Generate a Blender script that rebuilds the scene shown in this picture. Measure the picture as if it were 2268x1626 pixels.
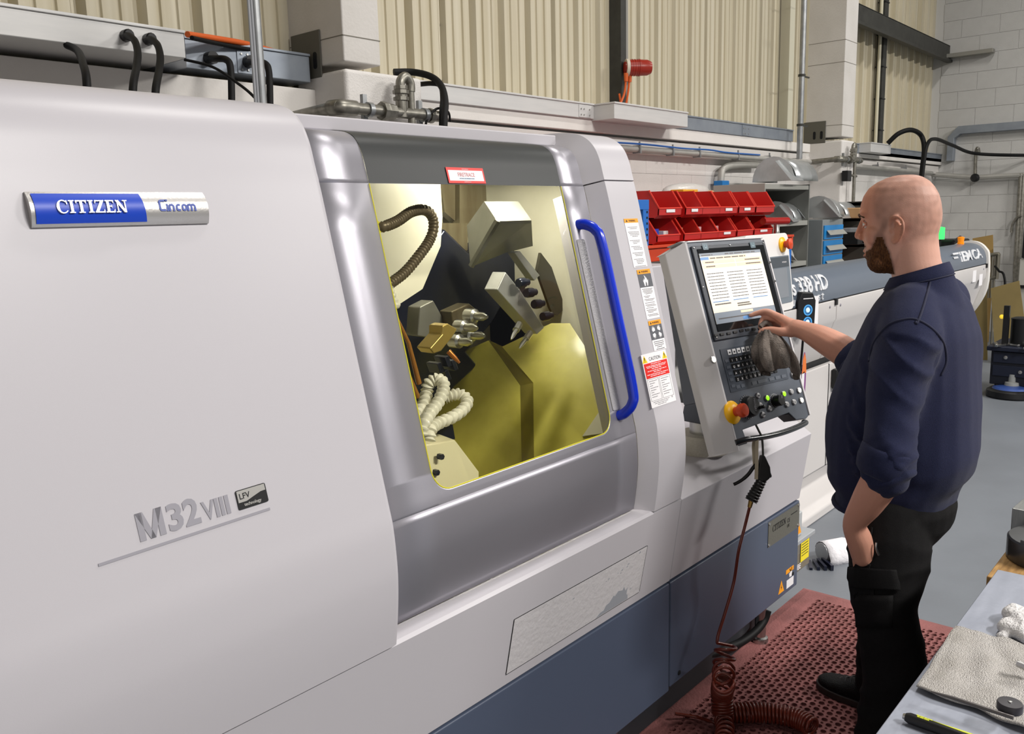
import bpy, bmesh, math, random
from mathutils import Vector, Matrix
random.seed(7)
for _o in list(bpy.data.objects): bpy.data.objects.remove(_o)
SC = bpy.context.scene
COL = SC.collection
V = Vector

# ------------------------------------------------------------------ camera (solved from the vanishing points)
RX = V((0.65453876, -0.75559366, -0.02563654))     # camera right in the world
DN = V((-0.14618549, -0.09321914, -0.98485532))    # camera down
FW = V((0.74176062, 0.64837366, -0.17147237))      # camera forward
CAM = V((0, 0, 1.68))
FPX = 1912.938
cd = bpy.data.cameras.new('camera'); cam = bpy.data.objects.new('camera', cd); COL.objects.link(cam)
cd.sensor_width = 36; cd.lens = 36 * FPX / 2268; cd.clip_start = 0.02; cd.clip_end = 100
m3 = Matrix((RX, -DN, -FW)).transposed()
cam.matrix_world = Matrix.Translation(CAM) @ m3.to_4x4()
SC.camera = cam

# ------------------------------------------------------------------ world, lamps, exposure
wd = bpy.data.worlds.new('world'); SC.world = wd; wd.use_nodes = True
wd.node_tree.nodes['Background'].inputs[0].default_value = (0.93, 0.95, 1.0, 1)
wd.node_tree.nodes['Background'].inputs[1].default_value = 0.13
SC.view_settings.view_transform = 'Standard'; SC.view_settings.look = 'None'
SC.view_settings.exposure = 0.0; SC.view_settings.gamma = 1.0; SC.view_settings.use_curve_mapping = False
def lamp(x, y, z, w, d, power, col=(1, 0.965, 0.92), rot=(0, 0, 0)):
    l = bpy.data.lights.new('roof_lamp', 'AREA'); l.shape = 'RECTANGLE'; l.size = w; l.size_y = d
    l.energy = power; l.color = col
    o = bpy.data.objects.new('roof_lamp', l); COL.objects.link(o); o.location = (x, y, z); o.rotation_euler = rot
for lx, pw_ in ((2.9, 760), (8.6, 640)):
    lamp(lx, -4.3, 5.7, 2.4, 0.45, pw_)
for lx in (3.6, 9.0):
    lamp(lx, 1.3, 6.2, 1.8, 0.3, 90)

# ------------------------------------------------------------------ helpers
def ray(px, py):
    return (RX * ((px - 1134) / FPX) + DN * ((py - 813) / FPX) + FW)
def at(px, py, X=None, Y=None, Z=None, D=None):
    """the point of a known plane (or depth) that was measured at a photo position"""
    v = ray(px, py)
    if D is not None: t = D
    elif X is not None: t = (X - CAM.x) / v.x
    elif Y is not None: t = (Y - CAM.y) / v.y
    else: t = (Z - CAM.z) / v.z
    return CAM + v * t
def hit(px, py, o, n):
    v = ray(px, py); t = (V(o) - CAM).dot(n) / v.dot(n); return CAM + v * t

MATS = {}
def lin(c): return tuple(((x / 255) / 12.92 if x / 255 <= 0.04045 else ((x / 255 + 0.055) / 1.055) ** 2.4) for x in c)
def M(name, rgb, rough=0.5, metal=0.0, bump=None, var=None, coat=0.0, trans=0.0, alpha=1.0, emit=None, ior=1.45, spec=None, aniso=0, var_scale=None):
    """procedural material: rgb is sRGB 0..255; bump=(scale,strength[,stretch]); var=(scale,amount,rgb2[,stretch])"""
    if name in MATS: return MATS[name]
    m = bpy.data.materials.new(name); m.use_nodes = True; nt = m.node_tree; b = nt.nodes['Principled BSDF']
    c = lin(rgb)
    b.inputs['Base Color'].default_value = (*c, 1); b.inputs['Roughness'].default_value = rough
    b.inputs['Metallic'].default_value = metal; b.inputs['IOR'].default_value = ior
    b.inputs['Coat Weight'].default_value = coat; b.inputs['Coat Roughness'].default_value = 0.1
    b.inputs['Transmission Weight'].default_value = trans; b.inputs['Alpha'].default_value = alpha
    if spec is not None: b.inputs['Specular IOR Level'].default_value = spec
    if emit:
        b.inputs['Emission Color'].default_value = (*lin(emit[0]), 1); b.inputs['Emission Strength'].default_value = emit[1]
    tc = nt.nodes.new('ShaderNodeTexCoord')
    def coords(stretch):
        mp = nt.nodes.new('ShaderNodeMapping'); mp.inputs['Scale'].default_value = stretch
        nt.links.new(tc.outputs['Object'], mp.inputs['Vector']); return mp.outputs['Vector']
    if var:
        nz = nt.nodes.new('ShaderNodeTexNoise'); nz.inputs['Scale'].default_value = var[0]; nz.inputs['Detail'].default_value = 5
        nt.links.new(coords(var[3] if len(var) > 3 else (1, 1, 1)), nz.inputs['Vector'])
        rp = nt.nodes.new('ShaderNodeValToRGB'); rp.color_ramp.elements[0].position = 0.5 - 0.5 * var[4] if len(var) > 4 else 0.35
        rp.color_ramp.elements[1].position = 0.5 + 0.5 * var[4] if len(var) > 4 else 0.68
        nt.links.new(nz.outputs['Fac'], rp.inputs['Fac'])
        mx = nt.nodes.new('ShaderNodeMix'); mx.data_type = 'RGBA'
        ml = nt.nodes.new('ShaderNodeMath'); ml.operation = 'MULTIPLY'; ml.inputs[1].default_value = var[1]
        nt.links.new(rp.outputs['Color'], ml.inputs[0]); nt.links.new(ml.outputs[0], mx.inputs['Factor'])
        mx.inputs['A'].default_value = (*c, 1); mx.inputs['B'].default_value = (*lin(var[2]), 1)
        nt.links.new(mx.outputs['Result'], b.inputs['Base Color'])
    if bump:
        nz = nt.nodes.new('ShaderNodeTexNoise'); nz.inputs['Scale'].default_value = bump[0]; nz.inputs['Detail'].default_value = 3
        nt.links.new(coords(bump[2] if len(bump) > 2 else (1, 1, 1)), nz.inputs['Vector'])
        bp = nt.nodes.new('ShaderNodeBump'); bp.inputs['Strength'].default_value = bump[1]; bp.inputs['Distance'].default_value = 0.01
        nt.links.new(nz.outputs['Fac'], bp.inputs['Height']); nt.links.new(bp.outputs['Normal'], b.inputs['Normal'])
    MATS[name] = m; return m

class Fr:
    """a placed frame: origin, right, up, normal"""
    def __init__(s, o, r, u):
        s.o = V(o); s.r = V(r).normalized(); u = V(u); s.u = (u - s.r * u.dot(s.r)).normalized(); s.n = s.r.cross(s.u)
    def p(s, a, b, c=0): return s.o + s.r * a + s.u * b + s.n * c
    def at(s, a, b, c=0): return Fr(s.p(a, b, c), s.r, s.u)
    def rot(s, ang):
        r = s.r * math.cos(ang) + s.u * math.sin(ang); return Fr(s.o, r, s.n.cross(r))
W = Fr((0, 0, 0), (1, 0, 0), (0, 1, 0))
def front(o): return Fr(o, (1, 0, 0), (0, 0, 1))          # normal -Y : faces the aisle
def side(o): return Fr(o, (0, -1, 0), (0, 0, 1))          # normal -X

WL = {}
class MB:
    def __init__(s): s.v = []; s.f = []
    def add(s, vs, fs):
        k = len(s.v); s.v += [V(p) for p in vs]; s.f += [tuple(i + k for i in f) for f in fs]; return s
    def face(s, *pts): return s.add(pts, [tuple(range(len(pts)))])
    def box(s, fr, a0, a1, b0, b1, c0, c1):
        P = [fr.p(a, b, c) for c in (c0, c1) for b in (b0, b1) for a in (a0, a1)]
        return s.add(P, [(0, 2, 3, 1), (4, 5, 7, 6), (0, 1, 5, 4), (2, 6, 7, 3), (0, 4, 6, 2), (1, 3, 7, 5)])
    def prism(s, fr, poly, c0, c1):
        n = len(poly)
        ar = sum(poly[i][0] * poly[(i + 1) % n][1] - poly[(i + 1) % n][0] * poly[i][1] for i in range(n))
        if ar < 0: poly = poly[::-1]
        P = [fr.p(a, b, c0) for a, b in poly] + [fr.p(a, b, c1) for a, b in poly]
        return s.add(P, [tuple(range(n))[::-1], tuple(range(n, 2 * n))] + [(i, (i + 1) % n, n + (i + 1) % n, n + i) for i in range(n)])
    def tube(s, pts, r, n=10, closed=False, caps=True):
        pts = [V(p) for p in pts]; m = len(pts)
        rs = r if isinstance(r, (list, tuple)) else [r] * m
        prev = None; rings = []
        for i, p in enumerate(pts):
            if closed: t = pts[(i + 1) % m] - pts[i - 1]
            else: t = pts[min(i + 1, m - 1)] - pts[max(i - 1, 0)]
            if t.length < 1e-9: t = V((0, 0, 1))
            t.normalize()
            if prev is None:
                a = V((0, 0, 1)) if abs(t.z) < 0.9 else V((1, 0, 0)); x = t.cross(a).normalized()
            else:
                x = prev - t * prev.dot(t); x = x.normalized() if x.length > 1e-6 else t.orthogonal().normalized()
            prev = x; y = t.cross(x)
            rings.append([p + (x * math.cos(2 * math.pi * k / n) + y * math.sin(2 * math.pi * k / n)) * rs[i] for k in range(n)])
        k0 = len(s.v)
        for rg in rings: s.v += rg
        L = m if closed else m - 1
        for i in range(L):
            for k in range(n):
                a = k0 + i * n; b = k0 + ((i + 1) % m) * n
                s.f.append((a + k, a + (k + 1) % n, b + (k + 1) % n, b + k))
        if caps and not closed:
            s.f.append(tuple(k0 + k for k in range(n))[::-1]); s.f.append(tuple(k0 + (m - 1) * n + k for k in range(n)))
        return s
    def lathe(s, fr, prof, n=24, arc=None):
        """prof: list of (radius, height along the frame's normal)"""
        k0 = len(s.v); full = arc is None
        m = n if full else n + 1
        for r, c in prof:
            for k in range(m):
                a = 2 * math.pi * k / n if full else arc[0] + (arc[1] - arc[0]) * k / n
                s.v.append(fr.p(r * math.cos(a), r * math.sin(a), c))
        for i in range(len(prof) - 1):
            for k in range(m if full else n):
                a = k0 + i * m; b = a + m
                s.f.append((a + k, a + (k + 1) % m, b + (k + 1) % m, b + k))
        if full:
            if prof[0][0] > 1e-6: s.f.append(tuple(k0 + k for k in range(m))[::-1])
            if prof[-1][0] > 1e-6: s.f.append(tuple(k0 + (len(prof) - 1) * m + k for k in range(m)))
        return s
    def grid(s, rows, closed=False):
        n = len(rows[0]); k0 = len(s.v)
        for r in rows: s.v += [V(p) for p in r]
        for i in range(len(rows) - 1):
            for j in range(n if closed else n - 1):
                a = k0 + i * n; b = a + n
                s.f.append((a + j, a + (j + 1) % n, b + (j + 1) % n, b + j))
        return s
    def ball(s, c, r, n=12, m=8, sc=(1, 1, 1), rot=None):
        rows = []
        for i in range(m + 1):
            th = math.pi * i / m; rw = []
            for k in range(n):
                ph = 2 * math.pi * k / n
                q = V((math.sin(th) * math.cos(ph) * sc[0], math.sin(th) * math.sin(ph) * sc[1], -math.cos(th) * sc[2])) * r
                if rot: q = rot @ q
                rw.append(V(c) + q)
            rows.append(rw)
        return s.grid(rows, closed=True)
    def text(s, fr, txt, size, c0=0.0, c1=0.001, sx=1.0, align='LEFT', off=0.0, shear=0.0, space=1.0):
        vs, fs = text_geo(txt, off, align, shear, space)
        k0 = len(s.v)
        s.v += [fr.p(p[0] * size * sx, p[1] * size, c1 if p[2] > 0 else c0) for p in vs]
        s.f += [tuple(i + k0 for i in f) for f in fs]
        return s
    def mark(s):
        if not hasattr(s, 'marks'): s.marks = []
        s.marks.append((len(s.v), len(s.f))); return s
    def builds(s, name, mat, parent=None, **k):
        """one object per piece, pieces ended by mark()"""
        v0 = f0 = 0; out = []
        for v1, f1 in s.marks:
            m = MB(); m.v = s.v[v0:v1]; m.f = [tuple(i - v0 for i in f) for f in s.f[f0:f1]]
            out.append(m.build(name, mat, parent, **k)); v0, f0 = v1, f1
        return out
    def stuff(s, name, mat, parent=None, **k):
        o = s.build(name, mat, parent, **k); o['kind'] = 'stuff'; return o
    def build(s, name, mat, parent=None, smooth=None, bevel=None, local=False, solid=None, subd=0, merge=False, seg=2):
        me = bpy.data.meshes.new(name)
        off = V((0, 0, 0)) if (local or parent is None) else WL.get(parent.name, V((0, 0, 0)))
        me.from_pydata([p - off for p in s.v], [], s.f)
        if merge:
            bm = bmesh.new(); bm.from_mesh(me); bmesh.ops.remove_doubles(bm, verts=bm.verts, dist=1e-5)
            bmesh.ops.recalc_face_normals(bm, faces=bm.faces); bm.to_mesh(me); bm.free()
        me.validate(); me.update()
        return mkobj(name, me, mat, parent, smooth, bevel, solid, subd, seg)
def mkobj(name, me, mat, parent=None, smooth=None, bevel=None, solid=None, subd=0, seg=2):
    o = bpy.data.objects.new(name, me); COL.objects.link(o)
    if mat and not me.materials: me.materials.append(mat)
    if smooth is not None:
        me.shade_smooth(); me.set_sharp_from_angle(angle=math.radians(smooth))
    if solid:
        d = o.modifiers.new('thick', 'SOLIDIFY'); d.thickness = solid; d.offset = -1
    if bevel:
        d = o.modifiers.new('edge', 'BEVEL'); d.width = bevel; d.segments = seg; d.limit_method = 'ANGLE'; d.angle_limit = math.radians(35)
        me.shade_smooth(); me.set_sharp_from_angle(angle=math.radians(40)); d.harden_normals = True
    if subd:
        d = o.modifiers.new('sub', 'SUBSURF'); d.levels = subd; d.render_levels = subd
    if parent: o.parent = parent; WL[o.name] = WL.get(parent.name, V((0, 0, 0)))
    else: WL[o.name] = V((0, 0, 0))
    return o
_TG = {}
def text_geo(txt, off=0.0, align='LEFT', shear=0.0, space=1.0):
    key = (txt, off, align, shear, space)
    if key in _TG: return _TG[key]
    cu = bpy.data.curves.new('t', 'FONT'); cu.body = txt; cu.size = 1; cu.extrude = 0.5; cu.align_x = align; cu.offset = off
    cu.resolution_u = 3; cu.shear = shear; cu.space_character = space
    ob = bpy.data.objects.new('t', cu); COL.objects.link(ob)
    me = bpy.data.meshes.new_from_object(ob)
    vs = [tuple(v.co) for v in me.vertices]; fs = [tuple(p.vertices) for p in me.polygons]
    bpy.data.objects.remove(ob); bpy.data.meshes.remove(me); bpy.data.curves.remove(cu)
    _TG[key] = (vs, fs); return vs, fs
def tag(o, label=None, cat=None, group=None, kind=None):
    if label: o['label'] = label
    if cat: o['category'] = cat
    if group: o['group'] = group
    if kind: o['kind'] = kind
    return o
def thing(name, loc, label, cat, group=None, frame=None):
    """an Empty at the thing's base that parents its parts"""
    o = bpy.data.objects.new(name, None); COL.objects.link(o); o.empty_display_size = 0.05
    if frame is not None:
        o.matrix_world = Matrix.Translation(frame.o) @ Matrix((frame.r, frame.u, frame.n)).transposed().to_4x4()
        o.location = frame.o
    else: o.location = V(loc)
    WL[o.name] = V(loc); return tag(o, label, cat, group)
def lab(o, l): o['label'] = l; return o
def smoothpts(pts, k=6, closed=False):
    """Catmull-Rom through the points"""
    pts = [V(p) for p in pts]; n = len(pts); out = []
    rng = n if closed else n - 1
    for i in range(rng):
        if closed: a, b, c, d = pts[i - 1], pts[i], pts[(i + 1) % n], pts[(i + 2) % n]
        else: a, b, c, d = pts[max(i - 1, 0)], pts[i], pts[i + 1], pts[min(i + 2, n - 1)]
        for j in range(k):
            t = j / k
            out.append(0.5 * ((2 * b) + (c - a) * t + (2 * a - 5 * b + 4 * c - d) * t * t + (3 * b - a - 3 * c + d) * t ** 3))
    if not closed: out.append(pts[-1])
    return out
def rrect(a0, a1, b0, b1, r, n=6):
    out = []
    for cx, cy, s in ((a1 - r, b0 + r, -90), (a1 - r, b1 - r, 0), (a0 + r, b1 - r, 90), (a0 + r, b0 + r, 180)):
        for k in range(n + 1):
            t = math.radians(s + 90 * k / n); out.append((cx + r * math.cos(t), cy + r * math.sin(t)))
    return out
def copy_tree(root, loc, label=None, group=None, rotz=None):
    r = root.copy(); COL.objects.link(r); r.location = loc
    if rotz is not None: r.rotation_euler = (0, 0, rotz)
    if label: r['label'] = label
    if group: r['group'] = group
    for ch in list(root.children):
        c = ch.copy(); COL.objects.link(c); c.parent = r
        for g in ch.children:
            d = g.copy(); COL.objects.link(d); d.parent = c
    return r

# ------------------------------------------------------------------ shared materials
WHITE = M('machine_white_paint', (188, 185, 190), 0.36, bump=(900, 0.03), spec=0.4)
GREYP = M('machine_grey_paint', (172, 170, 178), 0.42, 0.75, bump=(900, 0.05))
BLUEG = M('machine_slate_blue_paint', (74, 83, 102), 0.4, bump=(700, 0.06))
DARKB = M('dark_header_paint', (52, 54, 54), 0.42, bump=(500, 0.04), spec=0.3)
BLACK = M('black_plastic', (22, 22, 24), 0.42)
DARKGAP = M('dark_gap', (9, 10, 14), 0.8)
STEEL = M('bright_steel', (190, 190, 188), 0.28, 1.0)
GALV = M('galvanised_steel', (165, 167, 168), 0.42, 0.85, var=(14, 0.5, (120, 124, 128)))
CASTG = M('galvanised_pipe', (146, 143, 134), 0.4, 0.8, var=(30, 0.6, (95, 92, 84)))
BLUEH = M('blue_handle_plastic', (20, 52, 200), 0.22, coat=0.3)
ORANGE = M('sticker_orange', (245, 160, 20), 0.5)
PAPER = M('sticker_white', (235, 233, 235), 0.5)
INK = M('print_ink', (40, 40, 44), 0.6)
GREYINK = M('grey_print', (150, 148, 156), 0.5)
RED = M('sticker_red', (224, 36, 28), 0.45)
RUBBER = M('black_cable_rubber', (15, 15, 16), 0.6, spec=0.25)
# ================================================================== THE SETTING
FLOORM = M('grey_floor_paint', (116, 121, 128), 0.42, var=(2.2, 0.5, (100, 104, 110)), bump=(60, 0.05))
MB().box(W, -3, 16, -7, 4.2, -0.1, 0).build('floor', FLOORM)['kind'] = 'structure'

CLAD = M('cream_cladding', (202, 194, 172), 0.5, var=(3.5, 0.75, (178, 167, 138), (5, 1, 0.12)), bump=(30, 0.05))
WBLOCK = M('white_painted_block', (222, 218, 214), 0.75, var=(5, 0.35, (203, 200, 196)), bump=(140, 0.25))
GBLOCK = M('grey_white_painted_block', (188, 187, 184), 0.75, var=(5, 0.4, (172, 171, 168)), bump=(140, 0.25))
MORTAR = M('painted_mortar', (206, 204, 200), 0.85)
CONC = M('painted_concrete', (208, 204, 199), 0.7, var=(4, 0.35, (186, 182, 174)), bump=(60, 0.18))
# rear wall: low block wall below, profiled sheets above
wr = MB().box(W, -1.5, 13.2, 3.515, 3.75, 0, 2.22).build('wall_rear', MORTAR); wr['kind'] = 'structure'
blk = MB().box(front((0, 0, 0)), 0.001, 0.444, 0.001, 0.220, 0.0, 0.006)
bme = bpy.data.meshes.new('block'); bme.from_pydata(blk.v, [], blk.f); bme.update(); bme.materials.append(WBLOCK)
def blockat(parent, me, x, y, z, rz=0):
    o = mkobj('block', me, None, parent); o.location = (x, y, z); o.rotation_euler = (0, 0, rz)
    return o
for r in range(4, 9):
    for c in range(-1, 30):
        x = 2.9 + c * 0.445 + (0.2225 if r % 2 else 0)
        if 4.2 < x < 12.4: blockat(wr, bme, x, 3.515, 0.2 + r * 0.221)
# profiled cladding sheets, each 1 m wide with four troughs
def sheet_mesh(z0, z1, sg=1):
    mb = MB(); prof = []
    for k in range(4):
        x = k * 0.25
        prof += [(x, 0.0), (x + 0.006, 0.05 * sg), (x + 0.042, 0.05 * sg), (x + 0.060, 0.0), (x + 0.10, 0.0), (x + 0.105, 0.010), (x + 0.118, 0.010), (x + 0.123, 0.0),
                 (x + 0.178, 0.0), (x + 0.183, 0.010), (x + 0.196, 0.010), (x + 0.201, 0.0)]
    prof.append((1.012, 0.0))
    mb.grid([[(x, y, z0) for x, y in prof], [(x, y, z1) for x, y in prof]])
    me = bpy.data.meshes.new('cladding_sheet'); me.from_pydata(mb.v, [], mb.f); me.update(); me.materials.append(CLAD); return me
sme = sheet_mesh(2.2, 6.4); sme2 = sheet_mesh(2.2, 6.4, -0.8)
for k in range(15):
    o = mkobj('cladding_sheet', sme if k < 10 else sme2, None, wr); o.location = (-1.43 + k, 3.6 - 0.0015 * (k % 2), 0)
# fixings down the sheet laps
scr = MB()
for k in range(15):
    for z in (2.45, 2.75, 3.05, 3.4, 3.8): scr.lathe(front((-1.43 + k + 0.033, 3.632, z)), [(0.011, 0), (0.011, 0.006), (0.004, 0.011)], 6)
scr.build('sheet_screws', M('rust_screw', (96, 84, 66), 0.6), wr)['kind'] = 'stuff'
# right wall in fair faced blocks
wx = MB().box(W, 12.816, 13.1, -7, 3.75, 0, 6.4).build('wall_right', M('grey_mortar', (196, 195, 192), 0.85)); wx['kind'] = 'structure'
blk2 = MB().box(side((0, 0, 0)), 0.003, 0.444, 0.003, 0.222, 0.0, 0.006)
bme2 = bpy.data.meshes.new('block'); bme2.from_pydata(blk2.v, [], blk2.f); bme2.update(); bme2.materials.append(GBLOCK)
for r in range(0, 22):
    for c in range(0, 8):
        y = 3.5 - c * 0.447 - (0.2235 if r % 2 else 0)
        blockat(wx, bme2, 12.816, y, r * 0.225)
for r in range(1, 22, 2): 
    o = blockat(wx, bme2, 12.816, 3.49, r * 0.225); o.scale = (0.48, 0.48, 1) ; o.scale = (1, 0.48, 1)
cl = MB().box(W, -3.2, 13.1, -7, 4.0, 6.4, 6.5).build('ceiling', M('roof_lining', (150, 150, 146), 0.8)); cl['kind'] = 'structure'
wl = MB().box(W, -3.2, -3.0, -7, 4.0, 0, 6.4).build('wall_left', WBLOCK); wl['kind'] = 'structure'

# painted fascia planks on the low wall
PLANK = M('white_fascia_paint', (224, 220, 215), 0.6, var=(6, 0.25, (206, 200, 194)), bump=(80, 0.08))
t = MB().box(W, -1.0, 2.72, 3.42, 3.52, 2.12, 2.285).build('trim_1', PLANK, bevel=0.004); t['kind'] = 'structure'
t = MB().box(W, 3.06, 8.36, 3.42, 3.52, 2.215, 2.295).build('trim_2', PLANK, bevel=0.004); t['kind'] = 'structure'
t = MB().box(W, 8.92, 12.8, 3.42, 3.52, 2.215, 2.295).build('trim_3', PLANK, bevel=0.004); t['kind'] = 'structure'
t = MB().box(W, 3.06, 8.36, 3.455, 3.52, 2.10, 2.2).build('trim_4', PLANK, bevel=0.004); t['kind'] = 'structure'
t = MB().box(W, 8.92, 12.8, 3.455, 3.52, 2.10, 2.2).build('trim_5', PLANK, bevel=0.004); t['kind'] = 'structure'

# portal columns cased in concrete
def column(x0, x1, bx1, label, zb):
    t = thing('concrete_column', (x0, 3.4, 0), label, 'column')
    MB().box(W, x0, x1, 3.2, 3.66, zb + 0.03, 6.4).build('shaft', CONC, t, bevel=0.008)
    MB().box(W, x0 - 0.005, bx1, 3.19, 3.56, 0, zb).build('base_block', WBLOCK, t, bevel=0.02, seg=3)
    mb = MB()
    for z in (zb + 0.14, 3.05, 3.25, 3.9): mb.box(W, x0 - 0.0015, x1 + 0.0015, 3.1985, 3.62, z, z + 0.004)
    mb.stuff('joint_crack', M('crack_dark', (120, 116, 106), 0.9), t)
    p = MB().box(W, x0 - 0.008, x0, 3.36, 3.58, zb - 0.02, zb + 0.19); 
    p.build('fixing_plate', M('primer_plate', (92, 90, 82), 0.6), t, bevel=0.004)
    q = MB()
    for y in (3.40, 3.47): q.prism(side((x0 - 0.008, y, zb + 0.02)), rrect(-0.013, 0.013, 0.0, 0.075, 0.012, 4), 0, 0.002)
    q.stuff('plate_slots', DARKGAP, t)
    return t
column(2.575, 2.79, 3.04, 'white cased column with a broken base block behind the lathe roof', 2.355)
column(8.58, 8.885, 8.9, 'white cased column beside the blue drawer cabinet', 2.33)

# dark steel members on the cladding
DKST = M('dark_painted_steel', (62, 62, 58), 0.55, 0.2, var=(12, 0.5, (40, 40, 38)))
t = MB().box(W, 5.235, 5.30, 3.50, 3.6, 2.3, 6.4).build('steel_post', DKST, bevel=0.004)
tag(t, 'dark steel post on the cladding left of the red sounder', 'post')
t = MB().box(W, 5.30, 5.345, 3.515, 3.6, 2.3, 6.4).build('steel_flange', M('grey_flange', (142, 140, 134), 0.5), None); tag(t, 'grey steel strip beside the dark post on cladding', 'strip')
t = thing('sheeting_post', (10.58, 3.5, 2.3), 'dark cable-tied upright on the far cladding below the beam', 'post')
MB().box(W, 10.55, 10.66, 3.50, 3.58, 2.3, 6.4).build('post', DKST, t, bevel=0.005)
MB().tube([(10.50, 3.53, 2.3), (10.50, 3.53, 6.4)], 0.02).build('conduit', M('cream_conduit', (200, 194, 170), 0.5), t, smooth=40)
mb = MB()
for z in (2.55, 2.9, 3.25, 3.6, 3.95, 4.3): mb.box(W, 10.545, 10.665, 3.494, 3.585, z, z + 0.012)
mb.stuff('cable_tie', BLACK, t)
t = thing('sheeting_rail', (11, 3.45, 3.6), 'dark steel rail running across the far cladding', 'beam')
MB().box(W, 8.9, 12.8, 3.40, 3.43, 3.56, 3.74).build('web', DKST, t)
MB().box(W, 8.9, 12.8, 3.40, 3.58, 3.735, 3.745).build('top_flange', DKST, t)
MB().box(W, 8.9, 12.8, 3.36, 3.43, 3.53, 3.56).build('lower_lip', DKST, t)
MB().box(W, 12.66, 12.78, 2.86, 3.42, 3.575, 3.625).build('end_bracket', M('galv_strut', (150, 148, 140), 0.5, 0.5), t, bevel=0.004)

# cable trays along the wall top
TRW = M('tray_white', (206, 205, 203), 0.45, 0.15, var=(5, 0.4, (188, 188, 188), (1, 1, 8)))
TRB = M('tray_zinc', (150, 157, 166), 0.42, 0.55, var=(7, 0.5, (122, 130, 142)))
def tray(x0, x1, yf, z0, z1, mat, label, joints=(), back=3.58):
    t = thing('cable_tray', (x0, yf, z0), label, 'cable tray')
    MB().box(W, x0, x1, yf, back, z0, z1).build('channel', mat, t, bevel=0.004)
    MB().box(W, x0 - 0.002, x1 + 0.002, yf - 0.006, back, z1, z1 + 0.012).build('cover', mat, t, bevel=0.003)
    for jx in joints:
        j = MB().box(W, jx, jx + 0.13, yf - 0.004, yf, z0 + 0.004, z1 - 0.004).build('joint_plate', mat, t, bevel=0.002)
        r = MB()
        for dx in (0.02, 0.05, 0.11):
            for dz in (0.02, z1 - z0 - 0.03): r.lathe(front((jx + dx, yf - 0.004, z0 + dz)), [(0.006, 0), (0.005, 0.004)], 6)
        r.stuff('rivets', STEEL, j)
    return t
tA = tray(-0.9, 1.80, 3.18, 2.305, 2.395, TRW, 'silver cable tray with two black cables at top left')
MB().prism(W, [(1.80, 3.18), (1.90, 3.36), (1.90, 3.58), (1.80, 3.58)], 2.305, 2.40).build('angled_end', TRB, tA)
tray(1.90, 2.55, 3.42, 2.315, 2.43, TRB, 'zinc cable tray beside the near column', (2.17,))
tray(3.05, 4.766, 3.40, 2.292, 2.378, TRW, 'white cable tray between near column and boxed section', (4.60,))
tray(4.766, 5.70, 3.24, 2.282, 2.376, TRW, 'boxed out section of cable tray below the red sounder')
tray(5.705, 7.93, 3.41, 2.297, 2.390, TRB, 'long blue grey cable tray running to the far column', (6.9,))
tray(8.92, 12.78, 3.42, 2.25, 2.345, TRB, 'blue grey cable tray beyond the far column', (9.55,))
tray(9.66, 10.30, 3.29, 2.262, 2.352, TRW, 'short white boxed tray below the far upright')
# white trunking bolted to the end wall
t = thing('wall_trunking', (12.75, 3.2, 2.3), 'grey steel trunking with an angled elbow on the end wall', 'trunking')
MB().box(W, 12.70, 12.81, -2.5, 3.22, 2.60, 2.70).build('straight_run', TRB, t, bevel=0.004)
MB().prism(side((12.81, 0, 0)), [(-3.22, 2.70), (-3.34, 2.57), (-3.34, 2.26), (-3.26, 2.26), (-3.26, 2.55), (-3.19, 2.60)], 0, 0.11).build('elbow', TRB, t, bevel=0.004)

# services rail, air manifolds and conduits
RAILM = M('grey_conduit', (176, 174, 168), 0.5, 0.3, var=(9, 0.4, (150, 148, 142)))
def ctube(pts, r, k=6, n=8): return MB().tube(smoothpts(pts, k), r, n)
t = thing('pipe_rail', (5, 3.4, 2.12), 'long grey service pipe running along the rear wall', 'pipe')
MB().tube([(5.0, 3.42, 2.125), (8.5, 3.40, 2.123), (12.3, 3.40, 2.10)], 0.022, 12).build('pipe', RAILM, t, smooth=40)
c = MB(); 
for x in (5.3, 5.75, 6.15, 6.8, 7.4, 8.0, 9.2, 10.2, 11.2): c.box(W, x, x + 0.014, 3.385, 3.45, 2.095, 2.152); c.box(W, x, x + 0.01, 3.39, 3.40, 2.15, 2.175)
c.stuff('pipe_clip', GALV, t)
MB().tube(smoothpts([(5.0, 3.395, 2.155), (5.4, 3.39, 2.158), (5.9, 3.39, 2.152), (6.3, 3.39, 2.157), (6.6, 3.39, 2.148), (7.2, 3.39, 2.15)]), 0.007, 6).build('blue_hose', M('blue_air_hose', (40, 96, 170), 0.4), t, smooth=40)
t = MB().tube(smoothpts([(7.3, 3.44, 2.07), (6.9, 3.44, 2.06), (6.66, 3.44, 2.03), (6.60, 3.44, 1.95), (6.59, 3.44, 1.6), (6.59, 3.44, 1.2)], 8), 0.028, 12).build('conduit_drop', RAILM, None, smooth=40)
tag(t, 'grey conduit bending down the wall behind the red bins', 'conduit')
t = thing('pipe_bracket', (6.59, 3.44, 1.85), 'blue pipe clamp on the conduit behind the red bins', 'clamp')
MB().box(W, 6.53, 6.65, 3.39, 3.47, 1.885, 1.925).build('clamp', M('blue_clamp', (24, 110, 176), 0.4), t, bevel=0.006)

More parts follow.
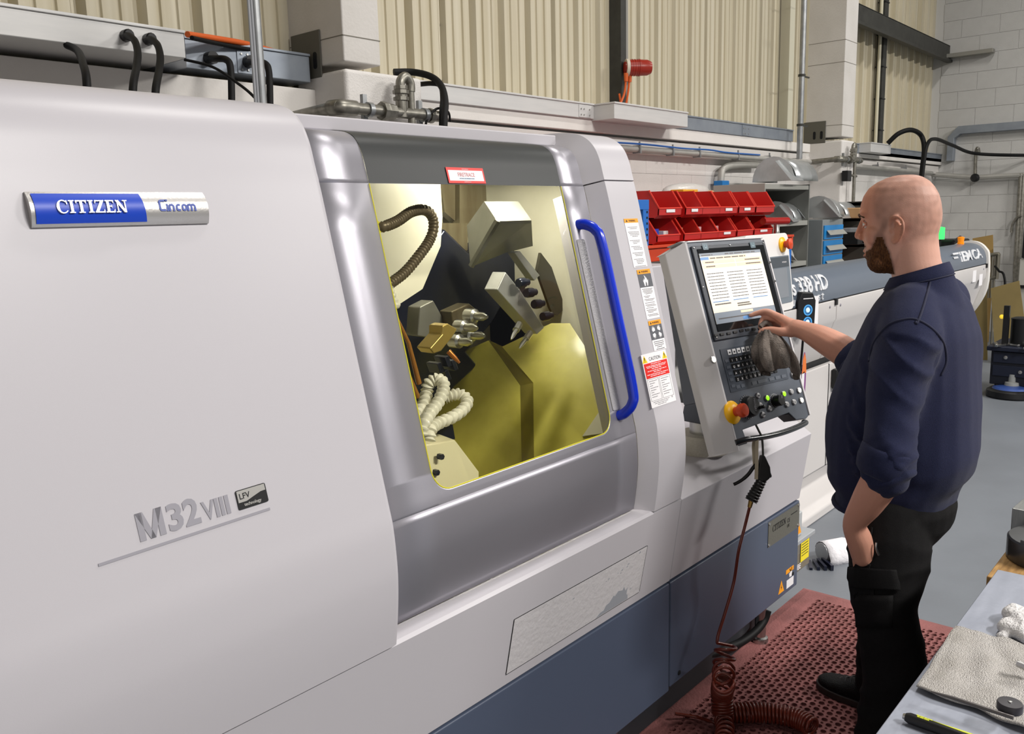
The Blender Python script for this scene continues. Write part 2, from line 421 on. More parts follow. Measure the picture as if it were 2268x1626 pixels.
def manifold(name, label, fr, S=1.0, big=True):
    """cast pipe work: fr sits at the middle of the horizontal run, its normal faces the aisle"""
    t = thing(name, fr.o, label, 'pipework')
    P = lambda a, b, c=0: fr.p(a * S, b * S, c * S)
    MB().tube([P(-0.24, 0), P(0.30, 0)], 0.026 * S, 14).build('header_pipe', CASTG, t, smooth=40)
    el = [P(-0.24, 0), P(-0.285, 0.0), P(-0.305, -0.0, -0.02), P(-0.31, 0, -0.05), P(-0.325, -0.03, -0.62)]
    MB().tube(smoothpts(el, 6), 0.026 * S, 14).build('return_pipe', CASTG, t, smooth=40)
    MB().tube(smoothpts([P(-0.22, 0), P(-0.27, 0), P(-0.302, 0, -0.012), P(-0.31, 0, -0.06)], 6), 0.034 * S, 14).build('elbow', CASTG, t, smooth=40)
    f = MB()
    right = Fr(P(0, 0), fr.n, fr.u)  # axis along run
    rr = lambda a: Fr(P(a, 0), fr.u, fr.n)
    for a, r, w in ((-0.055, 0.042, 0.03), (-0.02, 0.036, 0.05), (0.24, 0.034, 0.03)): f.lathe(Fr(P(a, 0), fr.u, fr.n), [(r * S, -w * S / 2), (r * S * 1.06, 0), (r * S, w * S / 2)], 8).mark()
    f.builds('union_nut', CASTG, t, smooth=30)
    MB().tube([P(0.055, -0.02), P(0.055, 0.115)], 0.027 * S, 12).build('tee_riser', CASTG, t, smooth=40)
    g = MB()
    for b, r in ((0.055, 0.036), (0.085, 0.038), (0.105, 0.032)): g.lathe(Fr(P(0.055, b), fr.r, -fr.n), [(r * S, 0), (r * S, 0.016 * S)], 8).mark()
    g.builds('riser_nut', CASTG, t, smooth=30)
    MB().tube(smoothpts([P(0.055, 0.11), P(0.056, 0.14), P(0.085, 0.165), P(0.115, 0.14), P(0.116, 0.10)], 6), 0.022 * S, 12).build('swan_neck', CASTG, t, smooth=40)
    MB().tube([P(0.116, 0.12), P(0.116, -1.2 if not big else -0.22)], 0.018 * S, 12).build('drop_pipe', CASTG, t, smooth=40)
    h = MB()
    for a in (-0.14, 0.2): 
        h.lathe(Fr(P(a, 0), fr.u, fr.n), [(0.033 * S, -0.012 * S), (0.033 * S, 0.012 * S)], 14)
        h.box(fr, (a - 0.012) * S, (a + 0.012) * S, -0.065 * S, 0.07 * S, -0.045 * S, -0.025 * S).mark()
    h.builds('saddle_clip', GALV, t, smooth=30)
    return t
manifold('air_manifold', 'grey cast air pipework with swan neck behind the lathe roof', front((2.76, 3.10, 2.168)))
manifold('air_manifold', 'small air pipework with long drop pipe on the far column', front((8.62, 3.12, 2.135)), 0.9, False)
t = MB().tube(smoothpts([(2.94, 3.1, 2.05), (2.96, 3.08, 2.15), (3.02, 3.07, 2.2), (3.1, 3.08, 2.19), (3.13, 3.1, 2.15)]), 0.006, 6).build('thin_cable', RUBBER, None, smooth=40)
tag(t, 'thin black loop of cable by the cast pipework', 'cable')
# vertical pipes
def pole(x, y, z0, z1, r, label, mat=CASTG, clips=()):
    t = thing('vertical_pipe', (x, y, z0), label, 'pipe')
    MB().tube([(x, y, z0), (x, y, z1)], r, 12).build('pipe', mat, t, smooth=40)
    if clips:
        c = MB()
        for z in clips: c.lathe(Fr((x, y, z), (1, 0, 0), (0, 1, 0)), [(r * 1.25, 0), (r * 1.25, 0.02)], 12); c.box(W, x, x + 0.16, y - 0.006, y + 0.006, z, z + 0.012)
        c.stuff('pipe_clip', DKST, t, smooth=30)
    return t
p0 = at(578, 210, Y=2.75); 
t = pole(p0.x, 2.75, 1.9, 6.4, 0.019, 'steel pipe with strapped cables rising behind the left lathe cover', GALV)
for dx, r in ((-0.026, 0.005), (-0.037, 0.005)):
    MB().tube(smoothpts([(p0.x + dx - 0.01, 2.73, 1.9), (p0.x + dx - 0.012, 2.73, 2.08), (p0.x + dx, 2.73, 2.25), (p0.x + dx, 2.73, 6.4)]), r, 8).build('strapped_cable', M('grey_cable', (150, 152, 156), 0.5), t, smooth=40)
MB().lathe(Fr((p0.x, 2.75, 1.965), (1, 0, 0), (0, 1, 0)), [(0.03, 0), (0.03, 0.012)], 12).build('cable_tie', BLACK, t)
p1 = at(1775, 200, Y=3.30)
pole(p1.x, 3.30, 2.13, 6.4, 0.026, 'tall thin steel pipe in front of the far column', GALV, (2.42, 2.85, 3.55))
t = MB().box(W, 8.0, 8.11, 3.5, 3.59, 2.3, 6.4).build('corner_flashing', M('cream_flashing', (196, 192, 172), 0.5)); tag(t, 'cream flashing strip left of the far column', 'flashing')

# red sounder beacon with orange cables
b = at(1408, 150, Y=3.42)
t = thing('alarm_sounder', b, 'red ribbed alarm sounder on the cladding by dark post', 'alarm')
ax = Fr(b, (0, 0, 1), (1, 0.25, 0.05)); ax = Fr(b, V((0, 0, 1)), V((-0.65, -0.75, 0)))   # axis out of the wall
REDP = M('sounder_red', (150, 38, 22), 0.35)
MB().lathe(ax, [(0.0400, -0.0800), (0.0416, -0.0560), (0.0544, -0.0480), (0.0544, 0.0160), (0.0576, 0.0176), (0.0576, 0.0280), (0.0544, 0.0296), (0.0528, 0.0800), (0.0400, 0.1080), (0.0096, 0.1120)], 24).build('horn_body', REDP, t, smooth=35)
MB().lathe(ax, [(0.0576, -0.0720), (0.0600, -0.0520)], 20).build('back_plate', M('sounder_base', (206, 196, 180), 0.5), t, smooth=35)
rb = MB()
for c in (-0.03, -0.012, 0.006): rb.lathe(ax, [(0.0565, c), (0.0565, c + 0.006)], 24).mark()
rb.builds('rib', REDP, t, smooth=35)
ORC = M('orange_cable', (206, 92, 34), 0.45)
for s, (dx, zz) in enumerate(((-0.045, 2.38), (0.0, 2.50))):
    q = b + V((dx - 0.03, 0.03, -0.06))
    g = MB().tube([q + V((0, 0, 0.02)), q + V((0, 0, -0.035))], [0.016, 0.013], 10).build('cable_gland', ORC, t, smooth=40)
    MB().tube(smoothpts([q, q + V((-0.01, 0.01, -0.12)), q + V((-0.035 - 0.05 * (1 - s), 0.03, -0.25)), V((q.x - 0.07, q.y + 0.04, zz if s else 2.36))]), 0.0075, 8).build('cable', ORC, t, smooth=40)

# black cables dropping out of the trays behind the lathe
def cable(pts, r, label, mat=RUBBER, k=8):
    t = MB().tube(smoothpts(pts, k), r, 10).build('black_cable', mat, None, smooth=40); return tag(t, label, 'cable')
def A(x, y, Y): return at(x, y, Y=Y)
cable([A(148, 100, 3.19), A(172, 113, 3.1), A(185, 145, 2.9), A(192, 180, 2.8), A(194, 260, 2.75)], 0.0125, 'leftmost black cable hanging under the silver tray')
for x, lb in ((283, 'black cable leaving the silver tray face, left one of the pair'), (333, 'black cable leaving the silver tray face, right one of the pair')):
    t = thing('black_cable', A(x, 80, 3.17), lb, 'cable')
    d = 8 if x > 300 else 0
    MB().tube(smoothpts([A(x - 8, 80 + d, 3.18), A(x + 3, 80 + d, 3.12), A(x + 16, 92 + d, 3.05), A(x + 22, 118 + d, 2.98), A(x + 19, 150 + d, 2.9), A(x + 12, 190 + d, 2.8), A(x + 10, 260, 2.75)], 8), 0.0125, 10).build('cable', RUBBER, t, smooth=40)
    MB().lathe(front(A(x - 6, 80 + d, 3.18)), [(0.021, -0.01), (0.021, 0.03), (0.017, 0.035)], 12).build('gland', BLACK, t, smooth=30)
for x, y, lb in ((460, 130, 'black conduit elbow out of the zinc tray, nearer one'), (545, 138, 'black conduit elbow behind the steel pipe')):
    t = thing('black_cable', A(x, y, 3.38), lb, 'cable')
    MB().tube(smoothpts([A(x, y, 3.42), A(x + 20, y, 3.3), A(x + 40, y + 2, 3.24), A(x + 50, y + 18, 3.2), A(x + 53, y + 80, 3.15), A(x + 53, y + 200, 3.1)], 8), 0.014, 10).build('cable', RUBBER, t, smooth=40)
    MB().lathe(front(A(x + 2, y, 3.42)), [(0.026, -0.01), (0.026, 0.04)], 12).build('gland', BLACK, t, smooth=30)
cable([A(408, 132, 3.17), A(470, 148, 3.1), A(520, 180, 3.0), A(560, 212, 2.9), A(600, 260, 2.8)], 0.0055, 'thin black wire sagging below the zinc tray')
t = cable([A(415, 76, 3.25), A(470, 84, 3.35), A(540, 96, 3.42), A(600, 112, 3.45), A(626, 120, 3.5)], 0.012, 'orange cable lying on top of the zinc tray', ORC); t.name = 'orange_cable'
cable([A(425, 84, 3.24), A(480, 96, 3.36), A(550, 110, 3.42), A(610, 122, 3.46)], 0.009, 'black cable lying beside the orange one on tray')
cable([A(872, 160, 3.35), A(915, 160, 3.3), A(955, 170, 3.2), A(978, 192, 3.12), A(986, 225, 3.05), A(984, 262, 3.0), A(982, 330, 2.95)], 0.017, 'outer black hose arching down right of the cast pipework')
cable([A(928, 187, 3.3), A(955, 185, 3.2), A(975, 190, 3.14), A(980, 215, 3.08), A(978, 250, 3.03), A(977, 330, 3.0)], 0.012, 'inner black hose arching down right of the cast pipework')
cable([A(1966, 318, 3.3), A(1990, 296, 3.2), A(2018, 288, 3.1), A(2040, 300, 3.05), A(2047, 330, 3.0), A(2042, 380, 3.0), A(2038, 440, 3.0)], 0.026, 'thick black hose arching from the white boxed tray')
cable([A(2038, 440, 2.9), A(2045, 370, 2.9), A(2054, 320, 2.9), A(2072, 308, 2.92), A(2110, 322, 2.95), A(2160, 340, 2.9), A(2268, 344, 2.4), A(2330, 342, 2.2)], 0.02, 'black hose sweeping right across the end wall')
# end wall services
t = thing('vertical_pipe', (12.75, 3.0, 2.1), 'short pipe with hook end on the end wall', 'pipe')
MB().tube(smoothpts([at(2168, 338, X=12.74), at(2165, 328, X=12.72), at(2161, 345, X=12.74), at(2160, 395, X=12.74)]), 0.022, 8).build('pipe', CASTG, t, smooth=40)
t = MB().tube([at(2050, 385, X=12.70), at(2160, 393, X=12.72), at(2330, 385, X=12.74)], 0.032, 8).build('wall_rail', RAILM, None, smooth=40); tag(t, 'grey pipe running along the end wall above the head', 'pipe')
t = MB().lathe(side(at(2160, 394, X=12.70)), [(0.05, -0.04), (0.055, 0.02), (0.03, 0.05)], 12).build('pipe_joint', BLACK, None, smooth=40); tag(t, 'black joint on the end wall pipe', 'fitting')
for (xa, lb) in ((2262, 'leftmost vertical pipe at the right edge of the end wall'), (2268, 'rightmost vertical pipe at the right edge of the end wall')):
    t = MB().tube([at(xa, 385, X=12.73), at(xa - 13, 600, X=12.73), at(xa - 14, 800, X=12.73)], 0.03, 8).build('wall_pipe', CASTG, None, smooth=40); tag(t, lb, 'pipe')
t = MB().tube(smoothpts([at(2262, 478, X=12.70), at(2250, 485, X=12.7), at(2242, 500, X=12.7), at(2240, 515, X=12.7)]), 0.016, 8).build('bent_pipe', CASTG, None, smooth=40); tag(t, 'bent grey spout on the end wall pipe', 'pipe')
# ================================================================== THE LATHE
PROF = [(1.300, 0.561), (1.280, 0.70), (1.262, 0.82), (1.2505, 0.90), (1.2450, 0.96), (1.2445, 1.01), (1.2505, 1.08), (1.262, 1.13), (1.274, 1.178)]
PL = lambda z: 1.274 + 0.2515 * (z - 1.178)
PROF += [(PL(z), z) for z in (1.26, 1.36, 1.46, 1.56, 1.66, 1.74)] + [(1.4300, 1.79), (1.4420, 1.832), (1.461, 1.868), (1.491, 1.894), (1.535, 1.909), (1.62, 1.915), (1.9, 1.918), (2.55, 1.925)]
PS = [V((0, p[0], p[1])) for p in smoothpts([(a, b, 0) for a, b in PROF], 4)]
PN = []
for i in range(len(PS)):
    d = (PS[min(i + 1, len(PS) - 1)] - PS[max(i - 1, 0)]).normalized(); PN.append(V((0, d.z, -d.y)))       # inward normal
def prof(z0, z1, off=0.0, ymax=9):
    """dense profile points between two heights, moved inward by off"""
    out = []
    for q, n in zip(PS, PN):
        if z0 - 1e-6 <= q.z <= z1 + 1e-6 and q.y <= ymax: out.append(q + n * off)
    return out
def pz(z, off=0.0):
    for i in range(len(PS) - 1):
        if PS[i].z <= z <= PS[i + 1].z:
            t = (z - PS[i].z) / max(1e-9, PS[i + 1].z - PS[i].z); return PS[i].lerp(PS[i + 1], t) + PN[i] * off
    return PS[-1].copy()
def psec(z0, z1, off=0.0, ymax=9):
    a = [pz(z0, off)] + [q for q in prof(z0 + 1e-4, z1 - 1e-4, off, ymax)] 
    if ymax > 8: a.append(pz(z1, off))
    return a
def onX(pts, x): return [V((x, p.y, p.z)) for p in pts]
def sweep(mb, section, z0, z1, ymax=9):
    """section: (x, inward offset) polygon carried along the profile"""
    cols = [psec(z0, z1, o, ymax) for x, o in section]
    n = min(len(c) for c in cols)
    rows = [[V((section[j][0], cols[j][i].y, cols[j][i].z)) for j in range(len(section))] for i in range(n)]
    mb.grid(rows, closed=True); mb.face(*rows[0][::-1]); mb.face(*rows[-1]); return mb
PT = Fr((0, PL(1.178), 1.178), (1, 0, 0), (0, 0.2515, 1))     # the tilted flat part of the front, normal to the aisle
def pp(px, py, off=0.0):
    q = hit(px, py, PT.p(0, 0, off), PT.n); d = q - PT.o; return d.dot(PT.r), d.dot(PT.u)

L = thing('cnc_lathe', (1.4, 1.9, 0), 'large white sliding head lathe with a grey window door', 'lathe')
# left cover: one smooth bulged skin, proud of the apron
XL, XR = -0.42, 1.065
mb = MB(); pr = psec(0.836, 1.9249, -0.006)
sec = [(XL, 0), (XR - 0.014, 0), (XR - 0.006, 0.0015), (XR - 0.0015, 0.006), (XR, 0.014), (XR, 0.05)]
rows = []
nrm = {}
for x, o in sec: rows.append(onX(psec(0.836, 1.9249, -0.006 + o), x))
mb.grid(rows)
bot = [r[0] for r in rows]; mb.face(*[V((x, 1.33, 0.836)) for x, o in (sec[0], sec[-1])][::-1], *bot)
mb.build('left_cover', WHITE, L, smooth=50)
MB().box(W, XL, XL + 0.01, 1.45, 2.55, 0.57, 1.90).build('end_panel', WHITE, L)
MB().box(W, XL, 2.2, 2.5, 2.55, 0.57, 1.90).build('rear_panel', WHITE, L)
# roof strip over the door
MB().box(W, XR - 0.02, 2.02, 1.575, 2.5, 1.876, 1.907).build('roof_panel', WHITE, L, bevel=0.004)
# apron below the door and cover
mb = MB(); lo = psec(0.561, 0.829)
back = [V((0, 1.40, 0.861)), V((0, 1.40, 0.561))]
def solidx(mb, sec, x0, x1):
    a = onX(sec, x0); b = onX(sec, x1); n = len(a)
    k = len(mb.v); mb.v += a + b
    mb.f += [(k + i, k + (i + 1) % n, k + n + (i + 1) % n, k + n + i) for i in range(n)]
    mb.f += [tuple(range(k, k + n))[::-1], tuple(range(k + n, k + 2 * n))]; return mb
sill = lo + [V((0, 1.2665, 0.8365)), V((0, 1.288, 0.843)), V((0, 1.31, 0.845)), V((0, 1.31, 0.561))]
solidx(MB(), sill, XL, 2.0447).build('apron', WHITE, L, smooth=30)
# inset blistered access panel
IP = [at(1116, 1500, Y=1.2955), at(1127, 1369, Y=1.275), at(1420, 1210, Y=1.275), at(1409, 1318, Y=1.2955)]
fi = Fr((1.43, pz(0.592).y, 0.592), (1, 0, 0), pz(0.735) - pz(0.592))
w_, h_ = IP[3].x - 1.43 + 0.012, 0.143
BLIST = M('blistered_white_paint', (196, 193, 195), 0.45, bump=(70, 0.22), spec=0.4)
fr_ = fi.at(0, 0, 0.0012)
MB().prism(fr_, [(0, 0), (w_, 0), (w_ + 0.012, h_), (0.012, h_)], -0.004, 0.0012).build('access_panel', BLIST, L)
ga = MB(); g = 0.0028
ga.prism(fr_, [(0, -g), (w_, -g), (w_, 0), (0, 0)], -0.004, 0.0003); ga.prism(fr_, [(w_, 0), (w_ + g * 1.3, 0), (w_ + 0.012 + g * 1.3, h_), (w_ + 0.012, h_)], -0.004, 0.0003)
ga.prism(fr_, [(0.012, h_), (w_ + 0.012, h_), (w_ + 0.012, h_ + g / 3), (0.012, h_ + g / 3)], -0.004, 0.0003); ga.prism(fr_, [(-g / 3, 0), (0, 0), (0.012, h_), (0.012 - g / 3, h_)], -0.004, 0.0003)
ga.stuff('panel_gap', DARKGAP, L)
wear = [(0.37, 0.002), (0.525, 0.002), (0.522, 0.016), (0.515, 0.02), (0.518, 0.042), (0.508, 0.034), (0.498, 0.050), (0.492, 0.041), (0.47, 0.047), (0.455, 0.037), (0.447, 0.041), (0.432, 0.027), (0.415, 0.024), (0.405, 0.012), (0.388, 0.011)]
mbw = MB().prism(fr_, wear, 0.0012, 0.0016)
for (a, b, s) in ((0.56, 0.135, .004), (0.505, 0.118, .003), (0.50, 0.112, .003), (0.475, 0.11, .0035), (0.47, 0.103, .0025), (0.455, 0.108, .002), (0.41, 0.106, .003), (0.40, 0.103, .002), (0.25, 0.108, .003), (0.535, 0.03, .003)):
    mbw.prism(fr_, [(a - s, b - s * 0.6), (a + s * 1.5, b - s * 0.2), (a + s, b + s), (a - s * 0.5, b + s * 0.5)], 0.0012, 0.0016)
mbw.stuff('worn_patch', M('bare_grey_patch', (150, 153, 160), 0.5), L)

# right hand pillar : hooded upper piece and lower piece
ps = [(2.2, 0.0), (2.0447, 0.0), (2.013, 0.037), (2.006, 0.045), (2.004, 0.16), (2.2, 0.16)]
ps = [(2.2, 0.006), (2.194, 0.0), (2.0447, 0.0), (2.013, 0.037), (2.006, 0.045), (2.004, 0.16), (2.2, 0.16)]
sweep(MB(), ps, 0.8355, 1.772).build('pillar', WHITE, L, smooth=22)
mb = MB(); hp = [(2.2, 0.006), (2.194, 0.0), (2.0447, 0.0), (2.0, 0.05), (1.998, 0.10), (2.2, 0.10)]
hood = sweep(MB(), [(x, o - 0.001) for x, o in hp], 1.7755, 1.9249)
hood.build('pillar_hood', WHITE, L, smooth=22)
solidx(MB(), lo + [V((0, 1.30, 0.836)), V((0, 1.36, 0.836)), V((0, 1.36, 0.561))], 2.0447, 2.1995).build('pillar_foot', WHITE, L, smooth=30)
# right hand apron with its faceted ledge
ra = lo + [V((0, 1.335, 0.880)), V((0, 1.86, 0.880)), V((0, 1.86, 0.561))]
solidx(MB(), ra, 2.2025, 3.185).build('right_apron', WHITE, L, smooth=20, bevel=0.003)
MB().box(W, 2.2, 3.17, 1.85, 2.15, 0.878, 1.47).build('guide_bush_housing', WHITE, L, bevel=0.006)
MB().box(W, 2.2, 3.18, 1.86, 2.5, 0.561, 0.9).build('rear_body', WHITE, L)
# lower slate panels
for x0, x1, z0, nm in ((XL, 2.2015, 0.188, 'left'), (2.2055, 3.188, 0.198, 'right')):
    p = MB().box(W, x0, x1, 1.30, 1.33, z0, 0.552).build('base_panel', BLUEG, L, bevel=0.005)
MB().box(W, XL, 3.18, 1.312, 2.5, 0.546, 0.57).build('shadow_gap', DARKGAP, L)
MB().box(W, XL + 0.1, 3.05, 1.40, 2.45, 0.01, 0.5).build('bed_shade_block', M('bed_shade_dark', (38, 40, 45), 0.6), L)  # bed block extended to the floor; dark colour stands in for shade underneath
ft = MB()
for x in (0.2, 1.97, 3.0): 
    ft.lathe(Fr((x, 1.365, 0.0), (1, 0, 0), (0, 1, 0)), [(0.032, 0), (0.032, 0.022), (0.03, 0.03), (0.022, 0.035), (0.022, 0.17), (0.034, 0.17), (0.034, 0.2)], 14).mark()
ft.builds('levelling_foot', STEEL, L, smooth=35)
bt = MB()
for x, z in ((2.262, 0.226), (3.14, 0.262)): bt.lathe(front((x, 1.30, z)), [(0.008, 0), (0.007, 0.003), (0.002, 0.004)], 8)
bt.stuff('panel_screw', DARKGAP, L)

# ---- sliding door
DO = 0.040
dx0, dx1, hx0, hx1 = 1.072, 1.992, 1.222, 1.889
zb, zt = 1.122, 1.7685
door = mb = MB()
def dskin(mb, x0, x1, z0, z1, ymax=9, off=DO):
    q = psec(z0, z1, off, ymax); mb.grid([onX(q, x1), onX(q, x0)]); return mb
dskin(mb, dx0, hx0, zt, 1.93, 1.7); dskin(mb, hx1, dx1, zt, 1.93, 1.7)
# flat zone with a round cornered opening
F2 = Fr(pz(1.30, DO) - V((0, 0.2515, 1)).normalized() * 0.0, (1, 0, 0), (0, 0.2515, 1))
def bz(z): return (pz(z, DO) - F2.o).dot(F2.u)
R = 0.05
arcL = [(hx0 + R - R * math.cos(t), bz(zb) + R - R * math.sin(t)) for t in [math.radians(90 * k / 8) for k in range(9)]]
arcR = [(hx1 - R + R * math.cos(t), bz(zb) + R - R * math.sin(t)) for t in [math.radians(90 - 90 * k / 8) for k in range(9)]]
xm = (hx0 + hx1) / 2
b0 = bz(1.178); b1 = bz(zt)
zc = [1.08, 1.10, 1.13, 1.155, 1.178]
# below the straight part : strips split either side of the opening
def P3(a, b): return F2.p(a, b)
left = [(dx0, b0), (dx0, b1), (hx0, b1)] + [p for p in arcL]  + [(xm, bz(zb))] + arcR + [(hx1, b1), (dx1, b1), (dx1, b0)]
low = [V((x, q.y, q.z)) for x in (dx0,) for q in psec(1.08, 1.178, DO)]
# rail between z 1.08 and the opening, built as a fan of quads following the curve
cols = [dx0, hx0 - 0.0] 
def surf(x, b):          # point of the door skin at distance b along the tilted direction (curved below)
    z = F2.p(0, b).z
    if z >= 1.178: return V((x, F2.p(0, b).y, z))
    q = pz(max(z, 1.0), DO); return V((x, q.y, q.z))
top_edge = [(dx0, None)] + arcL + arcR + [(dx1, None)]
bl = F2.u.z and bz(1.08)
line = arcL[::-1] if arcL[0][0] > arcL[-1][0] else arcL
ptsL = sorted(arcL, key=lambda p: p[0]); ptsR = sorted(arcR, key=lambda p: p[0])
edge = ptsL + ptsR
for i in range(len(edge) - 1):
    (xa, ba), (xb, bb) = edge[i], edge[i + 1]
    mb.grid([[surf(xa, bl + (ba - bl) * k / 8), surf(xb, bl + (bb - bl) * k / 8)] for k in range(9)])
for xa, xb in ((dx0, hx0), (hx1, dx1)):
    bA = bz(zb) + R
    rows = [[surf(xa, bl + (bA - bl) * k / 8), surf(xb, bl + (bA - bl) * k / 8)] for k in range(9)]
    mb.grid(rows); mb.grid([[surf(xa, bA + (b1 - bA) * k / 6), surf(xb, bA + (b1 - bA) * k / 6)] for k in range(7)])
q_ = psec(0.846, 1.08, DO)
mb.grid([[V((x, p.y, p.z)) for x in [dx0] + [e[0] for e in edge] + [dx1]] for p in q_])
D = door.build('sliding_door', GREYP, L, smooth=30, merge=True)
d = D.modifiers.new('thick', 'SOLIDIFY'); d.thickness = 0.005; d.offset = 0
# dark smoked band over the pane
dskin(MB(), hx0, hx1, zt, 1.93, 1.7, DO - 0.0035).build('header_band', DARKB, D, smooth=40)
# the pane and its yellow edge seal
GLASS = bpy.data.materials.new('yellow_tinted_pane'); GLASS.use_nodes = True
nt = GLASS.node_tree; nt.nodes.clear()
out = nt.nodes.new('ShaderNodeOutputMaterial'); mx = nt.nodes.new('ShaderNodeMixShader'); tr = nt.nodes.new('ShaderNodeBsdfTransparent'); gl = nt.nodes.new('ShaderNodeBsdfGlossy'); fn = nt.nodes.new('ShaderNodeFresnel')
tr.inputs[0].default_value = (0.96, 0.95, 0.84, 1); gl.inputs['Roughness'].default_value = 0.03; fn.inputs[0].default_value = 1.5
nt.links.new(fn.outputs[0], mx.inputs[0]); nt.links.new(tr.outputs[0], mx.inputs[1]); nt.links.new(gl.outputs[0], mx.inputs[2]); nt.links.new(mx.outputs[0], out.inputs[0])
pane = [(hx0, b1)] + [p for p in sorted(arcL, key=lambda p: p[0])] + sorted(arcR, key=lambda p: p[0]) + [(hx1, b1)]
pg = MB(); pg.face(*[surf(a, b) + PN[0] * 0 + V((0, 0.004, 0)) for a, b in pane]); pg.build('window_pane', GLASS, D)
MB().tube([surf(a, b) + V((0, -0.002, 0)) for a, b in pane], 0.0016, 6).build('pane_seal', M('yellow_seal', (206, 198, 40), 0.4), D, smooth=40)
MB().face(*[V((x, p.y, p.z)) for x, p in ((hx0, pz(zt, DO - .003)), (hx1, pz(zt, DO - .003)), (hx1, pz(zt + 0.006, DO - .003)), (hx0, pz(zt + 0.006, DO - .003)))]).build('pane_top_seal', M('dull_seal', (120, 112, 50), 0.6), D)
# blue bow handle with its grey back plate
hb = [pp(*q, off=-DO) for q in ((1280, 495), (1375, 922))]
FD = Fr(PT.p(0, 0, -DO), PT.r, PT.u)
(ax0, ay0), (ax1, ay1) = hb
hxm = (ax0 + ax1) / 2 - 0.006
ht, hbm = ay0, ay1
hp_ = [(0.0, ht - 0.004, 0.0), (0.004, ht - 0.008, 0.02), (0.01, ht - 0.03, 0.046), (0.012, ht - 0.075, 0.056), (0.012, (ht + hbm) / 2, 0.057), (0.012, hbm + 0.075, 0.056), (0.01, hbm + 0.03, 0.046), (0.004, hbm + 0.008, 0.02), (0.0, hbm + 0.004, 0.0)]
mb = MB(); path = smoothpts([FD.p(hxm + a, b, c) for a, b, c in hp_], 6)
mb.tube(path, 0.0145, 12)
hd = mb.build('door_handle', BLUEH, D, smooth=60)
MB().prism(FD, rrect(hxm - 0.026, hxm + 0.01, hbm + 0.02, ht - 0.045, 0.006, 3), 0, 0.006).build('handle_plate', M('clear_guard', (168, 166, 168), 0.3, bump=(200, 0.2)), D, bevel=0.002)
# red edged sticker on the dark band
sp = [(985, 362), (1067, 366), (1073, 397), (991, 395)]
z_ = lambda q: q
def rowpt(px, py):
    """photo point to (x, z) on the door's upper band"""
    lo_, hi_ = 1.70, 1.88
    for _ in range(40):
        m_ = (lo_ + hi_) / 2; q = pz(m_, DO); w = at(px, py, Y=q.y)
        if w.z > m_: lo_ = m_
        else: hi_ = m_
    return w
c0 = rowpt(991, 396); c1 = rowpt(1073, 398); c2 = rowpt(985, 362)
fs = Fr(pz(c0.z, DO - 0.005) + V((c0.x, 0, 0)), (1, 0, 0), pz(c2.z, DO) - pz(c0.z, DO))
sw, sh = c1.x - c0.x, (pz(c2.z, DO) - pz(c0.z, DO)).length
s0 = MB().box(fs, 0, sw, 0, sh, 0, 0.0006).build('fire_system_sticker', RED, D)
MB().box(fs, 0.005, sw - 0.005, 0.006, sh - 0.007, 0.0006, 0.0009).build('white_field', PAPER, s0)
MB().text(fs.at(sw * 0.5, sh * 0.42), 'FIRETRACE', sh * 0.36, 0.0009, 0.0013, 0.86, 'CENTER').build('lettering', M('dusty_red_print', (196, 110, 112), 0.5), s0)
m_ = MB().text(fs.at(sw * 0.5, sh * 0.26), 'AUTOMATIC FIRE SUPPRESSION SYSTEMS', sh * 0.1, 0.0009, 0.0013, 0.72, 'CENTER'); m_.build('small_print', M('pale_blue_print', (120, 150, 180), 0.5), s0)
MB().text(fs.at(sw * 0.5, sh * 0.06), 'www.firetrace.co.uk', sh * 0.09, 0.0006, 0.001, 0.8, 'CENTER').text(fs.at(sw * 0.5, sh * 0.86), 'PROTECTED BY', sh * 0.09, 0.0006, 0.001, 0.9, 'CENTER').build('white_print', PAPER, s0)
# ---- maker's plate, model lettering
def glyph_strokes(mb, fr, strokes, w, c0, c1):
    """each stroke is a polyline of constant width w (mitred)"""
    for pts in strokes:
        pts = [V((a, b, 0)) for a, b in pts]; n = len(pts); Lp = []; Rp = []
        for i, p in enumerate(pts):
            d = (pts[min(i + 1, n - 1)] - pts[max(i - 1, 0)]).normalized(); nn = V((-d.y, d.x, 0))
            k = 1.0
            if 0 < i < n - 1:
                d1 = (pts[i] - pts[i - 1]).normalized(); c = d1.dot(d); k = min(1.0 / max(c, 0.5), 1.6)
            Lp.append(p + nn * w / 2 * k); Rp.append(p - nn * w / 2 * k)
        for i in range(n - 1):
            mb.prism(fr, [(Lp[i].x, Lp[i].y), (Rp[i].x, Rp[i].y), (Rp[i + 1].x, Rp[i + 1].y), (Lp[i + 1].x, Lp[i + 1].y)], c0, c1)
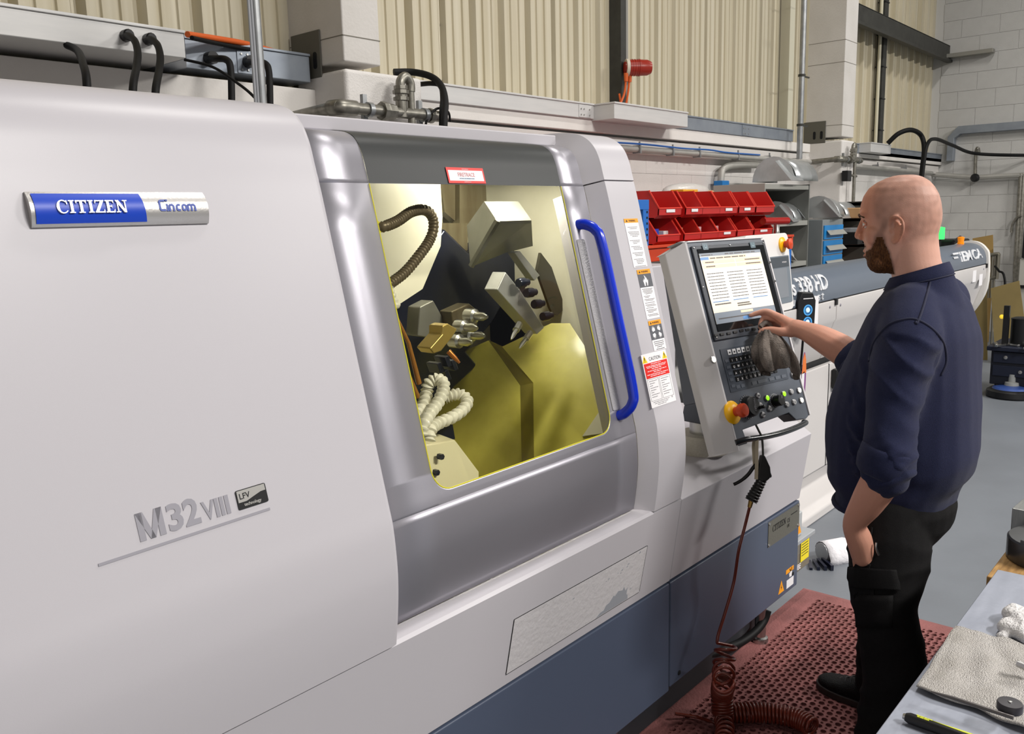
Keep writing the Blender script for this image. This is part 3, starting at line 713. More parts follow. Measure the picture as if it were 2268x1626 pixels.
def serif_letters(mb, fr, txt, size, c0, c1, thin=0.13, gap=0.10, sx=1.0):
    """a roman capital face: thick stems, thin arms, bracket serifs"""
    x = 0; T = 0.20; S = 0.075
    def stem(a, t=T): mb.prism(fr, [((a) * sx * size, 0), ((a + t) * sx * size, 0), ((a + t) * sx * size, size), (a * sx * size, size)], c0, c1)
    def bar(a0, a1, b0, b1): mb.prism(fr, [(a0 * sx * size, b0 * size), (a1 * sx * size, b0 * size), (a1 * sx * size, b1 * size), (a0 * sx * size, b1 * size)], c0, c1)
    def poly(p): mb.prism(fr, [(a * sx * size, b * size) for a, b in p], c0, c1)
    for ch in txt:
        if ch == 'I': bar(x, x + 0.42, 0, S); bar(x, x + 0.42, 1 - S, 1); stem(x + 0.11); x += 0.42
        elif ch == 'T':
            bar(x, x + 0.86, 1 - 0.09, 1); stem(x + 0.33); bar(x + 0.2, x + 0.66, 0, S); poly([(x, 1), (x + 0.05, 0.72), (x + 0.13, 0.91), (x + 0.13, 1)]); poly([(x + 0.86, 1), (x + 0.81, 0.72), (x + 0.73, 0.91), (x + 0.73, 1)]); x += 0.86
        elif ch == 'Z':
            bar(x + 0.04, x + 0.76, 0.91, 1); bar(x, x + 0.78, 0, 0.09); poly([(x, 0.05), (x + 0.25, 0.05), (x + 0.76, 0.95), (x + 0.51, 0.95)]); poly([(x + 0.04, 1), (x + 0.05, 0.72), (x + 0.14, 0.91)]); poly([(x + 0.78, 0), (x + 0.76, 0.28), (x + 0.67, 0.09)]); x += 0.78
        elif ch == 'E':
            stem(x + 0.1); bar(x, x + 0.7, 0, 0.09); bar(x, x + 0.68, 0.91, 1); bar(x + 0.2, x + 0.52, 0.46, 0.54); poly([(x + 0.68, 1), (x + 0.67, 0.72), (x + 0.59, 0.91)]); poly([(x + 0.73, 0.28), (x + 0.71, 0), (x + 0.61, 0.09)]); poly([(x + 0.52, 0.36), (x + 0.52, 0.64), (x + 0.46, 0.5)]); x += 0.73
        elif ch == 'N':
            bar(x, x + 0.34, 0, S); bar(x + 0.12, x + 0.20, 0, 1); poly([(x, 1), (x + 0.27, 1), (x + 0.86, 0), (x + 0.66, 0)]); bar(x + 0.74, x + 0.83, 0.03, 1); bar(x + 0.6, x + 0.97, 1 - S, 1); x += 0.97
        elif ch == 'C':
            n = 16; o = []; q = []
            for k in range(n + 1):
                t = math.radians(40 + 280 * k / n); o.append((x + 0.48 + 0.46 * math.cos(t), 0.5 + 0.53 * math.sin(t)))
                wv = 0.06 + 0.15 * max(0, -math.cos(t)) ; q.append((x + 0.48 + (0.46 - wv) * math.cos(t), 0.5 + (0.53 - 0.07) * math.sin(t)))
            for k in range(n): poly([o[k], o[k + 1], q[k + 1], q[k]])
            poly([(x + 0.76, 0.98), (x + 0.83, 1.0), (x + 0.85, 0.68), (x + 0.79, 0.68)]); x += 0.86
        x += gap
    return x * sx * size

SILV = M('brushed_silver_plate', (196, 193, 190), 0.36, 0.75, bump=(300, 0.04))
BLUEP = M('plate_blue', (16, 66, 190), 0.4)
tl = pp(54, 428, 0.006); tr = pp(446, 424, 0.006); br_ = pp(453, 494, 0.006); bl_ = pp(66, 506, 0.006)
pw = tr[0] - tl[0]; ph = (tl[1] + tr[1]) / 2 - (bl_[1] + br_[1]) / 2
fpl = Fr(PT.p(bl_[0], bl_[1], 0.006), PT.p(br_[0], br_[1]) - PT.p(bl_[0], bl_[1]), PT.p(tl[0], tl[1]) - PT.p(bl_[0], bl_[1]))
fpl = Fr(PT.p((bl_[0] + tl[0]) / 2, bl_[1], 0.006), (1, 0, 0), PT.u)
PH = ph; PW = pw
def barrel(a0, a1, b0, b1, c, lift=0.010, n=10, slant=0.0):
    """a bowed slab: its face is an arc across the height"""
    mb = MB(); rows = []
    for a in (a0, a1):
        rw = []
        for k in range(n + 1):
            t = k / n; b = b0 + (b1 - b0) * t
            aa = a + (slant * (t - 0.5) * -1 if a == a1 else 0)
            full = b / PH; rw.append(fpl.p(aa, b, c + lift * (1 - (2 * full - 1) ** 2)))
        rows.append(rw)
    mb.grid(rows[::-1]) if False else mb.grid(rows)
    base = [[fpl.p(a0, b0, 0), fpl.p(a0, b1, 0)], [fpl.p(a1, b0, 0), fpl.p(a1, b1, 0)]]
    mb.face(*([base[0][0]] + rows[0][:] + [base[0][1]])); mb.face(*([base[1][0]] + rows[1][:] + [base[1][1]]))
    mb.face(base[0][0], base[1][0], rows[1][0], rows[0][0]); mb.face(base[0][1], base[1][1], rows[1][-1], rows[0][-1])
    return mb
PLT = barrel(0, PW, 0, PH, 0.004).build('maker_plate', SILV, L, smooth=40, merge=True)
bw = PW * 0.605
def arc_c(b): return 0.004 + 0.010 * (1 - (2 * b / PH - 1) ** 2)
mb = MB(); rows = []
for k in range(11):
    b = PH * (0.075 + 0.855 * k / 10); rows.append([fpl.p(0.006, b, arc_c(b) + 0.0012), fpl.p(bw - 0.008 * (k / 10 - 0.5) * 2 * 0.3, b, arc_c(b) + 0.0012)])
mb.grid(rows).build('blue_field', BLUEP, PLT, smooth=40)
ls = PH * 0.36
mb = MB(); tmp = MB(); wd_ = serif_letters(tmp, fpl, 'CITIZEN', ls, 0, 0.001, sx=1.0)
scx = (PW * 0.385) / wd_
serif_letters(mb, fpl.at(PW * 0.125, PH * 0.33, 0), 'CITIZEN', ls, 0.012, 0.0175, sx=scx)
mb.build('raised_lettering', M('letter_silver', (222, 220, 218), 0.3, 0.4), PLT)
# rounded technical word mark on the silver half
def cincom(mb, fr, h, w, c0, c1):
    x = 0; xs = h * 0.62; wd = h * 0.185
    def arc(cx, cy, r, a0, a1, n=5): return [(cx + r * math.cos(math.radians(a0 + (a1 - a0) * k / n)), cy + r * math.sin(math.radians(a0 + (a1 - a0) * k / n))) for k in range(n + 1)]
    r = h * 0.16
    def C(x, hh, ww): return [(x + ww, hh - wd / 2)] + arc(x + wd / 2 + r, hh - wd / 2 - r, r, 90, 180) + arc(x + wd / 2 + r, wd / 2 + r, r, 180, 270) + [(x + ww, wd / 2)]
    S = [C(0, h, h * 0.62)]; x = h * 0.80
    S += [[(x, 0), (x, xs)], [(x, h * 0.86), (x, h)]]; x += h * 0.22
    def nn(x, ww): return [[(x, 0), (x, xs - wd / 2 - 0.0)], [(x, xs - wd / 2)] + [(x + ww - r, xs - wd / 2)] + arc(x + ww - r, xs - wd / 2 - r, r, 90, 0) + [(x + ww, 0)]]
    S += nn(x, h * 0.40); x += h * 0.62
    S += [C(x, xs, h * 0.44)]; x += h * 0.58
    o = arc(x + wd / 2 + r, xs - wd / 2 - r, r, 90, 180) + arc(x + wd / 2 + r, wd / 2 + r, r, 180, 270) + arc(x + h * 0.46 - r, wd / 2 + r, r, 270, 360) + arc(x + h * 0.46 - r, xs - wd / 2 - r, r, 0, 90)
    S += [o + [o[0]]]; x += h * 0.64
    S += nn(x, h * 0.36); S += [[(x + h * 0.36, xs - wd / 2)] + [(x + h * 0.72 - r, xs - wd / 2)] + arc(x + h * 0.72 - r, xs - wd / 2 - r, r, 90, 0) + [(x + h * 0.72, 0)]]
    tot = x + h * 0.78; k = w / tot
    glyph_strokes(mb, fr, [[(a * k, b) for a, b in s] for s in S], wd * 0.9, c0, c1)
mb = MB(); cincom(mb, fpl.at(PW * 0.692, PH * 0.36), PH * 0.36, PW * 0.225, 0.012, 0.0145)
mb.build('blue_word_mark', M('mark_blue', (22, 62, 160), 0.4), PLT)

# model number, underline and small badge; all lie along the cover
def cpt(px, py): a, b = pp(px, py, 0.0062); return a, b
u0 = cpt(217, 1249); u1 = cpt(597, 1124); fm = Fr(PT.p(u0[0], u0[1], 0.0062), (1, 0, 0), PT.u)
ul = u1[0] - u0[0]; db = u1[1] - u0[1]
def band(a0, a1, b0, b1, c0, c1):
    mb = MB(); s_ = db / ul
    return mb.prism(fm, [(a0, b0 + s_ * a0), (a1, b0 + s_ * a1), (a1, b1 + s_ * a1), (a0, b1 + s_ * a0)], c0, c1)
band(0, ul, -0.0045, 0.0, 0, 0.0008).build('model_underline', GREYINK, L)
fmr = Fr(fm.o, V((1, 0, 0)) + PT.u * (db / ul), PT.u)
def mpos(px, py): q = cpt(px, py); w = PT.p(q[0], q[1], 0.0062) - fmr.o; return w.dot(fmr.r), w.dot(fmr.u)
a_m, b_m = mpos(311, 1201); a_3, _ = mpos(372, 1180); a_v, b_v = mpos(446, 1153); a_e, _ = mpos(512, 1136)
hM = mpos(302, 1138)[1] - b_m
mb = MB()
def boxed(mb, txt, a0, a1, b, h, off):
    vs, fs = text_geo(txt, off); x0 = min(v[0] for v in vs); x1 = max(v[0] for v in vs); y0 = min(v[1] for v in vs); y1 = max(v[1] for v in vs)
    k0 = len(mb.v); 
    mb.v += [fmr.p(a0 + (v[0] - x0) / (x1 - x0) * (a1 - a0), b + (v[1] - y0) / (y1 - y0) * h, 0.0008 if v[2] > 0 else 0) for v in vs]
    mb.f += [tuple(i + k0 for i in f) for f in fs]
def mx_(px0, py0, px1, py1): return mpos(px0, py0)[0], mpos(px1, py1)[0]
a0_, a1_ = mx_(303, 1165, 362, 1150); wM = a1_ - a0_; sM = wM * 0.235
for p_ in ([(0, 0), (sM, 0), (sM, 1), (0, 1)], [(wM - sM, 0), (wM, 0), (wM, 1), (wM - sM, 1)], [(0, 1), (sM * 1.2, 1), (wM * .5 + sM * .42, 0), (wM * .5 - sM * .42, 0)], [(wM - sM * 1.2, 1), (wM, 1), (wM * .5 + sM * .42, 0), (wM * .5 - sM * .42, 0)]): mb.prism(fmr, [(a0_ + x, b_m + y * hM) for x, y in p_], 0, 0.0008)
boxed(mb, '3', *mx_(371, 1150, 404, 1140), b_m, hM, 0.03)
boxed(mb, '2', *mx_(407, 1140, 441, 1130), b_m, hM, 0.03)
a0_, a1_ = mx_(447, 1130, 475, 1120); boxed(mb, 'V', a0_, a1_, b_m, hM * 0.72, 0.02)
for q0, q1 in ((477, 485), (489, 497), (501, 510)): a0_, a1_ = mx_(q0, 1128, q1, 1126); mb.prism(fmr, [(a0_, b_m), (a1_, b_m), (a1_, b_m + hM * 0.72), (a0_, b_m + hM * 0.72)], 0, 0.0008)
mb.build('model_lettering', GREYINK, L)
ba0, bb0 = mpos(529, 1131); ba1, _ = mpos(595, 1112); bh = mpos(522, 1088)[1] - bb0
bd = MB().prism(fmr, rrect(ba0, ba1, bb0, bb0 + bh, 0.003), 0, 0.0015).build('technology_badge', BLACK, L)
bwid = ba1 - ba0
sw_ = [(ba0 + 0.002, bb0 + bh * 0.36), (ba0 + bwid * 0.3, bb0 + bh * 0.36), (ba0 + bwid * 0.55, bb0 + bh * 0.5), (ba0 + bwid * 0.8, bb0 + bh * 0.63), (ba1 - 0.002, bb0 + bh * 0.64), (ba1 - 0.002, bb0 + bh * 0.96), (ba0 + 0.002, bb0 + bh * 0.96)]
MB().prism(fmr, sw_, 0.0015, 0.0018).build('silver_swoosh', M('badge_silver', (172, 170, 166), 0.4, 0.3), bd)
MB().text(fmr.at(ba0 + bwid * 0.08, bb0 + bh * 0.52), 'LFV', bh * 0.42, 0.0018, 0.0021, 0.95, off=0.012).build('dark_letters', BLACK, bd)
MB().text(fmr.at(ba0 + bwid * 0.2, bb0 + bh * 0.13), 'technology', bh * 0.24, 0.0015, 0.0018, 0.93).build('pale_letters', M('badge_pale', (200, 198, 194), 0.5), bd)

# ---- warning labels down the pillar
FPp = PT
def lf(px, py): return pp(px, py, 0.0005)
def placed(tlp, blp, brp):
    """frame and size of a label from three photo corners on the pillar face"""
    a, b, c = (PT.p(*lf(*q), 0.0005) for q in (tlp, blp, brp))
    f = Fr(b, (1, 0, 0), PT.u); return f, (c - b).dot(f.r), (a - b).dot(f.u)
DKG = M('pictogram_grey', (88, 90, 96), 0.5)
YEL = M('triangle_yellow', (246, 208, 20), 0.5)
def lines(mb, f, w, rows, h, c0=0.0004, c1=0.0007, seed=1, words=True, ind=0.0):
    rn = random.Random(seed)
    for b, a0, a1 in rows:
        x = a0
        while x < a1 - 0.02 * (a1 - a0):
            wl_ = min(rn.uniform(0.06, 0.16) * (w if w else 1), a1 - x); mb.prism(f, [(x, b), (x + wl_, b), (x + wl_, b + h), (x, b + h)], c0, c1); x += wl_ + 0.018 * w
    return mb
def warning_head(par, f, w, b, h):
    o = MB().prism(f, [(0, b), (w, b), (w, b + h), (0, b + h)], 0, 0.0006).build('orange_header', ORANGE, par)
    MB().text(f.at(w * 0.56, b + h * 0.28), 'WARNING', h * 0.62, 0.0006, 0.0009, 0.95, 'CENTER', off=0.01).prism(f, [(w * 0.1, b + h * 0.25), (w * 0.24, b + h * 0.25), (w * 0.17, b + h * 0.78)], 0.0006, 0.0009).build('warning_word', INK, o)
def flame(mb, f, cx, cy, s, c0, c1):
    body = [(-0.30, -0.5), (-0.36, -0.2), (-0.44, 0.05), (-0.30, 0.0), (-0.28, 0.2), (-0.12, 0.02), (-0.08, 0.30), (-0.16, 0.5), (0.06, 0.36), (0.10, 0.16), (0.16, 0.3), (0.26, 0.1), (0.26, -0.05), (0.42, 0.08), (0.34, -0.22), (0.24, -0.5), (0.1, -0.5), (0.13, -0.28), (0.02, -0.08), (-0.1, -0.3), (-0.12, -0.5)]
    mb.prism(f, [(cx + a * s, cy + b * s) for a, b in body], c0, c1)
# label 1 : text only
f, w, h = placed((1378, 484), (1404, 592), (1432, 590)); 
f, w, h = placed((1378, 485), (1404, 593), (1434, 590))
p = MB().prism(f, [(0, 0), (w, 0), (w, h), (0, h)], 0, 0.0004).build('upper_warning_label', PAPER, L)
warning_head(p, f, w, h * 0.915, h * 0.085)
rows = [(h * k, w * a, w * b) for k, a, b in ((.82, .15, .85), (.79, .28, .78), (.72, .12, .9), (.69, .16, .9), (.66, .22, .88), (.63, .35, .75), (.545, .12, .85), (.515, .3, .8), (.485, .32, .6), (.42, .12, .75), (.39, .25, .9), (.36, .28, .9), (.29, .12, .9), (.26, .25, .85), (.23, .3, .8), (.16, .12, .8), (.13, .28, .85), (.10, .3, .8), (.07, .32, .7), (.015, .12, .9))]
lines(MB(), f, w, rows, h * 0.008, seed=3).stuff('fine_print', INK, p)
f, w, h = placed((1405, 599), (1433, 708), (1462, 706))
p = MB().prism(f, [(0, 0), (w, 0), (w, h), (0, h)], 0, 0.0004).build('fire_warning_label', PAPER, L)
warning_head(p, f, w, h * 0.91, h * 0.09)
b = MB().prism(f, [(0, h * .64), (w, h * .64), (w, h * .91), (0, h * .91)], 0.0003, 0.0006).build('grey_pictogram', DKG, p)
mb = MB(); flame(mb, f, w * 0.5, h * 0.775, h * 0.22, 0.0006, 0.0009); mb.build('flame_symbol', PAPER, b)
rows = [(h * k, w * a, w * b) for k, a, b in ((.60, .1, .9), (.575, .15, .85), (.55, .12, .88), (.525, .2, .85), (.5, .3, .75), (.455, .12, .6), (.43, .2, .5), (.39, .12, .9), (.365, .2, .8), (.32, .12, .85), (.28, .12, .8), (.255, .2, .9), (.215, .12, .7), (.175, .12, .9), (.15, .2, .85), (.125, .22, .6), (.08, .12, .9), (.055, .2, .95))]
lines(MB(), f, w, rows, h * 0.008, seed=5).stuff('fine_print', INK, p)
f, w, h = placed((1430, 713), (1449, 778), (1476, 772))
p = MB().prism(f, [(0, 0), (w, 0), (w, h), (0, h)], 0, 0.0004).build('hand_warning_label', PAPER, L)
warning_head(p, f, w, h * 0.85, h * 0.15)
b = MB().prism(f, [(0, h * .36), (w, h * .36), (w, h * .85), (0, h * .85)], 0.0003, 0.0006).build('grey_pictogram', DKG, p)
mb = MB()
for cx, cy, a in ((.27, .72, 20), (.72, .73, -15), (.27, .49, 200), (.72, .49, 160)):
    g = Fr(f.p(w * cx, h * cy), f.r, f.u).rot(math.radians(a)); s = h * 0.1
    mb.prism(g, [(-.8 * s, -.7 * s), (.7 * s, -.9 * s), (.9 * s, .2 * s), (.5 * s, .1 * s), (.45 * s, s), (.15 * s, .2 * s), (-.1 * s, 1.1 * s), (-.3 * s, .2 * s), (-.6 * s, .9 * s), (-.6 * s, .1 * s), (-s, .3 * s)], 0.0006, 0.0009)
mb.stuff('hand_symbols', PAPER, b)
rows = [(h * k, w * a, w * b) for k, a, b in ((.28, .1, .9), (.22, .12, .88), (.16, .15, .85), (.10, .3, .7), (.03, .2, .85))]
lines(MB(), f, w, rows, h * 0.018, seed=6).stuff('fine_print', INK, p)
f, w, h = placed((1419, 787), (1444, 905), (1498, 889))
p = MB().prism(f, [(0, 0), (w, 0), (w, h), (0, h)], 0, 0.0004).build('caution_label', PAPER, L)
MB().prism(f, [(w * .03, h * .54), (w * .97, h * .54), (w * .97, h * .82), (w * .03, h * .82)], 0.0003, 0.0006).build('red_panel', RED, p)
MB().text(f.at(w * 0.5, h * 0.86), 'CAUTION', h * 0.095, 0.0004, 0.0007, 0.92, 'CENTER').build('caution_word', INK, p)
mb = MB()
for cx in (.10, .90): mb.prism(f, [(w * (cx - .1), h * .835), (w * (cx + .1), h * .835), (w * cx, h * .975)], 0.0004, 0.0007)
tri = mb.stuff('yellow_triangles', YEL, p)
mb = MB()
for cx in (.10, .90): mb.prism(f, [(w * (cx - .012), h * .88), (w * (cx + .012), h * .88), (w * (cx + .016), h * .935), (w * (cx - .016), h * .935)], 0.0007, 0.001).box(f, w * (cx - .012), w * (cx + .012), h * .855, h * .868, 0.0007, 0.001)
mb.stuff('exclamation_marks', INK, tri)
rows = [(h * k, w * a, w * b) for k, a, b in ((.79, .3, .7), (.755, .1, .9), (.73, .12, .88), (.70, .3, .7), (.665, .12, .88), (.635, .35, .65), (.60, .08, .92), (.57, .2, .8))]
lines(MB(), f, w, rows, h * 0.011, 0.0006, 0.0009, seed=8).stuff('white_print', PAPER, p)
mb = MB()
for x0, x1 in ((.04, .47), (.51, .95)):
    for (a0, a1, b0, b1) in ((x0, x1, .12, .124), (x0, x1, .52, .524), (x0, x0 + .006, .12, .52), (x1 - .006, x1, .12, .52)): mb.box(f, w * a0, w * a1, h * b0, h * b1, 0.0004, 0.0007)
    lines(mb, f, w * 0.6, [(h * (.48 - .042 * k), w * (x0 + .06), w * (x1 - .06 - 0.1 * (k % 3))) for k in range(8)], h * 0.008, seed=int(x0 * 100))
lines(mb, f, w, [(h * .09, w * .1, w * .75), (h * .06, w * .15, w * .7), (h * .03, w * .25, w * .6)], h * 0.007, seed=12)
mb.text(f.at(w * .84, h * .085), 'CE', h * 0.04, 0.0004, 0.0007)
mb.stuff('fine_print', INK, p)
# ---- plate and stickers on the slate panels
FB = front((0, 1.30, 0))
def bp_(px, py): q = at(px, py, Y=1.299); return q.x, q.z
x0, z1 = bp_(1702, 1158); x1, _ = bp_(1771, 1118); _, z0 = bp_(1702, 1213); x1 = 3.183
zz1 = z1; zz0 = z0
mp = MB().box(FB, x0, x1, zz0, zz1, 0.0, 0.002).build('rating_plate', M('bare_plate', (120, 118, 108), 0.45, 0.6, bump=(120, 0.08)), L)
mb = MB(); w_l = serif_letters(MB(), FB, 'CITIZEN', 0.02, 0, 0.001); serif_letters(mb, FB.at(x0 + 0.035, zz0 + (zz1 - zz0) * 0.52), 'CITIZEN', 0.024, 0.002, 0.0025, sx=0.10 / w_l)
mb.text(FB.at(x0 + 0.165, zz0 + (zz1 - zz0) * 0.5), 'CE', 0.022, 0.002, 0.0025).text(FB.at(x0 + 0.165, zz0 + (zz1 - zz0) * 0.3), 'UK', 0.018, 0.002, 0.0025)
lines(mb, FB, 0.12, [(zz0 + (zz1 - zz0) * 0.72, x0 + 0.20, x1 - 0.02)], 0.003, 0.002, 0.0025).stuff('engraved_print', DARKGAP, mp)
mb = MB()
for a in (x0 + 0.008, x1 - 0.008):
    for b in (zz0 + 0.008, zz1 - 0.008): mb.lathe(FB.at(a, b), [(0.006, 0.002), (0.005, 0.0045), (0.001, 0.005)], 10)
mb.stuff('plate_screws', STEEL, mp)
ox0, oz0 = bp_(1741, 1272); ox1, _ = bp_(1757, 1260); 
st = MB().box(FB, ox0, ox1 + 0.004, oz0 - 0.003, oz0 + 0.014, 0, 0.0008).build('orange_warning_label', ORANGE, L)
hx_, hz_ = bp_(1741, 1306); hx1_, hz1_ = bp_(1755, 1282)
pl = MB().box(FB, hx_ + 0.004, ox1 + 0.006, hz_, hz_ + 0.034, 0, 0.0008).build('small_paper_label', PAPER, L)
hs = MB(); g = FB.at((hx_ + ox1) / 2 + 0.01, hz_ + 0.058); s = 0.014
hs.prism(g, [(-.9 * s, -1.2 * s), (.6 * s, -1.3 * s), (.9 * s, .1 * s), (.5 * s, 0), (.75 * s, 1.4 * s), (.35 * s, 1.4 * s), (0.1 * s, .2 * s), (-.6 * s, 1.4 * s), (-.9 * s, 1.1 * s), (-.45 * s, 0), (-1.1 * s, -.2 * s)], 0, 0.0008)
hs.build('hand_label', PAPER, L)
tx, tz = bp_(1724, 1318)
tt = MB().prism(FB, [(tx, tz), (tx + 0.052, tz), (tx + 0.026, tz + 0.05)], 0, 0.0008).build('hazard_triangle', ORANGE, L)
MB().prism(FB, [(tx + 0.022, tz + 0.01), (tx + 0.032, tz + 0.022), (tx + 0.026, tz + 0.022), (tx + 0.03, tz + 0.034), (tx + 0.02, tz + 0.02), (tx + 0.026, tz + 0.02)], 0.0008, 0.0011).build('bolt_symbol', INK, tt)
# ---- inside the lathe
CREAM = M('enclosure_cream', (214, 211, 196), 0.32, var=(5, 0.45, (186, 182, 158)), bump=(25, 0.08))
OILY = M('oil_wet_sheet', (206, 198, 92), 0.38, var=(9, 0.6, (164, 154, 60)), bump=(14, 0.12), coat=0.15)
OILSTEP = M('oil_wet_step', (148, 138, 70), 0.25, var=(12, 0.5, (120, 112, 62)), coat=0.4)
DKIRON = M('oily_iron_reflection_tint', (36, 41, 62), 0.28, 0.5, var=(9, 0.6, (22, 26, 44)), coat=0.4)  # dark iron; its navy tint paints in the blue reflection on the pane
BRNST = M('brown_stained_steel', (112, 104, 84), 0.35, 0.4, var=(8, 0.7, (80, 68, 46), (3, 3, 0.5)))
PLATE = M('ground_tool_steel', (186, 188, 192), 0.3, 0.45, bump=(60, 0.08))
BRASS = M('brass_block', (190, 166, 96), 0.32, 0.6)
MB().box(W, 1.08, 2.24, 2.02, 2.04, 0.85, 1.87).build('back_wall', CREAM, L)
wallp = [(-p.y, p.z) for p in psec(0.86, 1.86, 0.075)] + [(-2.03, 1.86), (-2.03, 0.86)]
MB().prism(side((2.2, 0, 0)), wallp, -0.015, 0.0).build('right_wall', CREAM, L)
MB().prism(side((1.085, 0, 0)), wallp, -0.008, 0.0).build('left_wall', CREAM, L)
MB().box(W, 1.08, 2.2, 1.62, 2.03, 1.855, 1.87).build('chamber_roof', CREAM, L)
MB().box(W, 1.08, 2.2, 1.36, 2.03, 0.87, 0.88).build('sump_floor', OILY, L)
def slab(poly, Y, th, fr=None):
    pts = [at(x, y, Y=Y) for x, y in poly]; f = front((0, Y, 0))
    return MB().prism(f, [(p.x, p.z) for p in pts], -th, 0)
q1 = at(1240, 712, X=2.19); q2 = at(1000, 800, Y=1.98); q3 = at(1350, 945, Y=1.44)
nA = (q2 - q1).cross(q3 - q1).normalized(); nA = nA if nA.y < 0 else -nA
def onA(x, y, off=0.0): return hit(x, y, q1 + nA * off, nA)
def sheet(pts, off, th=0.006):
    a = [onA(x, y, off) for x, y in pts]; b = [p - nA * th for p in a]; n = len(a)
    return MB().add(a + b, [tuple(range(n)), tuple(range(n, 2 * n))[::-1]] + [(i, n + i, n + (i + 1) % n, (i + 1) % n) for i in range(n)])
sheet([(840, 880), (1000, 790), (1082, 754), (1152, 854), (1156, 1060), (1000, 1110), (900, 1110)], 0.0).build('chute_sheet', OILY, L)
sheet([(1112, 768), (1221, 716), (1262, 716), (1336, 830), (1352, 940), (1183, 1050), (1181, 848)], 0.03).build('chute_sheet', OILY, L)
mb = MB(); a = [onA(1082, 754), onA(1152, 854), onA(1156, 1060)]; b = [onA(1113, 768, 0.03), onA(1181, 848, 0.03), onA(1184, 1050, 0.03)]
mb.grid([a, b]).build('chute_step', OILSTEP, L, solid=0.003)
sheet([(1290, 966), (1346, 884), (1350, 940), (1335, 960)], 0.036).build('corner_gusset', CREAM, L)
slab([(798, 380), (974, 380), (980, 480), (976, 545), (936, 640), (860, 690), (830, 640)], 1.80, 0.008).build('telescopic_cover', CREAM, L)
slab([(972, 380), (1020, 380), (1020, 500), (985, 470)], 1.97, 0.03).build('guide_channel', BRNST, L)
slab([(1018, 380), (1075, 380), (1078, 456), (1038, 500), (1018, 498)], 1.95, 0.03).build('guide_channel', BRNST, L)
slab([(965, 494), (1036, 494), (1036, 640), (900, 660), (930, 560)], 1.92, 0.03).build('slide_cover', BRNST, L)
# faceted spindle cover
A1, A2, A3, A4 = at(1072, 446, Y=1.72), at(1148, 446, Y=1.72), at(1177, 488, Y=1.62), at(1101, 490, Y=1.62)
B1, B2, B3 = at(1034, 500, Y=1.80), at(1042, 592, Y=1.72), at(1180, 545, Y=1.70)
SPC = M('worn_grey_cover', (128, 128, 124), 0.4, 0.35, var=(10, 0.5, (98, 96, 84)))
mb = MB(); mb.face(A1, A4, A3, A2); mb.face(A1, B1, B2, A4); mb.face(A4, B2, at(1120, 560, Y=1.70), B3, A3); mb.build('spindle_cover', SPC, L, solid=0.01)
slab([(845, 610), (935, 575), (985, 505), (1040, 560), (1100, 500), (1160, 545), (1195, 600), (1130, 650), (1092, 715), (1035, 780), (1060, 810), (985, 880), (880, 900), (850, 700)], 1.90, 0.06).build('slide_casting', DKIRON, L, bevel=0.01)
tp = slab([(1120, 602), (1152, 642), (1206, 726), (1190, 741), (1101, 642)], 1.60, 0.05).build('gang_tool_plate', PLATE, L, bevel=0.003)
slab([(1140, 560), (1152, 556), (1196, 610), (1184, 622)], 1.66, 0.03).build('clamp_strip', PLATE, L, bevel=0.002)
for x, y in ((1158, 626), (1175, 648), (1192, 673), (1211, 700)):
    c = at(x, y, Y=1.57); ax = Fr(c, V((0, 0, 1)), V((0.3, 1, 0.2)))
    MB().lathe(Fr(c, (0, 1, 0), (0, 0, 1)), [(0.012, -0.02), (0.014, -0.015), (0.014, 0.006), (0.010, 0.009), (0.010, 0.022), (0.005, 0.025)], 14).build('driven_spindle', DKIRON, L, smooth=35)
for (xa, ya), (xb, yb) in (((1150, 718), (1132, 752)), ((1174, 738), (1150, 772))):
    a = at(xa, ya, Y=1.58); b = at(xb, yb, Y=1.55); d = b - a
    MB().tube([a, a + d * 0.4, a + d * 0.42, a + d * 0.6, a + d * 0.8, b], [0.010, 0.010, 0.006, 0.0065, 0.0055, 0.002], 10).build('drill', STEEL, L, smooth=35)
slab([(1198, 560), (1222, 592), (1248, 670), (1246, 688), (1236, 698), (1224, 694), (1218, 680), (1190, 600)], 1.70, 0.01).build('wall_slot', M('dark_slot', (62, 58, 46), 0.5), L)
for poly, Y, nm, m in (([(980, 722), (992, 716), (1014, 729), (1004, 745), (978, 778), (962, 784), (952, 772), (980, 740)], 1.52, 'brass_tool_block', BRASS),
                       ([(1000, 690), (1040, 672), (1062, 690), (1055, 740), (1030, 760), (1005, 735)], 1.70, 'collet_nose', BRNST),
                       ([(930, 680), (960, 665), (985, 710), (965, 750), (925, 745)], 1.74, 'turret_face', SPC)):
    slab(poly, Y, 0.05).build(nm, m, L, bevel=0.004)
for k, (x, y) in enumerate(((1030, 725), (1046, 742), (1018, 756), (1052, 700))):
    c = at(x, y, Y=1.62); MB().lathe(front(c), [(0.02, -0.03), (0.02, 0), (0.012, 0.004), (0.012, 0.03), (0.005, 0.045)], 12).build('live_tool', STEEL, L, smooth=35)
for k, (x, y, w_) in enumerate(((985, 792, 9), (1000, 800, 8), (968, 806, 9), (985, 822, 8))):
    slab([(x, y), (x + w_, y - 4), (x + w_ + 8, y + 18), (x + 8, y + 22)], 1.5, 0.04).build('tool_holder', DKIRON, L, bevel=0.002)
a = at(993, 778, Y=1.48); b = at(1018, 804, Y=1.46); MB().tube([a, a.lerp(b, .6), b], [0.007, 0.006, 0.003], 10).build('copper_nozzle', M('copper', (190, 120, 60), 0.3, 0.8), L, smooth=40)
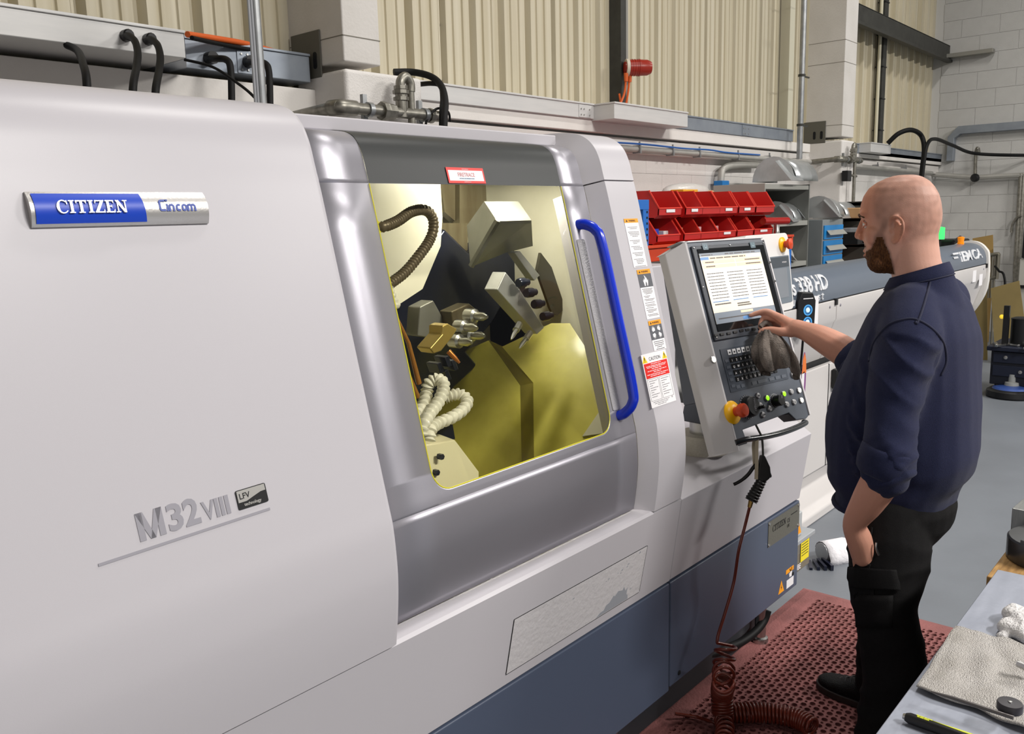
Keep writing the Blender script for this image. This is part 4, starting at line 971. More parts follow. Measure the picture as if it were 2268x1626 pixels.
# coolant hoses
def ribbed(path, r, pitch, mat, name, par, amp=0.14):
    P_ = smoothpts(path, 10); out = [P_[0]]; 
    for i in range(1, len(P_)):
        n = max(1, int((P_[i] - P_[i - 1]).length / (pitch / 3)))
        for j in range(1, n + 1): out.append(P_[i - 1].lerp(P_[i], j / n))
    rs = [r * (1 + amp * math.cos(2 * math.pi * k / 3)) for k in range(len(out))]
    return MB().tube(out, rs, 12).build(name, mat, par, smooth=60)
HOSEG = M('grey_braided_hose', (118, 106, 88), 0.4, 0.3)
T = lambda x, y, Y=1.55: at(x, y, Y=Y)
ribbed([T(826, 505, 1.57), T(850, 502), T(880, 490), T(910, 470), T(938, 465), T(956, 478), T(960, 505), T(950, 535), T(925, 570), T(895, 605), T(862, 630), T(840, 650)], 0.0125, 0.006, HOSEG, 'braided_hose', L, 0.1)
MB().tube([T(818, 508, 1.58), T(836, 503, 1.55)], 0.015, 12).build('yellow_ferrule', M('ferrule_yellow', (226, 214, 80), 0.4), L, smooth=40)
LOC = M('white_hose_plastic', (238, 236, 226), 0.35)
def beads(path, r, name):
    P_ = smoothpts(path, 12); L_ = 0; out = [P_[0]]; step = 0.0045
    acc = 0
    for i in range(1, len(P_)):
        seg = (P_[i] - P_[i - 1]).length; n = max(1, round(seg / step))
        for j in range(1, n + 1): out.append(P_[i - 1].lerp(P_[i], j / n))
    pat = [1.12, 1.12, 0.98, 0.84, 0.74]
    return MB().tube(out, [r * pat[k % 5] for k in range(len(out))], 14).build(name, LOC, L, smooth=50)
H_ = lambda x, y, Y=1.36: at(x, y, Y=Y)
beads([H_(925, 975, 1.36), H_(918, 945, 1.37), H_(922, 920, 1.38), H_(938, 898, 1.40), H_(945, 870, 1.42), H_(950, 850, 1.42), H_(968, 840, 1.41), H_(982, 850, 1.39), H_(980, 870, 1.38), H_(968, 895, 1.37), H_(952, 915, 1.36), H_(938, 940, 1.35), H_(932, 965, 1.35)], 0.0135, 'white_coolant_hose')
beads([H_(950, 975, 1.345), H_(955, 950, 1.35), H_(970, 938, 1.36), H_(1000, 925, 1.37), H_(1025, 908, 1.39), H_(1035, 888, 1.41), H_(1020, 874, 1.43), H_(1000, 876, 1.44), H_(985, 882, 1.45)], 0.0135, 'white_coolant_hose')
beads([H_(858, 640, 1.5), H_(866, 660, 1.5), H_(876, 685, 1.49)], 0.013, 'white_coolant_hose')
base = MB(); f_ = [H_(925, 985, 1.36), H_(1010, 972, 1.36), H_(1060, 1040, 1.33), H_(1040, 1110, 1.30), H_(930, 1120, 1.30)]
P_ = [at(920, 990, Y=1.37), at(1008, 974, Y=1.37), at(1062, 1045, Y=1.33), at(1062, 1120, Y=1.33), at(920, 1120, Y=1.33)]
mb = MB(); bk = [p + V((0, 0.06, 0.0)) for p in P_]; bk[0] += V((0, 0.02, 0.01)); bk[1] += V((0, 0.02, 0.01))
mb.add(P_ + bk, [(0, 1, 2, 3, 4), (9, 8, 7, 6, 5)] + [(i, 5 + i, 5 + (i + 1) % 5, (i + 1) % 5) for i in range(5)])
mb.build('hose_block', M('cream_hose_block', (226, 220, 188), 0.4), L, bevel=0.004)
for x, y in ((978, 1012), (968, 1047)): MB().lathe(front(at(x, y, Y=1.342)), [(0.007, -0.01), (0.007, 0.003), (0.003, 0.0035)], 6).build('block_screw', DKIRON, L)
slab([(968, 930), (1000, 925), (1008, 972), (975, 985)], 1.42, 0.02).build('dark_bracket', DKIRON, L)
for x, y, p in ((872, 690, ((905, 760), (928, 850))), (885, 770, ((905, 830), (925, 880)))):
    MB().tube([at(x, y, Y=1.52)] + [at(a, b, Y=1.5) for a, b in p], [0.004, 0.005, 0.007], 8).build('coolant_stream', M('oil_stream', (176, 120, 50), 0.15, trans=0.3), L, smooth=50)
ld = bpy.data.lights.new('chamber_lamp', 'AREA'); ld.shape = 'RECTANGLE'; ld.size = 0.3; ld.size_y = 0.06; ld.energy = 7; ld.color = (1, 0.97, 0.86)
lo_ = bpy.data.objects.new('chamber_lamp', ld); COL.objects.link(lo_); lo_.location = (1.95, 1.585, 1.838); lo_.rotation_euler = (math.radians(42), 0, 0)
MB().box(W, 1.64, 2.12, 1.545, 1.60, 1.850, 1.862).build('lamp_housing', SPC, L)

# ================================================================== THE CONTROL PANEL ON ITS POST
S_ = 0.415 / 0.43
PO = CAM + (V((2.57992355, 1.46860095, 1.57879434)) - CAM) * S_
pu = V((0.98545359, -0.16994478, 0)); pv = V((-0.05434236, -0.31511339, -0.94749695)); PW_, PH_ = 0.415, 0.69433 * S_
FP = Fr(PO + pv * PH_, pu, -pv)         # origin at the lower left corner of the front, normal to the operator
CPN = thing('control_panel', (2.52, 1.40, 0.88), 'tilted operator control panel with lit screen and keyboard on a post', 'control panel')
def lp(px, py, c=0.0): q = hit(px, py, FP.p(0, 0, c), FP.n) - FP.o; return q.dot(FP.r), q.dot(FP.u)
PGREY = M('panel_slate', (82, 88, 98), 0.42, bump=(400, 0.06)); PFRAME = M('panel_frame_light', (206, 204, 206), 0.38, spec=0.4); PDARK = M('panel_dark', (58, 62, 70), 0.45)
Hh = PH_
# front body with the hand slot at the foot
sl0 = lp(1640, 962)[1] if False else 0.0
fb = [(0, 0), (0.045, 0), (0.045, 0.085), (0.355, 0.095), (0.355, 0.0), (PW_, 0.02), (PW_, Hh), (0, Hh)]
a0s, b0s = lp(1636, 955); a1s, b1s = lp(1748, 917); a2s, _ = lp(1790, 945)
fb = [(0, 0), (0.052, 0), (0.045, b0s), (a1s, b1s + 0.004), (a1s + 0.03, 0.028), (PW_ - 0.02, 0.022), (PW_, 0.03), (PW_, Hh - 0.012), (PW_ - 0.012, Hh), (0, Hh)]
MB().prism(FP, fb, -0.05, 0.0).build('front_body', PGREY, CPN, bevel=0.003)
# pale cheeks either side and a pale top rim
ck = [(-0.012, -0.012), (0.0, 0.0), (0.0, Hh + 0.004), (-0.03, Hh + 0.002), (-0.03, 0.02)]
mb = MB()
def cheek(x0, x1, sgn):
    prof = [(0.0, 0.004), (0.0, -0.055), (-0.050 * sgn, -0.085), (-0.050 * sgn, -0.055), (-0.014 * sgn, -0.004), (-0.008 * sgn, 0.004)]
    lo = [FP.p(x0 + a, -0.015 + (0 if a == 0 else 0.0), c) for a, c in prof]; hi = [FP.p(x0 + a, Hh + 0.004 - (0.02 if c < -0.05 and a else 0), c) for a, c in prof]
    n = len(prof); mb = MB(); mb.add(lo + hi, [tuple(range(n)), tuple(range(n, 2 * n))[::-1]] + [(i, (i + 1) % n, n + (i + 1) % n, n + i) for i in range(n)]); return mb
cheek(0.0, 0, 1).build('side_cheek', PFRAME, CPN, bevel=0.004)
mb = MB(); mb.prism(FP, [(PW_, 0.03), (PW_ + 0.008, 0.035), (PW_ + 0.008, Hh - 0.01), (PW_, Hh - 0.005)], -0.05, 0.004); mb.build('side_cheek', PFRAME, CPN, bevel=0.002)
MB().prism(FP, [(-0.01, Hh), (PW_, Hh), (PW_, Hh + 0.006), (-0.03, Hh + 0.006)], -0.06, 0.002).build('top_rim', PFRAME, CPN, bevel=0.002)
# rear housing narrowing to the post
hb_ = [FP.p(-0.045, 0.16, -0.07), FP.p(PW_ - 0.02, 0.16, -0.07), FP.p(PW_ - 0.02, Hh - 0.02, -0.06), FP.p(-0.045, Hh - 0.03, -0.06)]
hk_ = [FP.p(-0.01, 0.16, -0.17), FP.p(PW_ - 0.05, 0.16, -0.17), FP.p(PW_ - 0.05, Hh - 0.07, -0.11), FP.p(-0.02, Hh - 0.07, -0.11)]
MB().add(hb_ + hk_, [(0, 1, 2, 3), (7, 6, 5, 4)] + [(i, 4 + i, 4 + (i + 1) % 4, (i + 1) % 4) for i in range(4)]).build('rear_housing', PGREY, CPN, bevel=0.008)
pc = at(1562, 990, Z=0.905); pc = V((2.56, 1.385, 0.88))
MB().lathe(Fr(pc, (1, 0, 0), (0, 1, 0)), [(0.085, 0), (0.088, 0.006), (0.088, 0.058), (0.083, 0.064), (0.05, 0.064)], 36).build('base_ring', M('speckled_cast_base', (186, 182, 172), 0.45, var=(160, 0.4, (160, 152, 136))), CPN, smooth=35)
MB().lathe(Fr(pc, (1, 0, 0), (0, 1, 0)), [(0.047, 0.062), (0.047, 0.12)], 28).build('post', STEEL, CPN, smooth=35)
mb = MB(); y0_ = pc + V((0, 0, 0.105))
pillar_top = [FP.p(-0.035, 0.165, -0.09), FP.p(0.10, 0.165, -0.09), FP.p(0.10, 0.165, -0.17), FP.p(-0.01, 0.165, -0.17)]
rg = [pc + V((-0.062, -0.05, 0.105)), pc + V((0.062, -0.06, 0.105)), pc + V((0.062, 0.06, 0.105)), pc + V((-0.05, 0.06, 0.105))]
MB().add(rg + pillar_top, [(0, 1, 2, 3)[::-1], (4, 5, 6, 7)] + [(i, (i + 1) % 4, 4 + (i + 1) % 4, 4 + i) for i in range(4)]).build('post_shroud', PGREY, CPN, bevel=0.01, seg=3)
# screen unit
g0, g1 = lp(1524, 545), lp(1686, 535); g2 = lp(1730, 748); g3 = lp(1577, 757)
gx0, gx1 = 0.012, PW_ - 0.008; gy1 = Hh - 0.014; gy0 = g3[1]
bz_ = MB().box(FP, gx0, gx1, gy0, gy1, 0, 0.008).build('screen_bezel', PDARK, CPN, bevel=0.003)
GL2 = M('screen_black_glass', (16, 18, 20), 0.08, coat=0.6)
ix0, ix1 = gx0 + 0.022, gx1 - 0.012
MB().box(FP, ix0, ix1, gy0 + 0.028, gy1 - 0.012, 0.008, 0.0105).build('black_glass', GL2, bz_)
s0, s1, s2, s3 = lp(1543, 563), lp(1676, 556), lp(1716, 700), lp(1580, 720)
sx0 = (s0[0] + s3[0]) / 2; sx1 = (s1[0] + s2[0]) / 2; sy1 = (s0[1] + s1[1]) / 2; sy0 = (s2[1] + s3[1]) / 2
SCRN = M('lit_screen', (236, 226, 208), 0.25, emit=((246, 228, 200), 0.3))
sc_ = MB().box(FP, sx0, sx1, sy0, sy1, 0.0105, 0.0112).build('screen_display', SCRN, CPN)
swd, sht = sx1 - sx0, sy1 - sy0; FS = FP.at(sx0, sy0, 0.0112)
def sbar(x0, x1, y0, y1, nm, m, c=0.0004): return MB().box(FS, swd * x0, swd * x1, sht * y0, sht * y1, 0, c).build(nm, m, sc_)
SG = M('screen_grey', (120, 128, 138), 0.3, emit=((120, 128, 138), 0.4)); SB = M('screen_blue', (92, 132, 178), 0.3, emit=((92, 132, 178), 0.4)); ST = M('screen_tan', (226, 200, 168), 0.3, emit=((226, 200, 168), 0.5)); SI = M('screen_ink', (96, 92, 90), 0.3); SW = M('screen_pale', (250, 246, 236), 0.3, emit=((250, 246, 240), 0.35))
sbar(0, 1, .955, 1, 'title_bar', SG); sbar(0.0, .13, .905, .945, 'mode_tab', SB); sbar(.14, .74, .905, .945, 'menu_strip', ST)
for i, (x0, x1, y0, y1) in enumerate(((.02, .53, .845, .895), (.55, .98, .845, .895), (.02, .53, .785, .83), (.55, .98, .785, .83))): sbar(x0, x1, y0, y1, 'value_field', ST)
sbar(.02, .98, .30, .755, 'program_table', SW)
for x0, x1 in ((.03, .28), (.35, .60), (.68, .93)): sbar(x0, x1, .30, .312, 'section_rule', SB, 0.0007)
sbar(0, 1, .10, .155, 'status_bar', SG); sbar(.42, .62, .112, .145, 'orange_status', ST, 0.0008); sbar(0, 1, 0, .10, 'soft_menu', SG)
mb = MB()
lines(mb, FS, swd * 0.9, [(sht * .965, swd * .03, swd * .2), (sht * .967, swd * .4, swd * .9), (sht * .915, swd * .15, swd * .72)], sht * 0.016, 0.0004, 0.0008, seed=2)
for r in range(9): lines(mb, FS, swd * 0.22, [(sht * (.70 - .044 * r), swd * (.04 + .32 * c), swd * (.30 + .32 * c)) for c in range(3)], sht * 0.012, 0.0004, 0.0007, seed=20 + r)
lines(mb, FS, swd * 0.2, [(sht * .86, swd * .06, swd * .2), (sht * .86, swd * .7, swd * .95), (sht * .80, swd * .06, swd * .2), (sht * .80, swd * .7, swd * .95), (sht * .26, swd * .05, swd * .3), (sht * .24, swd * .4, swd * .6), (sht * .21, swd * .4, swd * .62), (sht * .06, swd * .05, swd * .6)], sht * 0.016, 0.0004, 0.0008, seed=44)
o = mb.stuff('screen_lettering', SI, sc_)
MB().prism(FS, rrect(swd * .43, swd * .56, sht * .012, sht * .06, sht * .02, 4), 0, 0.0008).build('blue_soft_key', SB, sc_)
for px, py in ((1556, 548), (1661, 544)):
    a, b = lp(px, py); c = MB().prism(FP, rrect(a - 0.014, a + 0.014, b - 0.012, b + 0.010, 0.003, 3), 0.0105, 0.0115).build('clip_recess', M('clip_blue', (70, 92, 104), 0.3), bz_)
    MB().prism(FP, [(a - .006, b - .006), (a + .006, b - .006), (a + .006, b + .004), (a + .004, b + .004), (a + .004, b - .004), (a - .004, b - .004), (a - .004, b + .004), (a - .006, b + .004)], 0.0115, 0.0122).build('clip_mark', M('clip_pale', (150, 176, 186), 0.4), bz_)
for a, b in ((gx0 + .008, gy1 - .006), (gx0 + .005, (gy0 + gy1) / 2 + .02), (gx0 + .008, gy0 + .01), (gx1 - .008, gy1 - .006), ((gx0 + gx1) / 2, gy1 - .005)):
    MB().lathe(FP.at(a, b), [(0.0032, 0.008), (0.0028, 0.0105), (0.001, 0.011)], 8).build('bezel_screw', STEEL, bz_)
for px, py in ((1582, 744), (1595, 742), (1610, 740), (1624, 737), (1638, 734), (1651, 732), (1666, 731), (1680, 729)):
    a, b = lp(px, py); MB().box(FP, a - .012, a + .008, b - .004, b + .004, 0.008, 0.0115).build('soft_key', BLACK, bz_, bevel=0.001)
for px, py in ((1698, 583), (1706, 625)):
    a, b = lp(px, py); MB().box(FP, gx1 - 0.012, gx1 + 0.006, b - .003, b + .003, 0.004, 0.010).build('card_slot', BLACK, bz_)
# keyboard field
k0, k1, k2, k3 = lp(1590, 778), lp(1703, 756), lp(1744, 841), lp(1625, 868)
kb = MB().box(FP, 0.03, 0.352, k3[1], k0[1] + 0.004, 0, 0.0022).build('keyboard_membrane', M('membrane_slate', (66, 72, 82), 0.35), CPN)
kw = 0.322; kh = k0[1] - k3[1]
KEYB = M('key_black', (14, 14, 16), 0.35); KEYW = M('key_pale', (214, 214, 216), 0.4)
FK = FP.at(0.03, k3[1], 0.0022)
for i in range(11):
    MB().box(FK, kw * (.10 + .076 * i), kw * (.155 + .076 * i), kh * .86, kh * .985, 0, 0.0025).build('function_key', KEYW if i < 9 else PGREY, kb, bevel=0.0008)
mb = MB()
for i in range(11): mb.box(FK, kw * (.115 + .076 * i), kw * (.14 + .076 * i), kh * .895, kh * .935, 0.0025, 0.0028)
o = mb.stuff('key_lettering', INK, kb)
for r in range(4):
    for i in range(11 - r // 2):
        x0 = .105 + .072 * i + .005 * r
        MB().box(FK, kw * x0, kw * (x0 + .056), kh * (.68 - .155 * r), kh * (.80 - .155 * r), 0, 0.003).build('letter_key', KEYB, kb, bevel=0.0008)
mb = MB(); ch = ['1234567890-', 'QWERTYUIOP', 'ASDFGHJKL;', 'ZXCVBNM,.', '']
for r in range(4):
    for i, c in enumerate(ch[r][:11 - r // 2]):
        x0 = .105 + .072 * i + .005 * r; mb.text(FK.at(kw * (x0 + .028), kh * (.70 - .155 * r)), c, kh * 0.075, 0.003, 0.0033, 1, 'CENTER', off=0.01)
mb.stuff('key_letters', PAPER, kb)
for i in range(5): MB().box(FK, kw * .03, kw * .085, kh * (.70 - .15 * i), kh * (.77 - .15 * i), 0, 0.0014).build('mode_key', PGREY, kb)
for x0, x1 in ((.10, .16), (.18, .24), (.36, .44), (.46, .62), (.66, .74), (.77, .85), (.88, .96)): MB().box(FK, kw * x0, kw * x1, kh * .05, kh * .13, 0, 0.0014).build('mode_key', PGREY, kb)
# lit and unlit push buttons
LITW = M('button_lit_white', (250, 248, 236), 0.3, emit=((255, 250, 232), 0.9)); LITG = M('button_lit_green', (170, 240, 50), 0.3, emit=((160, 240, 30), 0.8)); BTN = M('button_grey', (178, 178, 180), 0.35); BRIM = M('button_rim', (150, 150, 152), 0.3, 0.6)
def button(px, py, r, m, ring=True, ptxt=None):
    a, b = lp(px, py); f = FP.at(a, b)
    o = MB().lathe(f, [(r, 0), (r, 0.004), (r * .86, 0.006), (r * .84, 0.0055)], 22).build('button_rim', BRIM, CPN, smooth=35)
    MB().lathe(f, [(r * .84, 0.003), (r * .82, 0.0068), (r * .6, 0.0075), (0.0001, 0.0078)], 22).build('button_cap', m, o, smooth=35)
    if ptxt: MB().text(f.at(0, -r * .3), ptxt, r * .8, 0.0074, 0.0082, 0.8, 'CENTER').build('button_lettering', INK, o)
for px, py, m, tx in ((1677, 877, BTN, 'INT'), (1697, 882, LITG, None), (1682, 898, BTN, 'x1'), (1703, 905, BTN, 'O'), (1688, 919, BTN, 'x100'), (1734, 873, LITG, None), (1741, 896, BTN, 'I'), (1751, 868, BTN, None), (1757, 891, BTN, 'II'), (1768, 865, LITW, None), (1773, 887, LITW, None)):
    button(px, py, 0.0105, m, True, tx)
button(1755, 830, 0.013, M('button_white', (232, 232, 232), 0.35)); button(1744, 805, 0.013, M('button_white', (232, 232, 232), 0.35)); button(1578, 797, 0.012, LITW)
# emergency stop, handwheel, override knob, bow handle
a, b = lp(1621, 914); f = FP.at(a, b)
es = MB().lathe(f, [(0.038, 0), (0.038, 0.004), (0.034, 0.009), (0.024, 0.014), (0.016, 0.016)], 28).build('stop_collar', M('stop_yellow', (248, 186, 10), 0.35), CPN, smooth=35)
MB().lathe(f, [(0.015, 0.014), (0.015, 0.03), (0.0215, 0.034), (0.023, 0.04), (0.022, 0.050), (0.017, 0.054), (0.0001, 0.055)], 24).build('mushroom_head', M('stop_red', (206, 70, 30), 0.35), es, smooth=35)
a, b = lp(1655, 902); f = FP.at(a, b)
hw = MB().lathe(f, [(0.040, 0), (0.040, 0.002)], 32).build('dial_scale', PDARK, CPN)
MB().lathe(f, [(0.033, 0.002), (0.035, 0.006), (0.033, 0.024), (0.029, 0.028), (0.0001, 0.029)], 32).build('hand_wheel', BLACK, hw, smooth=35)
mb = MB().text(f.rot(math.radians(80)).at(-0.018, -0.008), 'CITIZEN', 0.0125, 0.029, 0.0295, 0.9); mb.build('wheel_lettering', GREYINK, hw)
MB().lathe(f.at(0.026, -0.01), [(0.006, 0.026), (0.005, 0.034), (0.006, 0.048), (0.0001, 0.049)], 12).build('crank_knob', BLACK, hw, smooth=35)
mb = MB()
for k in range(24):
    t = 2 * math.pi * k / 24; g = f.rot(t); mb.box(g, 0.0355, 0.039, -0.0005, 0.0005, 0.002, 0.0024)
mb.stuff('scale_markings', PAPER, hw)
a, b = lp(1716, 889); f = FP.at(a, b)
ok = MB().lathe(f, [(0.021, 0), (0.021, 0.003), (0.0185, 0.004), (0.0185, 0.026), (0.017, 0.028), (0.0001, 0.0285)], 28).build('override_knob', BLACK, CPN, smooth=35)
mb = MB()
for k in range(18):
    g = f.rot(math.radians(-40 + 15.5 * k)); mb.box(g, 0.0225, 0.027, -0.0008, 0.0008, 0, 0.0006)
mb.box(f.rot(math.radians(70)), 0.006, 0.017, -0.0008, 0.0008, 0.0286, 0.029).stuff('scale_markings', PAPER, ok)
hbp = [(1628, 981, 0.0), (1645, 975, 0.012), (1680, 970, 0.02), (1715, 962, 0.024), (1750, 950, 0.02), (1778, 938, 0.01), (1786, 934, -0.01)]
MB().tube(smoothpts([FP.p(*lp(x, y), 0) + FP.n * c for x, y, c in hbp], 6), 0.0095, 12).build('bow_handle', M('black_handle', (36, 38, 42), 0.25, coat=0.3), CPN, smooth=50)
MB().prism(FP, [(a1s, b1s), (PW_ - 0.035, b1s + 0.006), (PW_ - 0.02, 0.03), (a1s + 0.03, 0.028)], -0.05, -0.004).build('handle_recess', BLACK, CPN)
# ================================================================== BAR FEEDER
FD_G = M('feeder_slate', (96, 106, 120), 0.3, 0.15, bump=(300, 0.04)); FD_W = M('feeder_pale_grey', (206, 202, 200), 0.38, bump=(500, 0.03))
BF = thing('bar_feeder', (5.6, 1.9, 0), 'long grey and white bar feeder with rounded top, running past the operator', 'bar feeder')
X0, X1 = 3.42, 7.93
arc = smoothpts([(1.722, 1.205, 0), (1.724, 1.255, 0), (1.745, 1.315, 0), (1.795, 1.358, 0), (1.86, 1.372, 0), (1.93, 1.36, 0), (1.985, 1.31, 0), (2.0, 1.205, 0)], 5)
ap = [(p.x, p.y) for p in arc]
def yz(poly, x0, x1, mb=None):
    mb = mb or MB(); f = Fr((0, 0, 0), (0, 1, 0), (0, 0, 1)); return mb.prism(f, poly, x0, x1)
yz(ap, X0, X1 - 0.06).build('guide_tube_cover', FD_G, BF, smooth=40)
lowp = [(1.716, 1.198), (1.716, 1.095), (1.728, 1.075), (1.80, 0.86), (2.0, 0.86), (2.0, 1.198)]
edges = [X0 + 0.28, 4.62, 5.60, 6.55, X1 - 0.06]
for a, b in zip(edges[:-1], edges[1:]):
    p = yz(lowp, a + 0.004, b - 0.004).build('side_panel', FD_W, BF, bevel=0.004)
    mb = MB().box(W, b - 0.035, b - 0.012, 1.705, 1.73, 1.172, 1.206); mb.build('panel_clip', BLACK, p)
    mb = MB()
    for x, z in ((a + 0.05, 1.165), (b - 0.1, 1.168)): mb.lathe(front((x, 1.716, z)), [(0.008, 0), (0.007, 0.004), (0.002, 0.005)], 8)
    mb.stuff('panel_screws', GREYINK, p)
MB().box(W, X0 + 0.25, X1 - 0.06, 1.722, 2.0, 1.196, 1.208).build('shadow_joint', DARKGAP, BF)
ecap = [(1.708, 1.0), (1.708, 1.26), (1.735, 1.33), (1.79, 1.376), (1.86, 1.388), (1.94, 1.374), (2.0, 1.32), (2.02, 1.2), (2.02, 0.9), (1.86, 0.78), (1.80, 0.80)]
yz([(p.x, p.y) for p in smoothpts([(a, b, 0) for a, b in ecap], 4, True)], X1 - 0.06, X1).build('end_cap', M('feeder_white', (226, 223, 218), 0.35), BF, smooth=40)
yz([(1.80, 0.862), (1.74, 0.85), (1.74, 0.28), (1.78, 0.26), (2.02, 0.26), (2.02, 0.862)], 3.75, 4.94).build('front_cabinet', FD_W, BF, bevel=0.006)
MB().box(W, 3.76, 4.93, 1.75, 2.01, 0.862, 0.872).build('cabinet_joint', DARKGAP, BF)
MB().box(W, 4.60, 4.605, 1.7375, 1.75, 0.28, 0.85).build('door_seam', DARKGAP, BF)
yz([(1.78, 0.26), (1.82, 0.16), (1.72, 0.05), (1.72, 0.0), (2.05, 0.0), (2.02, 0.26)], 3.8, 4.9).build('plinth', FD_W, BF, bevel=0.01)
MB().box(W, 6.6, 6.9, 1.78, 1.98, 0.0, 0.88).build('rear_leg', FD_W, BF, bevel=0.01)
c = at(1850, 836, Y=1.735)
sw_o = MB().box(front(c), -0.055, 0.055, -0.055, 0.055, 0, 0.025).build('rotary_switch', BLACK, BF, bevel=0.006)
MB().lathe(front(c), [(0.035, 0.025), (0.033, 0.05), (0.0001, 0.052)], 20).box(front(c), -0.012, 0.012, -0.04, 0.04, 0.05, 0.075).build('switch_knob', BLACK, sw_o, smooth=35)
c = at(1837, 905, Y=1.739); MB().prism(front(c), [(-0.05, -0.06), (0.06, -0.06), (0.005, 0.05)], 0, 0.0015).build('hazard_sticker', ORANGE, BF)
c = at(1850, 862, Y=1.735); MB().lathe(front(c), [(0.014, 0), (0.012, 0.014), (0.0001, 0.016)], 12).build('cabinet_lock', STEEL, BF)
# multicoloured logo patch on the cabinet
c = at(1780, 835, Y=1.739); lg = MB().prism(front(c), [(0.045 * math.cos(t) * 0.6, 0.13 * math.sin(t)) for t in [math.pi * 2 * k / 20 for k in range(20)]], 0, 0.0012).build('oval_sticker', M('sticker_violet', (130, 74, 130), 0.5), BF)
MB().prism(front(c), [(-0.027, 0.02), (0.027, 0.02), (0.02, 0.09), (0, 0.125), (-0.02, 0.09)], 0.0012, 0.002).build('orange_sector', M('sector_orange', (226, 120, 50), 0.5), lg)
MB().prism(front(c), [(-0.027, 0.02), (0.005, 0.03), (0.0, -0.08), (-0.015, -0.10), (-0.027, -0.05)], 0.0012, 0.002).build('white_sector', PAPER, lg)
# printed names along the tube
n_t = V((0, -0.86, 0.5)).normalized()
ft = Fr((3.62, 1.7265, 1.268), (1, 0, 0), V((0, 0.5, 0.86)))
def curved_text(txt, x0, zb, size, sx, shear=0.0, off=0.0, space=1.0):
    """letters laid on the bowed tube cover"""
    vs, fs = text_geo(txt, off, 'LEFT', shear, space); mb = MB()
    def surf(h):
        best = None
        for i in range(len(arc) - 1):
            a, b = arc[i], arc[i + 1]
            if a.y <= h <= b.y and b.x < 1.87:
                t = (h - a.y) / (b.y - a.y + 1e-9); return a.x + (b.x - a.x) * t
        return 1.86
    mb.v = [V((x0 + p[0] * size * sx, surf(zb + p[1] * size) - (0.007 if p[2] > 0 else -0.002), zb + p[1] * size)) for p in vs]; mb.f = [tuple(f) for f in fs]
    return mb
FTX = M('feeder_print', (206, 208, 212), 0.45)
q0 = at(1832, 612, Y=1.74).x; q1_ = at(1757, 640, Y=1.74).x
curved_text('Boss 338 HD', q1_ - 0.22, 1.268, 0.105, (q0 - q1_ + 0.22) / (0.105 * 5.6), 0.28, 0.02).build('model_lettering', FTX, BF)
curved_text('superfast', q1_ - 0.12, 1.216, 0.062, 1.28, 0.2, 0.0, 1.5).build('speed_lettering', FTX, BF)
e0 = 7.10; e1 = 7.78
curved_text('IEMCA', e0, 1.262, 0.10, (e1 - e0) / (0.1 * 3.1), 0.2, 0.015).build('brand_lettering', FTX, BF)
mb = MB()
for k in range(3): mb.add(*[[V((e0 - 0.20 + 0.028 * k, 1.735, 1.335 - 0.03 * k)), V((e0 - 0.05, 1.735, 1.335 - 0.03 * k)), V((e0 - 0.05, 1.728, 1.322 - 0.03 * k)), V((e0 - 0.20 + 0.028 * k, 1.728, 1.322 - 0.03 * k))], [(0, 1, 2, 3)]])
mb.stuff('brand_stripes', FTX, BF)
for px, py in ((2158, 612), (2172, 620)):
    c = at(px, py, Y=1.716); MB().box(front(c), -0.05, 0.05, -0.045, 0.045, -0.001, 0.0015).build('paper_label', PAPER, BF)
# amber beacon on the tube
c = V((7.62, 1.86, 1.37)); bc = MB().lathe(Fr(c, (1, 0, 0), (0, 1, 0)), [(0.025, 0), (0.025, 0.015), (0.022, 0.017), (0.026, 0.055), (0.015, 0.06), (0.0001, 0.061)], 16).build('amber_beacon', M('amber_lens', (226, 130, 20), 0.2, emit=((240, 140, 20), 0.4)), BF, smooth=35)
# small operator terminal at the near end
pf = Fr((3.36, 1.60, 1.235), (1, 0, 0), V((0, 0.12, 1)))
tw, th_ = 0.43, 0.345
hs_ = MB().prism(pf, rrect(0, tw, 0, th_, 0.03, 6), -0.11, 0.0).build('terminal_housing', M('terminal_white', (226, 224, 222), 0.35), BF, smooth=40, bevel=0.004)
sc2 = MB().prism(pf, rrect(0.07, tw - 0.02, 0.035, th_ - 0.10, 0.008, 3), 0, 0.004).build('terminal_bezel', M('terminal_bezel_grey', (110, 120, 130), 0.4), hs_)
MB().box(pf, 0.09, tw - 0.055, 0.06, th_ - 0.155, 0.004, 0.005).build('terminal_screen', M('dim_screen', (120, 126, 134), 0.2), hs_)
MB().box(pf, 0.08, tw - 0.03, th_ - 0.15, th_ - 0.105, 0.004, 0.0055).build('dark_strip', M('strip_dark', (52, 62, 72), 0.3), hs_)
MB().text(pf.at(tw - 0.10, th_ - 0.132), 'MITSUBISHI', 0.009, 0.0055, 0.006).stuff('maker_lettering', PAPER, hs_)
f2 = pf.at(tw - 0.075, th_ - 0.052)
MB().lathe(f2, [(0.034, 0), (0.034, 0.006), (0.02, 0.014)], 20).build('stop_collar', M('stop_yellow', (248, 186, 10), 0.35), hs_, smooth=35)
MB().lathe(f2, [(0.015, 0.012), (0.015, 0.024), (0.023, 0.03), (0.024, 0.042), (0.0001, 0.05)], 18).build('mushroom_head', M('stop_red', (206, 70, 30), 0.35), hs_, smooth=35)
